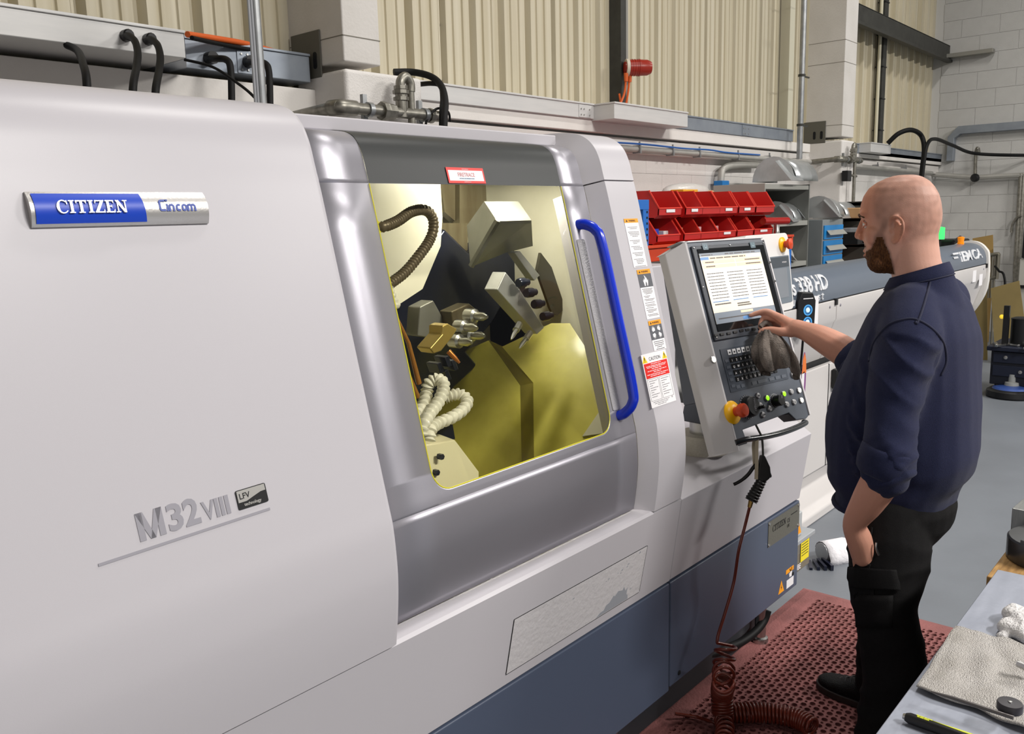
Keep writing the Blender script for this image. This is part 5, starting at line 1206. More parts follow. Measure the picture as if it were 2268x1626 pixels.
# black hand-held remote clipped to the feeder
c = at(1781, 693, Y=1.70); fr = Fr(c, V((1, -0.5, 0)), (0, 0, 1)); 
HR = thing('remote_control', c, 'black hand remote with two lit blue buttons hung on the feeder panel', 'remote')
MB().prism(fr, [(-0.05, -0.105), (0.05, -0.105), (0.055, 0.06), (0.035, 0.10), (-0.03, 0.105), (-0.055, 0.06)], -0.035, 0.02).build('case', BLACK, HR, bevel=0.006)
LB = M('remote_blue', (70, 150, 210), 0.3, emit=((90, 170, 230), 0.5))
for b in (0.015, -0.045):
    r = MB().lathe(fr.at(0.005, b, 0.02), [(0.027, 0), (0.027, 0.002), (0.0225, 0.002), (0.0225, 0.0)], 20).build('button_ring', LB, HR)
    MB().lathe(fr.at(0.005, b, 0.02), [(0.013, 0), (0.011, 0.003), (0.0001, 0.0035)], 14).build('button_cap', M('remote_cap', (196, 226, 240), 0.3, emit=((196, 226, 240), 0.5)), HR)
MB().box(fr, -0.025, 0.035, 0.07, 0.074, 0.02, 0.021).build('white_print', PAPER, HR)
MB().tube(smoothpts([fr.p(0, -0.10), fr.p(-0.01, -0.25), fr.p(-0.03, -0.42), fr.p(-0.05, -0.55)]), 0.006, 8).build('cable', RUBBER, HR, smooth=40)
# note sheet taped on the feeder
c = at(1800, 690, Y=1.714); ns = MB().box(front(c), -0.06, 0.07, -0.07, 0.075, 0, 0.001).build('note_sheet', PAPER); tag(ns, 'small white instruction sheet on the feeder beside the remote', 'sheet')

# ================================================================== RED BINS ON THEIR BENCH
REDB = M('bin_red_plastic', (200, 34, 32), 0.38, var=(6, 0.3, (176, 24, 26)))
RACK = M('rack_blue', (22, 104, 190), 0.4)
ORB = M('beam_orange_red', (204, 62, 26), 0.45)
bk_ = thing('bin_bench', (5.1, 3.0, 0), 'red topped bench with blue frame carrying the red bins', 'bench')
MB().box(W, 4.12, 6.40, 2.72, 3.38, 1.475, 1.492).build('bench_top', ORB, bk_, bevel=0.003)
MB().box(W, 4.12, 6.42, 2.735, 2.76, 1.395, 1.475).build('front_beam', ORB, bk_, bevel=0.006)
for x in (4.14, 6.36):
    for y in (2.74, 3.34): MB().box(W, x, x + 0.045, y, y + 0.045, 0, 1.475).build('leg', RACK, bk_, bevel=0.003)
MB().box(W, 4.12, 6.4, 2.72, 3.38, 0.98, 1.0).build('lower_shelf', M('dark_shelf', (70, 40, 38), 0.6), bk_)
fr_b = thing('slotted_frame', (4.2, 2.70, 1.49), 'blue slotted steel frame standing left of the red bins', 'frame')
x_r = at(1424, 480, Y=2.70).x
MB().box(W, x_r - 0.03, x_r + 0.03, 2.68, 2.71, 1.495, 1.752).build('upright', RACK, fr_b, bevel=0.002)
MB().box(W, x_r - 0.6, x_r + 0.03, 2.678, 2.712, 1.70, 1.755).build('top_bar', RACK, fr_b, bevel=0.002)
mb = MB()
for k in range(7): mb.box(W, x_r + 0.005, x_r + 0.018, 2.6785, 2.69, 1.52 + .032 * k, 1.532 + .032 * k)
mb.stuff('slot_holes', DARKGAP, fr_b)
def make_bin(loc, w, h, d, label):
    """open fronted stacking bin: origin at the front left foot, front to -Y"""
    t = thing('storage_bin', loc, label, 'bin', 'red stacking bins on the bench'); o = V(loc); f = Fr(o, (1, 0, 0), (0, 1, 0)); s = Fr(o, (0, 1, 0), (0, 0, 1)); th = 0.005
    sp = [(0.02, 0), (d, 0), (d, h), (d * 0.13, h), (-0.015, h * 0.36), (-0.012, h * 0.12)]
    mb = MB(); f_side = Fr(o, (0, 1, 0), (0, 0, 1))
    mb.prism(f_side, sp, 0, th).prism(f_side, sp, w - th, w)
    mb.box(f, 0, w, 0.02, d, 0, th).box(f, 0, w, d - th, d, 0, h)
    mb.add([f.p(0, -0.012, h * .12), f.p(w, -0.012, h * .12), f.p(w, -0.015, h * .36), f.p(0, -0.015, h * .36), f.p(0, -0.005, h * .12), f.p(w, -0.005, h * .12), f.p(w, -0.008, h * .36), f.p(0, -0.008, h * .36)], [(0, 1, 2, 3), (7, 6, 5, 4), (3, 2, 6, 7), (0, 3, 7, 4), (1, 5, 6, 2), (0, 4, 5, 1)])
    mb.face(f.p(0, 0.02, 0), f.p(w, 0.02, 0), f.p(w, -0.012, h * .12), f.p(0, -0.012, h * .12))
    mb.build('bin_body', REDB, t)
    rm = MB().tube([f.p(0, d * .13, h), f.p(0, -0.015, h * .36), f.p(w, -0.015, h * .36), f.p(w, d * .13, h)], 0.0055, 6)
    rm.build('rim', M('bin_rim_red', (222, 62, 48), 0.35), t, smooth=40)
    return t, o
bx = [(1452, 1502), (1512, 1549), (1549, 1588), (1587, 1626), (1630, 1665), (1668, 1708)]
bn = ['first', 'second', 'third', 'fourth', 'fifth', 'last']
zr = [1.646, 1.493]
cont = {(0, 0): ('white', 'small white card'), (0, 1): ('clear', 'pale carton'), (0, 3): ('kraft', 'small tan carton'), (0, 5): ('kraft2', 'tall tan card'), (1, 0): ('blue', 'blue box'), (1, 1): ('kraft', 'brown kraft box'), (1, 2): ('pink', 'pink and white printed packet'), (1, 3): ('pink', 'speckled pink packet'), (1, 4): ('white', 'white box'), (1, 5): ('kraft2', 'thin tan card')}
CM = {'white': M('carton_white', (226, 224, 220), 0.6), 'clear': M('carton_pale', (206, 206, 204), 0.4), 'kraft': M('kraft_card', (190, 150, 108), 0.7), 'kraft2': M('kraft_light', (206, 160, 116), 0.7), 'blue': M('blue_carton', (34, 70, 190), 0.45), 'pink': M('pink_print', (222, 196, 196), 0.6, var=(90, 0.9, (196, 90, 96)))}
for r in range(2):
    for i, (pa, pb) in enumerate(bx):
        yl = 2.74; xa = at(pa + (3 if r == 0 else 0), 460, Y=yl).x; xb = at(pb + (3 if r == 0 else 0), 460, Y=yl).x
        row = 'upper' if r == 0 else 'lower'
        t, o = make_bin((xa, yl, zr[r]), xb - xa, 0.165 if r == 0 else 0.15, 0.42, f'red open-front bin, {bn[i]} from the left in the {row} row on the bench')
        if (r, i) in ((0, 0), (0, 1), (0, 3), (0, 4), (1, 3), (1, 5)):
            w_ = xb - xa; MB().box(front((xa + w_ * .3, yl - 0.0165, zr[r] + 0.035)), 0, w_ * .38, 0, 0.018, 0, 0.002).build('label_holder', PAPER, t)
        if (r, i) in cont:
            k, nm = cont[(r, i)]; w_ = xb - xa; bw_ = w_ * (.55 if k not in ('white', 'kraft2') else .28); bh_ = 0.085 if k not in ('kraft2',) else 0.11
            ox = xa + w_ * (.12 if k != 'pink' else .2); q = MB().box(Fr((ox, yl + 0.06, zr[r] + 0.006), (1, 0.15, 0), (0, 1, 0)), 0, bw_, 0, 0.08, 0, bh_).build('carton', CM[k], bevel=0.003)
            tag(q, f'{nm} inside the {bn[i]} {row} red bin', 'box', 'packets in the red bins')
q = MB().box(Fr((at(1470, 500, Y=2.8).x, 2.80, 1.5), (1, 0.1, 0), (0, 1, 0)), 0, 0.07, 0, 0.1, 0, 0.07).build('carton', CM['white'], bevel=0.003); tag(q, 'white card beside the blue box in first lower bin', 'box', 'packets in the red bins')
# polythene bag and tan packet behind the bins
mb = MB(); c = at(1520, 424, Y=3.18)
mb.ball(c + V((0, 0, 0.0)), 0.17, 16, 10, (1.7, 0.6, 0.36)); b_ = mb.build('plastic_bag', M('clear_bag', (226, 224, 220), 0.25, alpha=0.75, bump=(22, 0.7)), smooth=60); tag(b_, 'crumpled clear plastic bag lying on the top row of bins', 'bag')
q = MB().box(front(at(1530, 426, Y=3.0)), -0.1, 0.1, -0.03, 0.02, -0.1, 0).build('packet', M('packet_yellow', (226, 166, 40), 0.5), bevel=0.004); tag(q, 'yellow packet peeking over the bins inside the bag', 'packet')
q = MB().box(front(at(1568, 426, Y=3.1)), -0.08, 0.1, -0.05, 0.015, -0.1, 0).build('packet', CM['kraft'], bevel=0.01); tag(q, 'tan packet peeking over the third upper bin', 'packet')
q = MB().tube([at(1690, 490, Y=2.72), at(1744, 489, Y=2.66)], [0.026, 0.026], 16); q = q.build('red_tube', M('translucent_red', (176, 34, 30), 0.25, trans=0.2), smooth=40); tag(q, 'translucent red plastic tube poking out right of the bins', 'tube')
q = MB().lathe(Fr(at(1719, 520, Y=2.78), (1, 0, 0), (0, 1, 0)), [(0.026, 0), (0.026, 0.03), (0.024, 0.034), (0.024, 0.115), (0.018, 0.12)], 16).build('steel_can', STEEL, smooth=35); q.location.z = 0; tag(q, 'shiny steel cylinder standing right of the lower bins', 'cylinder')

# ================================================================== GREY SHELVING, GUARDS AND DRAWERS
GSH = M('shelving_grey', (118, 120, 116), 0.45, 0.2, var=(8, 0.3, (98, 100, 96))); GSL = M('shelving_light', (160, 160, 154), 0.45, 0.2)
SU = thing('shelving_unit', (6.85, 3.1, 0), 'open grey steel shelving unit against the rear wall', 'shelving')
sx0, sx1, sy0, sy1 = 6.44, 7.30, 2.98, 3.42
MB().box(W, sx0, sx1, sy1 - 0.01, sy1, 0, 1.88).build('back_panel', GSH, SU)
for x, nm in ((sx0, 'left'), (sx1, 'right')): MB().box(W, x - 0.008, x + 0.008, sy0, sy1, 0, 1.885).build('side_panel', GSL if nm == 'left' else GSH, SU, bevel=0.002)
for z in (1.84, 1.545, 1.205, 0.85, 0.45, 0.08): MB().box(W, sx0 + 0.008, sx1 - 0.008, sy0 + 0.005, sy1 - 0.01, z, z + 0.04).build('shelf', GSL, SU, bevel=0.003)
for x in (sx0 + 0.02, sx1 - 0.05):
    u = MB().box(W, x, x + 0.03, sy1 - 0.03, sy1 - 0.012, 0, 1.84).build('slotted_upright', GSH, SU)
    mb = MB()
    for k in range(30): mb.lathe(front((x + 0.015, sy1 - 0.03, 0.6 + 0.042 * k)), [(0.008, 0), (0.008, 0.001)], 8)
    mb.stuff('slot_holes', M('hole_pale', (206, 206, 200), 0.6), u)
GUARD = M('bright_sheet_guard', (206, 209, 210), 0.32, 0.75, var=(9, 0.4, (150, 156, 158)))
def guard(px, py, Y, s, label, rz=0.0, tone=GUARD):
    """folded machine guard: a bowed hood with a flat side"""
    o = at(px, py, Y=Y); t = thing('sheet_guard', o, label, 'guard', 'sheet metal guards'); c_, s_ = math.cos(rz), math.sin(rz)
    f = Fr(o, (c_, s_, 0), (-s_, c_, 0)); mb = MB(); rows = []
    for a in (0.0, 1.0):
        rows.append([f.p((0.05 + a * 0.42) * s, (-0.16 + 0.05 * math.cos(th)) * s, 0) + V((0, 0, 0)) for th in (0,)])
    rows = []
    for a in (0.04, 0.18, 0.32, 0.46):
        rows.append([f.p(a * s, (-0.17 * math.cos(math.radians(th))) * s, (0.17 * math.sin(math.radians(th))) * s) for th in range(0, 181, 15)])
    mb.grid(rows).build('hood', tone, t, smooth=50, solid=0.004)
    MB().prism(Fr(f.p(0.0, 0, 0), f.u, V((0, 0, 1))), [(-0.17 * s, 0)] + [(-0.17 * s * math.cos(math.radians(th)), 0.19 * s * math.sin(math.radians(th))) for th in range(15, 180, 15)] + [(0.17 * s, 0)], -0.004, 0.004).build('end_plate', tone, t)
    pl = MB().add([f.p(-0.10 * s, -0.19 * s, 0), f.p(0.14 * s, -0.19 * s, 0), f.p(0.08 * s, -0.05 * s, 0.17 * s), f.p(-0.08 * s, -0.05 * s, 0.15 * s)], [(0, 1, 2, 3)]).build('front_flap', tone, t, solid=0.004)
    return t
guard(1712, 402, 3.1, 1.05, 'folded bright guard lying on top of the grey shelving')
guard(1716, 492, 3.12, 0.9, 'curved bright guard on the upper shelf, left one', 0.2)
guard(1752, 488, 3.1, 0.62, 'small upright bright guard on the upper shelf, right one', 1.2)
guard(1722, 577, 3.1, 0.8, 'pale guard with slits on the lower shelf', 0.5, M('matt_guard', (196, 194, 190), 0.5, 0.2))
DC = thing('drawer_cabinet', (7.8, 3.1, 0), 'tall grey cabinet of blue drawers with silver label handles', 'drawer cabinet')
dX0, dX1, dY = 7.46, 7.93, 2.92
MB().box(W, dX0, dX1, dY, 3.44, 0, 1.585).build('cabinet_body', M('cabinet_grey', (140, 146, 148), 0.42, 0.3, var=(5, 0.4, (120, 126, 128))), DC, bevel=0.004)
DBL = M('drawer_blue', (24, 128, 196), 0.4, var=(10, 0.3, (20, 108, 172)))
for k in range(11):
    z1 = 1.535 - 0.132 * k
    d = MB().box(W, dX0 + 0.02, dX1 - 0.015, dY - 0.012, dY, z1 - 0.12, z1).build('drawer', DBL, DC, bevel=0.003)
    MB().add([V((dX0 + 0.06, dY - 0.014, z1 - 0.045)), V((dX1 - 0.03, dY - 0.014, z1 - 0.045)), V((dX1 - 0.02, dY - 0.05, z1 - 0.085)), V((dX0 + 0.05, dY - 0.05, z1 - 0.085))], [(0, 1, 2, 3)]).build('drawer_handle', GSL, d, solid=0.004)
guard(1812, 482, 3.05, 1.0, 'stacked pale guards lying on the blue drawer cabinet', 0.25, M('dull_guard', (176, 178, 178), 0.35, 0.6))
guard(1835, 484, 3.2, 0.9, 'dull folded guard behind the stack on the drawer cabinet', 0.0, M('dull_guard', (176, 178, 178), 0.35, 0.6))
# socket box on the column, dark storage rack beyond it
t = thing('socket_box', at(1873, 390, Y=3.18), 'small black socket box clipped to the far column', 'socket')
c = at(1873, 390, Y=3.15); MB().box(front(c), -0.05, 0.05, -0.05, 0.05, -0.02, 0.04).build('box', BLACK, t, bevel=0.005)
MB().tube([c + V((0.05, -0.02, 0.01)), c + V((0.2, -0.03, 0.0))], 0.012, 8).build('fitting', CASTG, t, smooth=40)
SR = thing('storage_rack', (10.6, 3.1, 0), 'dark loaded storage rack beyond the far column', 'rack')
ra, rb_ = at(1888, 500, Y=3.1).x, at(1945, 500, Y=3.1).x
RKM = M('rack_dark', (66, 64, 58), 0.6)
for x in (ra, rb_): MB().box(W, x, x + 0.06, 2.9, 3.4, 0, 1.74).build('upright', RKM, SR)
for z in (0.5, 0.95, 1.3, 1.55, 1.70): MB().box(W, ra, rb_ + 0.06, 2.9, 3.4, z, z + 0.03).build('shelf', RKM, SR)
MB().box(W, ra, rb_ + 0.06, 3.38, 3.4, 0, 1.74).build('back_panel', M('rack_back', (74, 70, 60), 0.7), SR)
for k, (px, py, w_, h_, m_, lb) in enumerate(((1905, 470, .16, .10, 'carton_tan', 'brown carton on the top level of the dark rack'), (1903, 505, .2, .12, 'carton_dark', 'black crate on the middle level of the dark rack'), (1908, 545, .14, .16, 'bottle_grey', 'grey container on the dark rack beside the operator face'), (1902, 572, .18, .10, 'tub_orange', 'orange tub low on the dark rack'))):
    mt = {'carton_tan': CM['kraft'], 'carton_dark': BLACK, 'bottle_grey': M('container_grey', (170, 172, 176), 0.35), 'tub_orange': M('tub_orange', (222, 108, 30), 0.45)}[m_]
    c = at(px, py, Y=2.98); z_s = max(z for z in (0.53, 0.98, 1.33, 1.58, 1.73) if z <= c.z + 0.08); q = MB().box(front((c.x, 2.95, z_s)), -w_ / 2, w_ / 2, 0, h_, -0.2, 0).build('rack_box', mt, bevel=0.01); tag(q, lb, 'box')

# ================================================================== FAR CORNER CLUTTER
gm = thing('packing_machine', at(2095, 575, X=10.6), 'black machine with glowing green lamp by the end wall', 'machine'); 
c = at(2096, 560, X=10.6); MB().box(side((10.6, c.y, 0)), -0.14, 0.14, 0, 1.30, -0.4, 0).build('body', BLACK, gm, bevel=0.02)
MB().add([V((10.55, c.y - 0.10, 1.18)), V((10.55, c.y - 0.16, 1.34)), V((10.3, c.y - 0.16, 1.30)), V((10.3, c.y - 0.10, 1.14))], [(0, 1, 2, 3)]).build('open_flap', BLACK, gm, solid=0.02)
c = at(2082, 512, X=10.5); MB().lathe(Fr(c + V((0, 0, -0.09)), (1, 0, 0), (0, 1, 0)), [(0.05, 0), (0.05, 0.13), (0.0001, 0.14)], 14).build('green_lamp', M('green_lamp', (70, 240, 110), 0.3, emit=((60, 235, 100), 1.2)), gm, smooth=35)
MB().tube([c + V((0, 0, -0.4)), c + V((0, 0, -0.08))], 0.02, 8).build('lamp_post', BLACK, gm)
CARD = M('cardboard_sheet', (150, 122, 70), 0.75, var=(4, 0.3, (130, 104, 58))); CARDD = M('cardboard_dull', (124, 108, 66), 0.78, var=(5, 0.35, (104, 90, 54)))
def leaning(pts, X, label, mat, lean=0.12, nm='cardboard_sheet', th=0.012):
    p = [at(x, y, X=X) for x, y in pts]; zmin = min(q.z for q in p)
    zs_ = sorted(p, key=lambda q: q.z)
    for q in zs_[:2]: q.z = 0.004
    zmin = 0.0; p = [q + V((lean * (q.z - zmin), 0, 0)) for q in p]; mb = MB(); b = [q + V((th, 0, 0)) for q in p]; n = len(p)
    mb.add(p + b, [tuple(range(n)), tuple(range(n, 2 * n))[::-1]] + [(i, n + i, n + (i + 1) % n, (i + 1) % n) for i in range(n)])
    o = mb.build(nm, mat); return tag(o, label, 'cardboard')
leaning([(2147, 529), (2192, 521), (2195, 580), (2190, 745), (2150, 755)], 11.8, 'tan cardboard standing behind the feeder end cap', CARD)
leaning([(2184, 642), (2247, 625), (2268, 735), (2262, 760), (2208, 766)], 10.2, 'large olive cardboard panel leaning in the far corner', CARDD, 0.25)
leaning([(2158, 640), (2180, 642), (2187, 795), (2150, 800)], 10.4, 'narrow brown cardboard strip left of the leaning panel', CARDD, 0.15)
cg = thing('cage_trolley', at(2196, 640, X=11.2), 'grey tube cage trolley side by the cardboard', 'trolley'); TUB = M('trolley_tube', (120, 116, 104), 0.45, 0.5)
tp_ = [(2176, 573), (2190, 566), (2210, 563), (2211, 570), (2207, 618)]
MB().tube(smoothpts([at(x, y, X=11.2) for x, y in tp_], 6), 0.022, 8).build('top_rail', TUB, cg, smooth=40)
MB().tube([at(2168, 626, X=11.2), at(2209, 612, X=11.2)], 0.02, 8).build('lower_rail', TUB, cg, smooth=40)
for a, b in (((2180, 572), (2176, 668)), ((2186, 570), (2182, 660)), ((2192, 568), (2188, 660)), ((2198, 567), (2194, 660)), ((2204, 566), (2201, 690))):
    e2 = at(*b, X=11.2); e2.z = 0.0 if a[0] in (2180, 2204) else e2.z
    MB().tube([at(*a, X=11.2), e2], 0.012, 8).build('bar', TUB, cg, smooth=40)
fz_ = at(2238, 650, X=10.8); t = cable([at(2204, 590, X=11.1), at(2212, 600, X=11.0), at(2226, 625, X=10.9), V((fz_.x, fz_.y, 0.02)), V((fz_.x - 0.2, fz_.y - 0.3, 0.013))], 0.012, 'black cable trailing beside the cage trolley')
# workbench with blue tools at the right edge
NAVY = M('cart_navy', (22, 28, 46), 0.45); TC = thing('tool_cart', (8.9, 1.55, 0), 'dark navy tool cart at the right edge of the floor', 'cart')
cx, cy0, cy1 = 8.45, 1.02, 1.80
MB().box(W, cx, cx + 0.6, cy0, cy1, 0.405, 0.445).build('top', NAVY, TC, bevel=0.008)
MB().box(W, cx + 0.05, cx + 0.56, cy0 + 0.03, cy1 - 0.03, 0.10, 0.405).build('drawer_case', M('cart_dark', (14, 18, 30), 0.5), TC, bevel=0.006)
for z in (0.30, 0.18):
    d = MB().box(side((cx + 0.05, 0, 0)), -(cy1 - 0.05), -(cy1 - 0.40), z, z + 0.095, 0, 0.012).build('drawer', NAVY, TC, bevel=0.003)
    MB().lathe(side((cx + 0.038, cy1 - 0.15 - (0.3 - z), z + 0.05)), [(0.012, 0), (0.016, 0.015), (0.0001, 0.018)], 10).build('knob', STEEL, d)
MB().box(side((cx + 0.048, 0, 0)), -(cy1 - 0.42), -(cy0 + 0.05), 0.12, 0.39, 0, 0.01).build('cupboard_door', NAVY, TC, bevel=0.003)
for y in (cy0 + 0.06, cy1 - 0.09):
    for x in (cx + 0.06, cx + 0.5): MB().lathe(Fr((x, y, 0.0), (1, 0, 0), (0, 1, 0)), [(0.025, 0), (0.03, 0.03), (0.02, 0.1)], 10).build('castor', BLACK, TC)
def ontop(nm, mb, m, lb, cat): o = mb.build(nm, m, None, smooth=35); return tag(o, lb, cat)
ontop('drum', MB().lathe(Fr((8.62, 1.57, 0.446), (1, 0, 0), (0, 1, 0)), [(0.08, 0), (0.085, 0.02), (0.085, 0.22), (0.088, 0.24), (0.06, 0.25), (0.0001, 0.25)], 20), BLACK, 'black drum with metal lid standing on the navy cart', 'drum')
ontop('upright_tool', MB().box(W, 8.52, 8.56, 1.655, 1.70, 0.446, 0.80), BLACK, 'tall black upright tool on the navy cart', 'tool')
UT = bpy.data.objects['upright_tool']; MB().ball(V((8.54, 1.715, 0.70)), 0.02).build('yellow_lamp', M('lamp_yellow', (240, 200, 40), 0.3, emit=((250, 210, 60), 0.6)), UT, smooth=50)
ontop('blue_box', MB().box(W, 8.55, 8.8, 1.12, 1.40, 0.446, 0.50), M('blue_case', (70, 116, 170), 0.35), 'pale blue case lying flat on the navy cart', 'case')
ontop('blue_box', MB().box(W, 8.72, 8.95, 1.15, 1.42, 0.502, 0.60), M('blue_case2', (90, 130, 176), 0.25), 'shiny blue lid propped on the pale blue case', 'case')
for k, (x, y, a, l) in enumerate(((8.52, 1.74, .3, .16), (8.50, 1.68, -.4, .2), (8.56, 1.62, .9, .15), (8.47, 1.5, .1, .18))):
    o = MB().box(Fr((x, y, 0.447), (math.cos(a), math.sin(a), 0), (-math.sin(a), math.cos(a), 0)), -l / 2, l / 2, -0.012, 0.012, 0, 0.018).build('hand_tool', STEEL, bevel=0.003); tag(o, ('short bright tool at the back left of the navy cart', 'bright spanner beside the upright tool on the cart', 'small bright tool at the back edge of the navy cart', 'bright bar tool lying near the drum on the cart')[k], 'tool', 'hand tools on the navy cart')
ps_ = thing('floor_base', (8.1, 1.53, 0), 'round black and blue weighted base with grey stub on floor', 'base')
bcn = at(2232, 884, Z=0.0); f = Fr((bcn.x + 0.12, bcn.y, 0), (1, 0, 0), (0, 1, 0))
MB().lathe(f, [(0.19, 0), (0.2, 0.015), (0.195, 0.06), (0.17, 0.075), (0.0001, 0.08)], 32).build('black_rim', BLACK, ps_, smooth=35)
MB().lathe(f, [(0.155, 0.074), (0.14, 0.09), (0.05, 0.105), (0.0001, 0.105)], 28).build('blue_disc', M('disc_blue', (50, 76, 140), 0.4), ps_, smooth=35)
MB().lathe(f, [(0.06, 0.10), (0.055, 0.13), (0.03, 0.135), (0.028, 0.20), (0.0001, 0.205)], 18).build('grey_stub', M('stub_grey', (150, 152, 150), 0.4), ps_, smooth=35)
pp_ = MB().box(Fr((9.6, 1.66, 0.0), (1, 0.2, 0), (0, 1, 0)), -0.2, 0.2, -0.2, 0.14, 0, 0.012).build('paper_sheets', PAPER); tag(pp_, 'white papers lying on the floor under the navy cart', 'paper')
# dark stack of kit at the very right edge
q = thing('equipment_stack', at(2262, 660, X=11.6), 'pale equipment stack at the right picture edge by the end wall', 'equipment')
c = at(2262, 700, X=11.4); MB().box(W, 11.4, 11.9, c.y - 0.6, c.y + 0.06, 0, 1.05).build('cabinet', M('equip_pale', (176, 174, 166), 0.5), q, bevel=0.01)
MB().box(W, 11.38, 11.9, c.y - 0.6, c.y + 0.04, 1.06, 1.42).build('dark_module', BLACK, q, bevel=0.01)
for z in (0.35, 0.72): MB().box(W, 11.37, 11.41, c.y - 0.6, c.y + 0.05, z, z + 0.03).build('band', BLACK, q)
# ================================================================== THE OPERATOR
from mathutils import noise as NZ
def remeshed(mb, voxel, smooth_it=3):
    """union of overlapping closed shapes as one continuous skin"""
    me = bpy.data.meshes.new('tmp'); me.from_pydata(mb.v, [], mb.f); me.update()
    bm = bmesh.new(); bm.from_mesh(me); bmesh.ops.recalc_face_normals(bm, faces=bm.faces); bm.to_mesh(me); bm.free()
    o = bpy.data.objects.new('tmp', me); COL.objects.link(o)
    r = o.modifiers.new('r', 'REMESH'); r.mode = 'VOXEL'; r.voxel_size = voxel; r.adaptivity = 0
    s = o.modifiers.new('s', 'SMOOTH'); s.iterations = smooth_it; s.factor = 0.5
    dg = bpy.context.evaluated_depsgraph_get(); out = bpy.data.meshes.new_from_object(o.evaluated_get(dg))
    bpy.data.objects.remove(o); bpy.data.meshes.remove(me); out.shade_smooth(); return out
def ring(cx, cy, z, b, af, ab, n=24, e=2.25, yaw=0.0):
    out = []
    for k in range(n):
        t = 2 * math.pi * k / n; c, s = math.cos(t), math.sin(t)
        x = math.copysign(abs(c) ** (2 / e), c) * b; y = math.copysign(abs(s) ** (2 / e), s) * (af if s > 0 else ab)
        out.append(V((cx + x * math.cos(yaw) - y * math.sin(yaw), cy + x * math.sin(yaw) + y * math.cos(yaw), z)))
    return out
def loft(mb, rings):
    mb.grid(rings, closed=True); mb.face(*rings[0][::-1]); mb.face(*rings[-1]); return mb
def chain(mb, pts, rs, n=14, k=5):
    P_ = smoothpts(pts, k); q = smoothpts([(r, 0, 0) for r in rs], k)
    mb.tube(P_, [max(0.002, v.x) for v in q], n)
    mb.ball(P_[0], q[0].x, n, 8); mb.ball(P_[-1], q[-1].x, n, 8); return mb
MAN = thing('person', (2.55, 0.75, 0), 'bald bearded operator in navy sweatshirt and black trousers touching the control screen', 'person')
HC = V((2.50227, 0.76355, 0)); HF = V((-0.08, 0.9968, 0)); HL = V((-0.9968, -0.08, 0))
def hd_(f, s, z): return HC + HF * f + HL * s + V((0, 0, z))
def hring(z, f, b, w, e=2.1, n=32):
    out = []; c = (f + b) / 2; h = (f - b) / 2
    for k in range(n):
        t = 2 * math.pi * k / n; ct, st = math.cos(t), math.sin(t)
        out.append(hd_(c + math.copysign(abs(ct) ** (2 / e), ct) * h, math.copysign(abs(st) ** (2 / e), st) * w, z))
    return out
body = MB()
HT = [(1.7640, 0.012, -0.022, 0.012), (1.7625, 0.024, -0.034, 0.024), (1.757, 0.042, -0.049, 0.042), (1.746, 0.066, -0.066, 0.057), (1.731, 0.086, -0.079, 0.067), (1.71, 0.099, -0.091, 0.074), (1.69, 0.1045, -0.097, 0.0775), (1.67, 0.1075, -0.1005, 0.079), (1.655, 0.1045, -0.102, 0.079), (1.64, 0.0965, -0.1015, 0.0785), (1.625, 0.0945, -0.099, 0.077), (1.61, 0.0955, -0.096, 0.0745), (1.592, 0.0945, -0.09, 0.0715), (1.575, 0.0905, -0.075, 0.068), (1.555, 0.0875, -0.06, 0.065), (1.537, 0.083, -0.045, 0.061), (1.52, 0.080, -0.025, 0.054), (1.508, 0.072, -0.005, 0.044), (1.50, 0.058, 0.012, 0.028)]
loft(body, [hring(*q) for q in HT[::-1]])
loft(body, [hring(z, f, b, w, 2.0) for z, f, b, w in ((1.40, 0.03, -0.15, 0.10), (1.44, 0.02, -0.138, 0.078), (1.47, 0.014, -0.128, 0.069), (1.50, 0.016, -0.117, 0.066), (1.54, 0.022, -0.104, 0.0655), (1.58, 0.03, -0.097, 0.066), (1.62, 0.03, -0.094, 0.060))])
chain(body, [hd_(0.094, 0, 1.656), hd_(0.1005, 0, 1.636), hd_(0.1055, 0, 1.617), hd_(0.1085, 0, 1.6035)], [0.0075, 0.009, 0.0105, 0.0125])
for s in (-1, 1):
    body.ball(hd_(0.0985, s * 0.0125, 1.5985), 0.0095, 12, 8); body.ball(hd_(0.052, s * 0.046, 1.605), 0.03, 14, 10); body.ball(hd_(0.074, s * 0.035, 1.663), 0.026, 14, 10, (1, 1, 0.62))
    body.ball(hd_(0.045, s * 0.043, 1.53), 0.026, 12, 8)
    # ear: rim, bowl fold and lobe
    e = lambda f, z, l=0.0: hd_(f, s * (0.079 + l), z)
    chain(body, [e(0.010, 1.630, 0.0), e(0.008, 1.645, 0.002), e(-0.002, 1.653, 0.006), e(-0.015, 1.651, 0.011), e(-0.025, 1.639, 0.016), e(-0.0275, 1.622, 0.017), e(-0.022, 1.606, 0.012), e(-0.012, 1.592, 0.005), e(-0.003, 1.5865, 0.001), e(0.004, 1.594, -0.002)], [0.0042, 0.0045, 0.0045, 0.0048, 0.0048, 0.0046, 0.005, 0.0062, 0.0058, 0.004], 10, 4)
    chain(body, [e(-0.004, 1.640, 0.004), e(-0.014, 1.634, 0.009), e(-0.018, 1.62, 0.010), e(-0.012, 1.606, 0.006), e(-0.003, 1.600, 0.001)], [0.0035, 0.004, 0.0042, 0.004, 0.004], 8, 4)
    body.ball(e(0.0075, 1.617, -0.001), 0.0055, 10, 6, (1, 1, 1.5)); body.ball(e(-0.010, 1.622, -0.006), 0.02, 12, 8, (0.7, 0.5, 1.15))
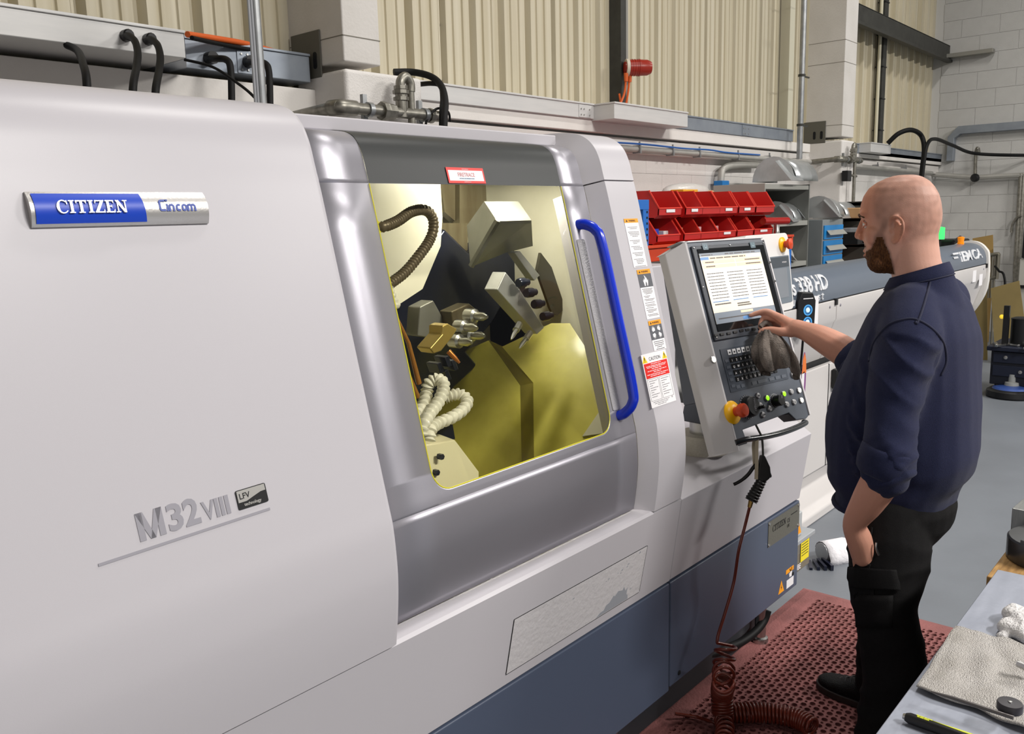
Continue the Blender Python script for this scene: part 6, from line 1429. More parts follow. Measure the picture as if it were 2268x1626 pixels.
chain(body, [hd_(0.078, -0.024, 1.557), hd_(0.0875, -0.012, 1.5605), hd_(0.0895, 0, 1.560), hd_(0.0875, 0.012, 1.5605), hd_(0.078, 0.024, 1.557)], [0.003, 0.0052, 0.0058, 0.0052, 0.003], 10, 4)
chain(body, [hd_(0.077, -0.022, 1.549), hd_(0.0865, -0.01, 1.547), hd_(0.0885, 0, 1.5465), hd_(0.0865, 0.01, 1.547), hd_(0.077, 0.022, 1.549)], [0.003, 0.0056, 0.0064, 0.0056, 0.003], 10, 4)
# trunk hidden by the clothes
TX = 2.53
TOR = [(1.472, .706, .062, .098), (1.455, .706, .084, .135), (1.436, .7055, .098, .172), (1.418, .705, .109, .196), (1.381, .707, .126, .215), (1.333, .710, .144, .224), (1.272, .717, .164, .220), (1.211, .725, .180, .216), (1.137, .735, .193, .214), (1.076, .743, .197, .211), (1.015, .745, .197, .206), (0.954, .749, .188, .20), (0.905, .756, .168, .192), (0.869, .753, .150, .186)]
loft(body, [ring(TX, cy, z - 0.012, min(max(b - 0.025, 0.05), 0.15 if z < 1.0 else 1), min(a - 0.022, 0.11 if z < 1.0 else 1), min(a - 0.022, 0.11 if z < 1.0 else 1)) for z, cy, a, b in TOR[::-1]])
def A2(px, py, D): return at(px, py, D=D)
def panelD(px, py): return (hit(px, py, FP.p(0, 0, 0.011), FP.n) - CAM).dot(FW)
dT = panelD(1660, 699) - 0.009 - 2.85        # bring the finger tip onto the glass
RSH = V((2.735, 0.715, 1.395)); REL = A2(1902, 806, 2.63); RWR = A2(1764, 727, 2.76 + dT * 0.6)
chain(body, [RSH, RSH.lerp(REL, .5), REL], [0.05, 0.045, 0.043])
chain(body, [REL, A2(1868, 778, 2.66 + dT * .15), A2(1820, 750, 2.70 + dT * .35), A2(1785, 734, 2.74 + dT * .5), RWR], [0.043, 0.0475, 0.041, 0.031, 0.0285], 16)
HND = {}
def q(px, py, D): return A2(px, py, D + dT)
HND['index'] = ([q(1728, 704, 2.795), q(1718, 699, 2.805), q(1698, 690, 2.825), q(1677, 694, 2.842), q(1662, 699, 2.850)], [0.0135, 0.0125, 0.0105, 0.0092, 0.0072])
HND['middle'] = ([q(1726, 708, 2.815), q(1714, 705, 2.825), q(1692, 706, 2.838), q(1685, 722, 2.832), q(1690, 735, 2.815)], [0.0135, 0.0125, 0.0105, 0.0095, 0.0078])
HND['ring'] = ([q(1730, 714, 2.835), q(1718, 712, 2.845), q(1699, 713, 2.855), q(1694, 728, 2.845), q(1700, 739, 2.828)], [0.013, 0.0118, 0.0100, 0.009, 0.0075])
HND['little'] = ([q(1735, 721, 2.85), q(1724, 720, 2.86), q(1708, 722, 2.865), q(1704, 733, 2.855), q(1709, 742, 2.84)], [0.0115, 0.0105, 0.009, 0.008, 0.0068])
HND['thumb'] = ([q(1752, 735, 2.755), q(1728, 735, 2.765), q(1706, 731, 2.785), q(1692, 733, 2.795), q(1684, 736, 2.80)], [0.0165, 0.0150, 0.0120, 0.0118, 0.0085])
for nm, (P_, R_) in HND.items():
    chain(body, P_, R_, 12, 5)
    if nm != 'thumb': chain(body, [RWR.lerp(P_[0], 0.1), RWR.lerp(P_[0], 0.55), P_[0]], [0.021, 0.0175, R_[0] + 0.001], 12, 4)
chain(body, [RWR, q(1752, 735, 2.755), q(1738, 730, 2.785)], [0.024, 0.019, 0.016], 12)
chain(body, [RWR, q(1745, 718, 2.80), q(1728, 710, 2.82)], [0.024, 0.023, 0.017], 12)
# left arm, hand in the pocket
LSH = at(2012, 765, X=2.335); LEL = at(1962, 1035, X=2.245); LWR = at(1893, 1160, X=2.27)
chain(body, [LSH, LSH.lerp(LEL, .5), LEL], [0.052, 0.05, 0.044])
chain(body, [LEL, at(1946, 1072, X=2.245), at(1920, 1115, X=2.255), LWR, at(1903, 1195, X=2.29), at(1912, 1230, X=2.31)], [0.044, 0.0475, 0.042, 0.031, 0.034, 0.032], 16)
chain(body, [at(1886, 1180, X=2.285), at(1893, 1205, X=2.305), at(1900, 1232, X=2.32)], [0.016, 0.013, 0.011], 10)
for dx in (-0.02, -0.006, 0.008, 0.021): chain(body, [at(1910, 1222, X=2.31) + V((0, dx, 0)), at(1914, 1260, X=2.325) + V((0, dx, 0)), at(1916, 1285, X=2.33) + V((0, dx, 0))], [0.011, 0.0095, 0.008], 8)
# legs inside the trousers
LHP = V((2.43, 0.74, 0.86)); LKN = at(1962, 1350, X=2.36); LAN = at(1950, 1640, X=2.33); LAN.z = max(LAN.z, 0.22); LFT = V((LAN.x, LAN.y - 0.01, 0.10))
RHP = V((2.63, 0.75, 0.86)); RKN = V((2.71, 0.81, 0.50)); RAN = V((2.80, 0.86, 0.12))
chain(body, [LHP, LKN, LAN, LFT], [0.075, 0.052, 0.042, 0.036]); chain(body, [RHP, RKN, RAN], [0.075, 0.052, 0.036])
chain(body, [LHP + V((0, 0, 0.04)), RHP + V((0, 0, 0.02))], [0.085, 0.085])
for a, yaw in ((LFT, 0.0), (RAN, 0.15)):
    d = V((math.sin(yaw), math.cos(yaw), 0)); g = V((a.x, a.y, 0.06)); chain(body, [g - d * 0.03, g + d * 0.08 - V((0, 0, 0.008)), g + d * 0.17 - V((0, 0, 0.016))], [0.026, 0.022, 0.014])
bm_ = remeshed(body, 0.0036, 3)
# dents that the union cannot make (eye sockets, mouth line) and the colour masks
tint = bm_.attributes.new('hair_mask', 'FLOAT', 'POINT'); blush = bm_.attributes.new('warm_mask', 'FLOAT', 'POINT')
eyes = [hd_(0.0895, s * 0.031, 1.6345) for s in (-1, 1)]
def sstep(a, b, x): t = max(0.0, min(1.0, (x - a) / (b - a))); return t * t * (3 - 2 * t)
BEARD = {}; TV = [0.0] * len(bm_.vertices); BV_ = [0.0] * len(bm_.vertices)
for v in bm_.vertices:
    p = v.co
    if p.z > 1.40 and (p - V((HC.x, HC.y, p.z))).length < 0.16:
        d = p - HC; f = d.dot(HF); l = abs(d.dot(HL)); z = p.z
        for e_ in eyes:
            w = math.exp(-((p - e_).length / 0.0125) ** 2); v.co -= HF * 0.0085 * w
        if f > 0.07: v.co -= HF * 0.004 * math.exp(-((z - 1.5535) / 0.0028) ** 2) * (1 - sstep(0.018, 0.03, l))
        nz_ = NZ.noise(p * 60) * 0.5
        # beard: jaw, chin, moustache and sideburn in front of the ear
        def tab(T, x):
            for (x0, y0), (x1, y1) in zip(T[:-1], T[1:]):
                if x0 <= x <= x1: return y0 + (y1 - y0) * (x - x0) / (x1 - x0)
            return T[0][1] if x < T[0][0] else T[-1][1]
        fb_ = tab([(1.50, 0.2), (1.552, 0.2), (1.558, 0.084), (1.568, 0.062), (1.582, 0.054), (1.603, 0.046), (1.624, 0.037), (1.645, 0.030)], z)
        bb_ = tab([(1.50, 0.0), (1.555, 0.008), (1.59, 0.022), (1.61, 0.024), (1.645, 0.014)], z)
        reg = sstep(0.007, -0.006, f - fb_ + 0.008 * nz_) * sstep(-0.006, 0.006, f - bb_ + 0.006 * nz_) * sstep(1.655, 1.625, z) * (0.5 + 0.5 * sstep(1.615, 1.57, z)) * sstep(0.02, 0.03, l + (0.03 if z < 1.55 else 0))
        mous = math.exp(-((z - 1.573) / 0.008) ** 2) * sstep(0.07, 0.082, f) * (1 - sstep(0.030, 0.042, l)) * 0.85
        lip = math.exp(-((z - 1.553) / 0.0075) ** 2) * (1 - sstep(0.016, 0.024, l)) * sstep(0.078, 0.084, f)
        bd_ = max(reg, mous) * (1 - lip)
        bd_ *= 1 if z > 1.497 else 0
        BEARD[v.index] = bd_
        scalp = sstep(0.066, 0.045, f - (z - 1.69) * 0.1) * sstep(1.612, 1.65, z + (0.045 if f < -0.02 else 0)) 
        TV[v.index] = min(1, 0.92 * bd_ + 0.34 * scalp * (0.8 + nz_))
        BV_[v.index] = min(1.0, sstep(0.02, 0.09, f) * 0.7 + 0.6 * sstep(0.076, 0.086, l) * sstep(1.575, 1.59, z) * sstep(1.665, 1.65, z) * sstep(0.03, 0.015, abs(f + 0.008)) + 0.4 * lip)
    else: BV_[v.index] = 0.35 if p.z < 1.35 else 0.1
tint.data.foreach_set('value', TV); blush.data.foreach_set('value', BV_)
SKIN = M('skin', (226, 170, 148), 0.48, bump=(420, 0.10), spec=0.35)
nt = SKIN.node_tree; b = nt.nodes['Principled BSDF']; b.inputs['Subsurface Weight'].default_value = 0.08; b.inputs['Subsurface Radius'].default_value = (0.012, 0.005, 0.003)
a1 = nt.nodes.new('ShaderNodeAttribute'); a1.attribute_name = 'hair_mask'; a2 = nt.nodes.new('ShaderNodeAttribute'); a2.attribute_name = 'warm_mask'
m1 = nt.nodes.new('ShaderNodeMix'); m1.data_type = 'RGBA'; m1.inputs['A'].default_value = (*lin((208, 160, 142)), 1); m1.inputs['B'].default_value = (*lin((190, 118, 86)), 1); nt.links.new(a2.outputs['Fac'], m1.inputs['Factor'])
m2 = nt.nodes.new('ShaderNodeMix'); m2.data_type = 'RGBA'; m2.inputs['B'].default_value = (*lin((62, 40, 26)), 1); nt.links.new(a1.outputs['Fac'], m2.inputs['Factor']); nt.links.new(m1.outputs['Result'], m2.inputs['A']); nt.links.new(m2.outputs['Result'], b.inputs['Base Color'])
for v in bm_.vertices: v.co -= V(MAN.location)
bd = mkobj('body', bm_, SKIN, MAN)
# beard: a shaggy shell lifted off the jaw
bb = bmesh.new(); bb.from_mesh(bm_); bb.verts.ensure_lookup_table()
bmesh.ops.delete(bb, geom=[f for f in bb.faces if min(BEARD.get(v.index, 0) for v in f.verts) < 0.6], context='FACES')
bb.normal_update()
for v in bb.verts:
    w = BEARD.get(v.index, 0); v.co += v.normal * (0.0006 + 0.006 * max(0, w - 0.58) * (0.7 + 0.6 * NZ.noise(v.co * 300)) + 0.0012 * NZ.noise(v.co * 700))
bme_ = bpy.data.meshes.new('beard'); bb.to_mesh(bme_); bb.free(); bme_.shade_smooth()
for at_ in list(bme_.attributes):
    if at_.name in ('hair_mask', 'warm_mask'): bme_.attributes.remove(at_)
mkobj('beard', bme_, M('beard_hair', (74, 48, 30), 0.75, var=(260, 0.8, (128, 84, 50), (1, 1, 0.35)), bump=(500, 0.8, (1, 1, 0.4)), spec=0.2), MAN)
# eyes and brows
for s in (-1, 1):
    ec = hd_(0.0805, s * 0.031, 1.6345)
    ey = MB().ball(ec, 0.0118, 16, 12).build('eye', M('eye_white', (226, 220, 212), 0.15), MAN, smooth=60)
    MB().lathe(Fr(ec, HL, V((0, 0, 1))) if False else Fr(ec, V((0, 0, 1)), HF.cross(V((0, 0, 1)))), [(0.0055, 0.0107), (0.0001, 0.0122)], 14).build('iris', M('iris_brown', (70, 50, 36), 0.15), ey, smooth=60)
    for dz, r in ((0.0068, 0.0028), (-0.0072, 0.0022)):
        MB().tube(smoothpts([hd_(0.080, s * 0.017, 1.6345 + dz * .3), hd_(0.0905, s * 0.026, 1.6345 + dz), hd_(0.0895, s * 0.036, 1.6345 + dz), hd_(0.078, s * 0.0465, 1.6345 + dz * .1)], 4), r, 8).build('eyelid', M('lid_skin', (200, 136, 112), 0.5), MAN, smooth=60)
    MB().tube(smoothpts([hd_(0.1035, s * 0.013, 1.6535), hd_(0.1035, s * 0.027, 1.660), hd_(0.0955, s * 0.043, 1.6595), hd_(0.082, s * 0.054, 1.653)], 5), [0.002] + [0.0034] * 14 + [0.0012], 8).build('eyebrow', M('brow_hair', (84, 58, 40), 0.8), MAN, smooth=60)
# finger nails
for nm in ('index', 'thumb'):
    P_, R_ = HND[nm]; d = (P_[-1] - P_[-2]).normalized(); up = V((0, 0, 1)) if nm == 'index' else V((-0.75, -0.6, 0.3)); up = (up - d * up.dot(d)).normalized()
    f = Fr(P_[-1] - d * 0.004 + up * (R_[-1] * 0.9), d, up.cross(d)); f = Fr(f.o, d, up.cross(d))
    MB().ball(f.o, 0.0062, 10, 6, (1, 1, 1), None).build('finger_nail', M('nail', (226, 176, 160), 0.25), MAN, smooth=60) if False else MB().prism(f, rrect(-0.006, 0.005, -0.005, 0.005, 0.003, 3), -0.002, 0.0006).build('finger_nail', M('nail', (226, 180, 164), 0.25), MAN)

# ---- sweatshirt
sh = MB()
loft(sh, [ring(TX, cy, z, b, a, a) for z, cy, a, b in [(0.836, .757, .150, .188)] + TOR[::-1]])
def collar_ring(r, dz, n=28): return [hd_(-0.053 + (r + 0.002) * math.cos(2 * math.pi * k / n), r * math.sin(2 * math.pi * k / n), 1.503 + dz - 0.023 * math.cos(2 * math.pi * k / n)) for k in range(n)]
loft(sh, [collar_ring(*q_) for q_ in ((0.116, -0.11), (0.102, -0.07), (0.090, -0.042), (0.080, -0.02), (0.072, -0.006))])
chain(sh, [V((2.41, 0.70, 1.405)), LSH, LSH.lerp(LEL, 0.35), LSH.lerp(LEL, 0.7), at(1968, 1005, X=2.25), at(1958, 1040, X=2.246)], [0.075, 0.083, 0.0755, 0.070, 0.066, 0.062], 20)
chain(sh, [V((2.66, 0.705, 1.405)), RSH, RSH.lerp(REL, .5), REL.lerp(RSH, 0.05), REL + (A2(1868, 778, 2.66) - REL) * 0.35], [0.075, 0.078, 0.068, 0.062, 0.057], 20)
shm = remeshed(sh, 0.0075, 5)
NS_ = [v.normal.copy() for v in shm.vertices]
for v, n in zip(shm.vertices, NS_):
    p = v.co
    back_ = sstep(0.70, 0.58, p.y) * sstep(1.40, 1.25, p.z); mid = sstep(1.43, 1.3, p.z)
    u = p.y * 0.8 + p.z * 0.55 + p.x * 0.2
    fold = (1 - abs(NZ.noise(V((u * 5.5 + 3, p.z * 1.0 - p.y, p.x * 1.5))))) ** 2
    sleeve = 1.0 if p.x < 2.335 and p.z < 1.36 else 0.0
    h = back_ * 0.026 * (fold - 0.6) + mid * 0.007 * NZ.noise(V((p.x * 8, p.y * 8, p.z * 4)))
    if sleeve:
        t = p.z; h += 0.010 * NZ.noise(V((p.y * 9, 1.0, (p.z + p.y * 0.6) * 9))) + 0.006 * sstep(1.13, 1.05, t) * math.sin((t + 0.5 * p.y) * 190) * 0.5
        h += 0.012 * ((1 - abs(NZ.noise(V((p.y * 5, 7.0, (p.z - p.y * 0.9) * 14))))) ** 3 - 0.5)
    h += 0.008 * sstep(0.99, 0.93, p.z) * (NZ.noise(V((p.x * 7, p.y * 7, p.z * 18)))) 
    v.co += n * h - V(MAN.location)
NAVYS = M('navy_sweat_fabric', (38, 42, 70), 0.85, var=(420, 0.5, (27, 30, 50)), bump=(700, 0.35), spec=0.15)
b_ = NAVYS.node_tree.nodes['Principled BSDF']; b_.inputs['Sheen Weight'].default_value = 0.08; b_.inputs['Sheen Roughness'].default_value = 0.5
SHIRT = mkobj('sweatshirt', shm, NAVYS, MAN)
d_ = SHIRT.modifiers.new('soft', 'SMOOTH'); d_.iterations = 2; d_.factor = 0.5
# crew collar, rolled cuffs, seams and hem
MB().grid([collar_ring(*q_) for q_ in ((0.066, -0.004), (0.0675, 0.006), (0.071, 0.006), (0.077, -0.006), (0.084, -0.021), (0.083, -0.026), (0.072, -0.024))], closed=True).build('collar', NAVYS, SHIRT, smooth=60)
MB().tube(collar_ring(0.0845, -0.0265), 0.0022, 6, closed=True).build('collar_seam', M('seam_fabric', (30, 33, 56), 0.85), SHIRT, smooth=60)
def cuff(a, b, r0, r1, nm):
    d = (b - a); P_ = [a + d * t for t in (0, .08, .3, .5, .7, .92, 1.0)]
    mb = MB().tube(P_, [r0 * .96, r0 * 1.05, r0 * 1.06, r0 * 1.10, (r0 + r1) / 2 * 1.09, r1 * 1.06, r1 * .97], 26)
    for v in mb.v: v += (v - (a + b) / 2).normalized() * 0.004 * NZ.noise(v * 26)
    return mb.build(nm, NAVYS, SHIRT, smooth=60)
dl = (LEL - LSH).normalized()
cuff(at(1972, 990, X=2.25), at(1953, 1050, X=2.246), 0.066, 0.063, 'rolled_cuff')
cuff(REL, REL + (A2(1868, 778, 2.66) - REL) * 0.42, 0.06, 0.056, 'rolled_cuff')
def onshirt(pts, r, nm, m=NAVYS):
    """a stitched ridge pressed onto the sweatshirt surface"""
    from mathutils.bvhtree import BVHTree
    global _BV
    if '_BV' not in globals(): _BV = BVHTree.FromPolygons([v.co + V(MAN.location) for v in shm.vertices], [tuple(p.vertices) for p in shm.polygons])
    P_ = []
    for p in smoothpts(pts, 8):
        h_ = _BV.ray_cast(CAM, (p - CAM).normalized())
        if h_[0] is not None: P_.append(h_[0])
    return MB().tube(P_, r, 8).build(nm, m, SHIRT, smooth=60)
SEAM = M('seam_fabric', (30, 33, 56), 0.85)
onshirt([at(2060, 625, D=2.25), at(2045, 680, D=2.2), at(2032, 715, D=2.16), at(2027, 712, D=2.14)][:3] + [at(2028, 712, D=2.15)], 0.0035, 'shoulder_seam', SEAM)
onshirt([at(1925, 800, D=2.16), at(1935, 760, D=2.15), at(1965, 722, D=2.14), at(2000, 708, D=2.14), at(2030, 708, D=2.14), at(2065, 728, D=2.16), at(2090, 760, D=2.18), at(2096, 800, D=2.2), at(2085, 830, D=2.2)], 0.0035, 'armhole_seam', SEAM)
hr_ = ring(TX, .757, .838, .187, .149, .149, 40); MB().tube(hr_, 0.008, 8, closed=True).build('hem', NAVYS, SHIRT, smooth=60)

# ---- trousers
tr = MB()
loft(tr, [ring(TX, cy, z, b, af, ab) for z, cy, b, af, ab in ((0.74, .745, .165, .10, .115), (0.79, .742, .182, .125, .145), (0.84, .742, .19, .140, .152), (0.88, .748, .187, .143, .148), (0.93, .752, .178, .138, .138))])
chain(tr, [LHP + V((0, 0, -0.02)), at(1968, 1230, X=2.40), at(1960, 1310, X=2.37), at(1963, 1370, X=2.36), at(1978, 1450, X=2.35), at(1974, 1530, X=2.34), LAN, V((LAN.x, LAN.y, 0.12)), V((LAN.x, LAN.y, 0.07))], [0.108, 0.108, 0.092, 0.082, 0.083, 0.078, 0.068, 0.064, 0.062], 20)
chain(tr, [RHP + V((0, 0, -0.02)), RHP.lerp(RKN, .5), RKN, RKN.lerp(RAN, .5), RAN, V((RAN.x, RAN.y, 0.075))], [0.105, 0.10, 0.078, 0.075, 0.062, 0.06], 20)
trm = remeshed(tr, 0.008, 4)
NS_ = [v.normal.copy() for v in trm.vertices]
for v, n in zip(trm.vertices, NS_):
    p = v.co
    h = 0.008 * ((1 - abs(NZ.noise(V((p.x * 6, (p.y + p.z * 0.5) * 9, p.z * 14))))) ** 2 - 0.5) * sstep(0.85, 0.7, p.z)
    v.co += n * h - V(MAN.location)
BLKT = M('black_trouser_twill', (19, 18, 19), 0.8, bump=(600, 0.3), spec=0.2)
TRS = mkobj('trousers', trm, BLKT, MAN)
from mathutils.bvhtree import BVHTree
BT = BVHTree.FromPolygons([v.co + V(MAN.location) for v in trm.vertices], [tuple(p.vertices) for p in trm.polygons])
def ontrouser(poly, lift, nm, m, th=0.004):
    rows = []; fine_ = []
    for (a, b), (c, d) in zip(poly[:-1], poly[1:]):
        for k in range(5): fine_.append((a.lerp(c, k / 5), b.lerp(d, k / 5)))
    fine_.append(poly[-1])
    for a, b in fine_:
        rw = []
        for k in range(9):
            p = a.lerp(b, k / 8); h_ = BT.ray_cast(CAM, (p - CAM).normalized()); h_ = h_ if h_[0] is not None else BT.find_nearest(p); n_ = h_[1] if h_[1].dot(CAM - h_[0]) > 0 else -h_[1]; rw.append(h_[0] + n_ * lift)
        rows.append(rw)
    return MB().grid(rows).build(nm, m, TRS, smooth=60, solid=th)
ontrouser([(at(1868, 1255, D=2.2), at(1985, 1262, D=2.2)), (at(1866, 1280, D=2.2), at(1990, 1285, D=2.2)), (at(1876, 1300, D=2.2), at(1992, 1307, D=2.2))], 0.006, 'cargo_pocket_flap', BLKT, 0.003)
ontrouser([(at(1880, 1318, D=2.2), at(1978, 1318, D=2.2)), (at(1888, 1390, D=2.2), at(1975, 1390, D=2.2))], 0.003, 'cargo_pocket', BLKT, 0.002)
pe = [at(1879, 1165, D=2.2), at(1882, 1195, D=2.2), at(1893, 1212, D=2.19), at(1912, 1210, D=2.18), at(1928, 1190, D=2.18), at(1932, 1168, D=2.19)]
P_ = []
for p in smoothpts(pe, 6):
    h_ = BT.ray_cast(CAM, (p - CAM).normalized()); h_ = h_ if h_[0] is not None else BT.find_nearest(p); P_.append(h_[0] + (h_[1] if h_[1].dot(CAM - h_[0]) > 0 else -h_[1]) * 0.004)
MB().tube(P_, 0.004, 8).build('pocket_edge', BLKT, TRS, smooth=60)
p0_ = BT.find_nearest(at(1897, 1213, D=2.19))[0]; dcam = (CAM - p0_).normalized()
MB().tube(smoothpts([p0_ + dcam * 0.014, p0_ + dcam * 0.016 + V((0, 0, -0.015)), p0_ + dcam * 0.012 + V((0.004, -0.006, -0.035))], 4), 0.0032, 8).build('zip_pull', STEEL, TRS, smooth=60)
# ---- trainers
def trainer(a, yaw):
    d = V((math.sin(yaw), math.cos(yaw), 0)); r = V((math.cos(yaw), -math.sin(yaw), 0)); o = V((a.x, a.y - 0.0, 0.012))
    S_t = MB(); rows = []
    prof_ = [(-0.085, 0.034, 0.085, 0.0), (-0.07, 0.040, 0.10, 0), (-0.03, 0.042, 0.105, 0), (0.02, 0.042, 0.10, 0), (0.06, 0.046, 0.082, 0), (0.10, 0.050, 0.066, 0), (0.14, 0.049, 0.056, 0), (0.175, 0.040, 0.048, 0.003), (0.195, 0.024, 0.036, 0.008), (0.203, 0.008, 0.025, 0.012)]
    for y, w, h, z0 in prof_:
        rw = []
        for k in range(16):
            t = 2 * math.pi * k / 16; c, s_ = math.cos(t), math.sin(t); rw.append(o + d * y + r * (math.copysign(abs(c) ** 0.8, c) * w) + V((0, 0, 0.016 + z0 + (h - 0.016) * (0.5 + 0.5 * math.copysign(abs(s_) ** 0.75, s_)))))
        rows.append(rw)
    S_t.grid(rows, closed=True); S_t.face(*rows[0][::-1]); S_t.face(*rows[-1])
    u = S_t.build('shoe', M('shoe_black_mesh', (24, 24, 25), 0.75, bump=(260, 0.7), spec=0.25), MAN, smooth=60)
    so = MB(); rr = [[o + d * (y * 1.03) + r * (sg * w * 1.08) + V((0, 0, z)) for y, w, h, z0 in prof_ for sg in (1,)] for z in (0,)]
    outl = [(y * 1.03, w * 1.08) for y, w, h, z0 in prof_]; poly = [(w, y) for y, w in outl] + [(-w, y) for y, w in outl[::-1]]
    so.prism(Fr(o, r, d), poly, 0.0, 0.026).build('sole', M('shoe_sole', (46, 38, 36), 0.6), u, bevel=0.005)
    lc = MB()
    for k in range(5):
        y = 0.03 + 0.021 * k; h = 0.098 - 0.0065 * k - 0.02 * (k / 4)
        lc.tube(smoothpts([o + d * y + r * 0.026 + V((0, 0, h - 0.004)), o + d * (y + 0.01) + V((0, 0, h + 0.008)), o + d * (y + 0.004) - r * 0.026 + V((0, 0, h - 0.004))], 4), 0.0028, 6)
    lc.build('laces', BLACK, u, smooth=60)
trainer(LFT, 0.02); trainer(RAN, 0.14)

# ---- the cloth in his hand
RAGM = M('dirty_rag', (142, 132, 124), 0.9, var=(22, 0.95, (46, 41, 38), (1, 1, 0.45), 0.3), bump=(260, 0.6))
top = q(1693, 733, 2.81); mb = MB(); rows = []
fr_ = Fr(q(1715, 745, 2.80), RX, V((0, 0, 1)))
prof_w = [(0.0, 0.018, 0.012), (0.1, 0.030, 0.014), (0.25, 0.046, 0.018), (0.45, 0.060, 0.020), (0.65, 0.066, 0.022), (0.85, 0.062, 0.020), (1.0, 0.052, 0.016)]
NK = 44
for t, w, dp in prof_w:
    c = q(1700, 728, 2.80).lerp(q(1727, 822, 2.76), t) ; rw = []
    for k in range(NK):
        a = 2 * math.pi * k / NK; pl = 1 + 0.5 * math.cos(6 * a + 1.6 * t + 0.6) * min(1, t * 2.4) + 0.16 * math.cos(11 * a - 2 * t)
        rw.append(c + RX * (math.cos(a) * w * (0.62 + 0.36 * pl)) + V((FW.x, FW.y, 0)) * (math.sin(a) * dp * pl * 1.9) + V((0, 0, -0.018 * t * math.cos(2 * a + 0.6) - 0.014 * t * math.cos(3 * a))))
    rows.append(rw)
mb.grid(rows, closed=True); mb.face(*rows[0]); 
rg = mb.build('shop_rag', RAGM, None, smooth=70, subd=1, solid=0.002); tag(rg, 'dirty grey rag hanging from the operator pointing hand', 'rag')
t2 = MB(); pts = [q(1684, 724, 2.815), q(1694, 715, 2.82), q(1704, 718, 2.825), q(1708, 728, 2.82), q(1700, 735, 2.81)]
t2.tube(smoothpts(pts, 4), 0.008, 8).build('rag_tuft', RAGM, rg, smooth=60)
# ================================================================== RUBBER MAT
MATR = M('red_rubber_mat', (146, 92, 90), 0.75, var=(7, 0.75, (112, 70, 68)), bump=(120, 0.3))
mt = thing('rubber_mat', (2.6, 0.95, 0), 'brick red perforated rubber mat under the operator', 'mat')
mx0, mx1, my0, my1 = 1.95, 3.555, 0.42, 1.395; hz_ = 0.012
pitch = 0.0225; nx = int((mx1 - mx0 - 0.12) / pitch); ny = int((my1 - my0 - 0.12) / pitch)
ox, oy = mx0 + 0.06, my0 + 0.06
mb = MB(); NS = 8
def cell(cx, cy, s, r):
    """a square of mat top with a round hole, its wall and a raised lip"""
    k0 = len(mb.v); sq = []
    for k in range(NS):
        t = 2 * math.pi * k / NS + math.pi / 4; c, n_ = math.cos(t), math.sin(t); m_ = max(abs(c), abs(n_)); sq.append(V((cx + c / m_ * s / 2, cy + n_ / m_ * s / 2, hz_)))
    def rg_(rr, z): return [V((cx + rr * math.cos(2 * math.pi * k / NS + math.pi / 4), cy + rr * math.sin(2 * math.pi * k / NS + math.pi / 4), z)) for k in range(NS)]
    mb.v += sq + rg_(r * 1.16, hz_) + rg_(r * 1.12, hz_ + 0.0016) + rg_(r * 1.03, hz_ + 0.0016) + rg_(r, 0.0012)
    for i in range(4):
        for k in range(NS): mb.f.append((k0 + i * NS + k, k0 + i * NS + (k + 1) % NS, k0 + (i + 1) * NS + (k + 1) % NS, k0 + (i + 1) * NS + k))
for i in range(nx):
    for j in range(ny):
        big = (i + j) % 2 == 0
        cell(ox + (i + .5) * pitch, oy + (j + .5) * pitch, pitch, 0.0096 if big else 0.0042)
ex, ey = ox + nx * pitch, oy + ny * pitch
for a0, a1, b0, b1 in ((mx0, ox, my0, my1), (ex, mx1, my0, my1), (ox, ex, my0, oy), (ox, ex, ey, my1)): mb.box(W, a0, a1, b0, b1, 0.001, hz_)
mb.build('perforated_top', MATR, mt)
MB().box(W, mx0 + .01, mx1 - .01, my0 + .01, my1 - .01, 0.0004, 0.0012).build('dark_base', M('mat_dark_base', (34, 24, 24), 0.7), mt)  # thin dark sheet below the perforations, seen through the holes
bv = MB()
for (a, b) in (((mx0, my0), (mx1, my0)), ((mx1, my0), (mx1, my1)), ((mx1, my1), (mx0, my1)), ((mx0, my1), (mx0, my0))):
    p, q_ = V((*a, 0)), V((*b, 0)); d = (q_ - p).normalized(); n_ = V((d.y, -d.x, 0)); bv.add([p + V((0, 0, hz_)), q_ + V((0, 0, hz_)), q_ + n_ * 0.04 + d * 0.04 + V((0, 0, 0.001)), p + n_ * 0.04 - d * 0.04 + V((0, 0, 0.001))], [(0, 1, 2, 3)])
bv.build('bevelled_border', MATR, mt)

# ================================================================== AIR GUN AND COILED HOSE
AG = thing('air_gun', at(1680, 1040, D=2.62), 'black blow gun with ribbed grip hung by a loop from the panel bow handle', 'air gun')
def G(px, py, D=2.64): return at(px, py, D=D)
gd = 2.655 
hbar = FP.p(*lp(1681, 970), 0.02); gD = (hbar - CAM).dot(FW) - 0.014
def G(px, py, dd=0.0): return at(px, py, D=gD + dd)
MB().tube(smoothpts([G(1674, 941), G(1681, 955), G(1687, 968), G(1689, 985), G(1690, 1010)], 5), 0.0035, 8).build('nozzle_tube', DKST, AG, smooth=50)
bodyp = [(1684, 1008), (1692, 1008), (1704, 1034), (1706, 1054), (1702, 1060), (1695, 1066), (1680, 1066), (1676, 1048)]
f_ = Fr(G(1690, 1040), RX, -DN); 
def gp(px, py): v_ = G(px, py) - f_.o; return v_.dot(f_.r), v_.dot(f_.u)
MB().prism(f_, [gp(*p) for p in bodyp], -0.012, 0.012).build('gun_body', BLACK, AG, bevel=0.004)
MB().tube(smoothpts([G(1701, 1036), G(1706, 1050), G(1707, 1056), G(1699, 1056), G(1697, 1050)], 3), 0.003, 6).build('guard_loop', BLACK, AG, smooth=50)
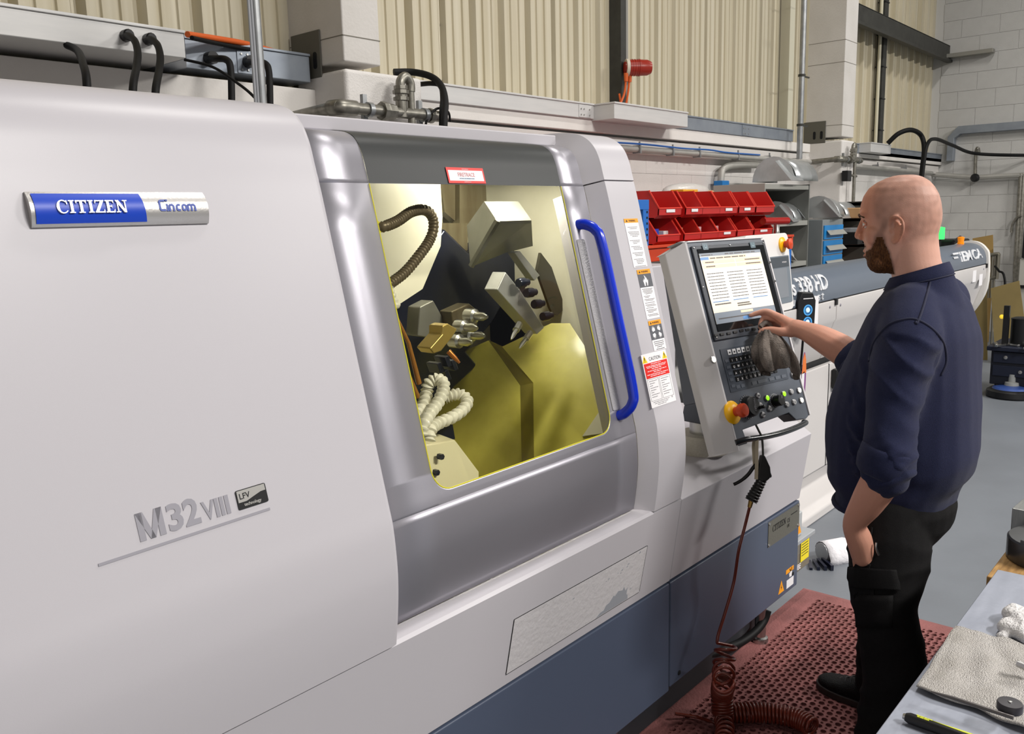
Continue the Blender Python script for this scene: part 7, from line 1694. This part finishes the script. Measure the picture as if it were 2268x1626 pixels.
MB().tube(smoothpts([G(1678, 1026), G(1668, 1036), G(1658, 1050), G(1645, 1062), G(1632, 1070), G(1625, 1073)], 4), [0.006] * 12 + [0.0055] * 9, 8).build('trigger_lever', BLACK, AG, smooth=50)
gr = []; rr_ = []
for k in range(33):
    t = k / 32; gr.append(G(1688 + (1663 - 1688) * t, 1062 + (1110 - 1062) * t)); rr_.append((0.0145 + 0.005 * t) * (1.0 + (0.10 if k % 4 < 2 else -0.02)))
MB().tube(gr, rr_, 14).build('ribbed_grip', BLACK, AG, smooth=30)
MB().tube([G(1664, 1108), G(1660, 1124)], [0.009, 0.007], 8).build('hose_tail', M('brass_dull', (150, 120, 66), 0.35, 0.7), AG)
lpth = smoothpts([G(1675, 1062, -.016), G(1676, 1030, -.016), G(1676, 1000, -.014), G(1677, 972, -.012), G(1680, 964, .008), G(1674, 968, .03), G(1669, 985, .02), G(1670, 1010, .012), G(1672, 1040, .0)], 5)
mb = MB(); f_w = 0.0055
mb.grid([[p - RX * f_w, p + RX * f_w] for p in lpth]).build('hanging_strap', M('ivory_strap', (190, 178, 154), 0.6), AG, solid=0.002)
HOSEC = M('red_brown_hose', (112, 44, 30), 0.28, coat=0.4)
HC_ = thing('coiled_hose', at(1600, 1450, Z=0.03), 'red brown coiled air hose dropping from the gun onto the mat', 'hose')
e_ = G(1661, 1120)
lead = smoothpts([e_, at(1650, 1165, Y=1.19), at(1636, 1220, Y=1.20), at(1625, 1290, Y=1.215), at(1605, 1360, Y=1.22), at(1591, 1405, Y=1.22), at(1588, 1424, Y=1.22)], 8)
HRD = 0.0052
c0 = at(1608, 1428, Y=1.20); c1 = at(1603, 1475, Y=1.19); cB = at(1600, 1585, Z=0.05)
def coil(path, turns, R, hr, taper=None, n=22, up=None):
    P_ = smoothpts(path, 20); Ls = [0]
    for i in range(1, len(P_)): Ls.append(Ls[-1] + (P_[i] - P_[i - 1]).length)
    out = []; N = int(turns * n)
    for k in range(N + 1):
        s_ = k / N; 
        if taper: s_ = taper(s_)
        s_ *= Ls[-1]; i = max(j for j in range(len(Ls)) if Ls[j] <= s_ + 1e-12); i = min(i, len(P_) - 2); t = (s_ - Ls[i]) / max(1e-9, Ls[i + 1] - Ls[i]); c = P_[i].lerp(P_[i + 1], t)
        d = (P_[min(i + 2, len(P_) - 1)] - P_[max(i - 1, 0)]).normalized(); x = d.cross(V((0.31, 0.95, 0.05))).normalized(); y = d.cross(x); a = 2 * math.pi * turns * k / N
        out.append(c + x * math.cos(a) * R + y * math.sin(a) * R)
    return out
RC = 0.032
low = V((cB.x, cB.y, 0.075)); mid = V((cB.x - 0.01, cB.y + 0.03, 0.22))
vp = [c0, c1, at(1603, 1510, Y=1.16), V((low.x + 0.005, low.y + 0.005, 0.13)), V((low.x, low.y, 0.06))]
cv = coil(vp, 17, RC, HRD, lambda s: 1 - (1 - s) ** 1.7)
MB().tube(lead + cv[:1], HRD, 8).build('straight_lead', HOSEC, HC_, smooth=60)
MB().tube(cv, HRD, 8).build('hanging_coil', HOSEC, HC_, smooth=60)
zf = 0.013 + RC * 0.9 + HRD
g0_ = at(1600, 1580, Z=zf); g1_ = at(1690, 1578, Z=zf); g2_ = at(1760, 1590, Z=zf); g3_ = at(1800, 1612, Z=zf)
cf = coil([g0_, g0_.lerp(g1_, .5), g1_, g2_, g3_], 24, RC * 0.9, HRD)
MB().tube([cv[-1]] + cf, HRD, 8).build('floor_coil', HOSEC, HC_, smooth=60)
cs = coil([at(1600, 1590, Z=zf), at(1606, 1615, Z=zf), at(1600, 1650, Z=zf)], 6, RC * 0.8, HRD)
MB().tube(cs, HRD, 8).build('end_coil', HOSEC, HC_, smooth=60)
MB().tube(smoothpts([at(1495, 1581, Z=0.03), at(1540, 1588, Z=0.02), at(1575, 1598, Z=0.025), cs[0]], 6), HRD, 8).build('feed_hose', HOSEC, HC_, smooth=60)
t = cable([at(1700, 1352, Y=1.345), at(1692, 1375, Y=1.35), at(1672, 1400, Y=1.36), at(1640, 1423, Y=1.38), at(1600, 1440, Y=1.40), at(1560, 1455, Y=1.42)], 0.016, 'thick black cable curling out from under the slate base panel')

# ================================================================== LUBRICATOR AT THE END OF THE LATHE
LU = thing('oil_lubricator', (3.40, 1.40, 0.18), 'clear oil lubricator with yellow label bolted to the lathe end', 'lubricator')
lx0, lx1, ly0, ly1 = 3.225, 3.485, 1.36, 1.50
MB().box(W, lx0, lx1 - 0.01, ly0 + 0.005, ly1, 0.175, 0.31).build('reservoir', M('clear_reservoir', (196, 190, 170), 0.12, trans=0.75), LU, bevel=0.008)
MB().box(W, lx0 + 0.006, lx1 - 0.016, ly0 + 0.011, ly1 - 0.006, 0.18, 0.255).build('oil_fill', M('amber_oil', (146, 116, 44), 0.15), LU)
MB().box(W, lx0 - 0.01, lx1 + 0.005, ly0 - 0.01, ly1 + 0.01, 0.31, 0.33).build('lid', M('lid_grey', (160, 164, 168), 0.4), LU, bevel=0.004)
MB().box(W, lx0 + 0.05, lx0 + 0.17, ly0 + 0.01, ly1 - 0.02, 0.33, 0.435).build('pump_head', M('pump_grey', (176, 180, 182), 0.4), LU, bevel=0.006)
MB().ball(V((lx0 + 0.11, ly0 + 0.06, 0.445)), 0.035, 14, 8, (1, 1, 0.7)).build('filler_cap', M('cap_cream', (216, 204, 166), 0.5), LU, smooth=50)
MB().box(front((lx1 - 0.115, ly0 + 0.004, 0.215)), 0, 0.085, 0, 0.10, 0, 0.002).build('yellow_label', M('label_yellow', (240, 222, 30), 0.45), LU)
mb = MB(); f = front((lx1 - 0.115, ly0 + 0.002, 0.215))
lines(mb, f, 0.08, [(.085 - .012 * k, .008, .075) for k in range(6)], 0.003, 0.0002, 0.0008, seed=70); mb.stuff('label_print', INK, LU)
MB().text(front((lx0 + 0.03, ly0 + 0.004, 0.19)), 'JET LUBE', 0.034, 0, 0.0015, 0.9, off=0.01).build('reservoir_lettering', PAPER, LU)
f = front((lx0 + 0.10, ly0 + 0.009, 0.345)); MB().prism(f, [(0, 0), (0.055, 0), (0.0275, 0.05)], 0, 0.0015).build('hazard_triangle', ORANGE, LU)
MB().prism(front((lx0 + 0.002, ly0 - 0.011, 0.30)), [(0, 0), (0.04, 0), (0.02, 0.035)], 0, 0.0015).build('small_triangle', ORANGE, LU)
MB().tube(smoothpts([V((lx0 + 0.1, ly0 + 0.06, 0.47)), V((lx0 + 0.2, ly0 + 0.06, 0.475)), V((lx0 + 0.27, ly0 + 0.10, 0.47)), V((lx0 + 0.16, ly0 + 0.12, 0.48)), V((lx0 + 0.04, ly0 + 0.14, 0.46))]), 0.005, 8).build('white_lead', PAPER, LU, smooth=50)
MB().box(W, 3.18, 3.235, 1.40, 1.47, 0.2, 0.36).build('mounting_bracket', BLUEG, LU)
MB().box(W, lx0 + 0.0, lx0 + 0.03, ly0 + 0.03, ly0 + 0.06, 0.33, 0.36).build('elbow_fitting', STEEL, LU, bevel=0.004)
# paper wrapped canister lying behind it
c = at(1828, 1212, Z=0.06); d = V((0.55, 0.6, 0)).normalized()
cn = thing('canister', c, 'canister wrapped in white printed paper lying on the floor', 'canister')
a = V((c.x - 0.05, c.y, 0.050)); b = a + V((0.14, -0.08, 0)); 
MB().tube([a, a.lerp(b, .05), a.lerp(b, .95), b], [0.045, 0.048, 0.048, 0.043], 20).build('canister_body', M('canister_metal', (170, 172, 174), 0.35, 0.6), cn, smooth=40)
ax = (b - a).normalized(); u_ = V((0, 0, 1)); r_ = ax.cross(u_)
rows = []
for i in range(9):
    t = -80 + 215 * i / 8; rad = 0.051 if i < 7 else 0.052 + 0.016 * (i - 6)
    rows.append([a.lerp(b, s_) + (r_ * math.sin(math.radians(t)) + u_ * math.cos(math.radians(t))) * rad for s_ in (0.02, 0.3, 0.6, 0.86)])
pw2 = MB().grid(rows).build('paper_wrap', M('crumpled_paper', (232, 230, 234), 0.7, bump=(40, 0.5)), cn, smooth=60, solid=0.001)
q_ = MB()
for k in range(4): q_.box(Fr(V((c.x - 0.11 + 0.012 * k, c.y + 0.03 - 0.02 * k, 0.0)), (1, 0.5 + 0.2 * k, 0), (-0.5, 1, 0)), -0.07, 0.03, -0.007, 0.007, 0, 0.012 + 0.005 * k)
o = q_.build('metal_scrap', DKIRON, None); tag(o, 'dark metal offcuts on the floor beside the wrapped canister', 'scrap'); o['kind'] = 'stuff'

# ================================================================== BENCH AT THE LOWER RIGHT
BZ = 0.85
SPL = M('scratched_steel_plate', (164, 169, 182), 0.4, 0.35, var=(7, 0.6, (138, 143, 156), (1, 4, 1)), bump=(50, 0.06))
BN = thing('steel_bench', (1.5, 0.0, 0), 'grey steel topped bench at the lower right', 'bench')
MB().box(W, 0.9, 2.143, -0.75, 0.402, BZ - 0.02, BZ).build('top_plate', SPL, BN, bevel=0.002)
for x in (1.0, 2.02):
    for y in (-0.66, 0.28): MB().box(W, x, x + 0.06, y, y + 0.06, 0, BZ - 0.02).build('leg', DKST, BN, bevel=0.003)
MB().box(W, 0.98, 2.1, -0.68, 0.35, 0.2, 0.225).build('lower_shelf', DKST, BN)
TOWM = M('grey_white_towel', (208, 204, 200), 0.95, var=(10, 0.6, (172, 166, 158)), bump=(420, 0.9))
def draped(corners, nm, mat, label, amp, seed, cat, n=26, lift=0.004, fall=None, th=0.004):
    a, b, c, d = corners; rows = []
    for i in range(n + 1):
        rw = []
        for j in range(n + 1):
            s_, t = i / n, j / n; p = a.lerp(b, s_).lerp(d.lerp(c, s_), t); ed = min(s_, 1 - s_, t, 1 - t)
            w = V((NZ.noise(V((s_ * 3, t * 3, seed))), NZ.noise(V((s_ * 3 + 9, t * 3, seed))), 0)) * 0.008
            h = amp * (0.5 + NZ.noise(V((s_ * 4 + seed, t * 4, 1.0)))) * (0.5 + ed) + (0.004 if ed < 0.03 else 0)
            rw.append(p + w + V((0, 0, lift + max(0.0, h))))
        rows.append(rw)
    o = MB().grid(rows).build(nm, mat, None, smooth=70, solid=th); return tag(o, label, cat)
def Zb(px, py, z=BZ): return at(px, py, Z=z)
draped([Zb(2116, 1398), Zb(2300, 1447), Zb(2310, 1640), Zb(2030, 1530)], 'cleaning_cloth', TOWM, 'large grey white towelling cloth spread on the steel bench', 0.014, 3, 'cloth')
rows = []; cc = [Zb(2205, 1415), Zb(2232, 1388), Zb(2260, 1375), Zb(2300, 1385), Zb(2305, 1420), Zb(2262, 1432)]
mb = MB()
for k, (px, py, r) in enumerate(((2252, 1380, .028), (2268, 1398, .03), (2240, 1404, .024), (2268, 1416, .028), (2222, 1416, .014), (2285, 1400, .03))):
    mb.ball(Zb(px, py) + V((0, 0, r * 0.5)), r, 14, 10, (1.2, 1.0, 0.75))
rm_ = remeshed(mb, 0.004, 3)
NS_ = [v.normal.copy() for v in rm_.vertices]
for v, n_ in zip(rm_.vertices, NS_): v.co += n_ * 0.006 * NZ.noise(v.co * 45)
o = mkobj('cotton_rag', rm_, M('white_cotton', (214, 212, 212), 0.95, bump=(160, 0.7))); tag(o, 'crumpled white cotton rag behind the towelling cloth', 'rag')
rd_ = MB().tube([Zb(2062, 1532, BZ + .032), Zb(2110, 1546, BZ + .034), Zb(2245, 1590, BZ + .036)], [0.0015, 0.0034, 0.0036], 8).build('metal_rod', M('dark_rod', (108, 104, 104), 0.35, 0.6), smooth=50); tag(rd_, 'thin dark metal rod with pointed end lying on the cloth', 'rod')
wc = Zb(2236, 1574, BZ + .034); ws = thing('round_weight', wc, 'small dark round knob lying on the cloth', 'knob')
MB().lathe(Fr(wc, (1, 0, 0), (0, 1, 0)), [(0.0175, 0), (0.019, 0.002), (0.019, 0.012), (0.0175, 0.0145), (0.003, 0.0148)], 26).build('disc', M('black_anodised', (58, 56, 60), 0.35, 0.4), ws, smooth=35)
MB().lathe(Fr(wc, (1, 0, 0), (0, 1, 0)), [(0.0032, 0.0145), (0.003, 0.0162), (0.0001, 0.0166)], 10).build('centre_pin', STEEL, ws, smooth=35)
a = Zb(2006, 1588, BZ + .010); b = Zb(2130, 1632, BZ + .010); mk = thing('marker_pen', a, 'black marker pen with yellow printing on the bench edge', 'pen'); d = (b - a).normalized()
MB().tube([a, a + d * 0.006, a + d * 0.16], [0.0065, 0.009, 0.009], 14).build('barrel', BLACK, mk, smooth=40)
MB().tube([a - d * 0.004, a + d * 0.004], [0.0045, 0.0066], 12).build('silver_tip', STEEL, mk, smooth=40)
sd = d.cross(V((0, 0, 1))); fp_ = Fr(a + d * 0.02 + V((0, 0, 0.0078)), d, V((0, 0, 1)).cross(d)); fp_ = Fr(a + d * 0.016 + V((0, 0, 0.0092)) , d, V((0, 0, 1)).cross(d))
mb = MB(); lines(mb, fp_, 0.05, [(0.0005, 0.0, 0.024), (-0.003, 0.002, 0.02)], 0.0024, -0.001, 0.0003, seed=9)
mb.prism(fp_, [(0.024, 0.0005), (0.07, 0.003), (0.12, 0.0035), (0.12, 0.001), (0.07, -0.001)], -0.001, 0.0004).stuff('yellow_print', M('pen_yellow', (206, 212, 60), 0.5), mk)
# bright hex bits at the right edge
o = MB().tube([Zb(2254, 1470, BZ + .03), Zb(2290, 1486, BZ + .03)], 0.006, 6).build('hex_bit', STEEL); tag(o, 'bright hexagonal bit at the right edge of the cloth', 'bit')
# wooden block with chuck jaw ring and steel block beyond the bench
WDM = M('stained_plywood', (190, 150, 92), 0.7, var=(16, 0.8, (120, 86, 48), (1, 6, 1), 0.4), bump=(60, 0.2))
PT_ = thing('wooden_pallet_board', (2.7, 0.2, 0), 'stained plywood board on a dark stand beyond the bench', 'board')
MB().box(W, 2.15, 3.2, -0.5, 0.425, BZ - 0.055, BZ - 0.025).build('board', WDM, PT_, bevel=0.003)
MB().box(W, 2.2, 3.15, -0.45, 0.37, 0.0, BZ - 0.055).build('stand', M('stand_dark', (46, 48, 52), 0.6), PT_)
zw = BZ - 0.025
c = Zb(2332, 1243, zw); rgw = thing('chuck_ring', V((c.x, c.y, zw)), 'dark steel chuck ring lying on the plywood board', 'ring')
f = Fr(V((c.x, c.y, zw)), (1, 0, 0), (0, 1, 0)); CHM = M('dark_machined_steel', (112, 114, 116), 0.35, 0.8, var=(9, 0.5, (84, 84, 84)))
MB().lathe(f, [(0.045, 0.0), (0.098, 0.0), (0.10, 0.004), (0.10, 0.052), (0.096, 0.056), (0.06, 0.056), (0.056, 0.05), (0.045, 0.048), (0.045, 0.0)], 40).build('ring_body', CHM, rgw, smooth=35)
for k in range(3): g = f.rot(2 * math.pi * k / 3 + 0.5); MB().box(g, 0.04, 0.095, -0.012, 0.012, 0.054, 0.064).build('jaw', CHM, rgw, bevel=0.002)
b0_ = Zb(2236, 1198, zw); sb = MB().box(Fr((b0_.x + 0.0, b0_.y, zw), (1, -0.06, 0), (0.06, 1, 0)), 0.0, 0.34, -0.22, 0.0, 0.002, 0.088).build('steel_block', M('milled_aluminium', (178, 180, 178), 0.32, 0.85, var=(30, 0.5, (150, 152, 150), (1, 9, 1))), bevel=0.002); tag(sb, 'milled rectangular metal block on the plywood board', 'block')
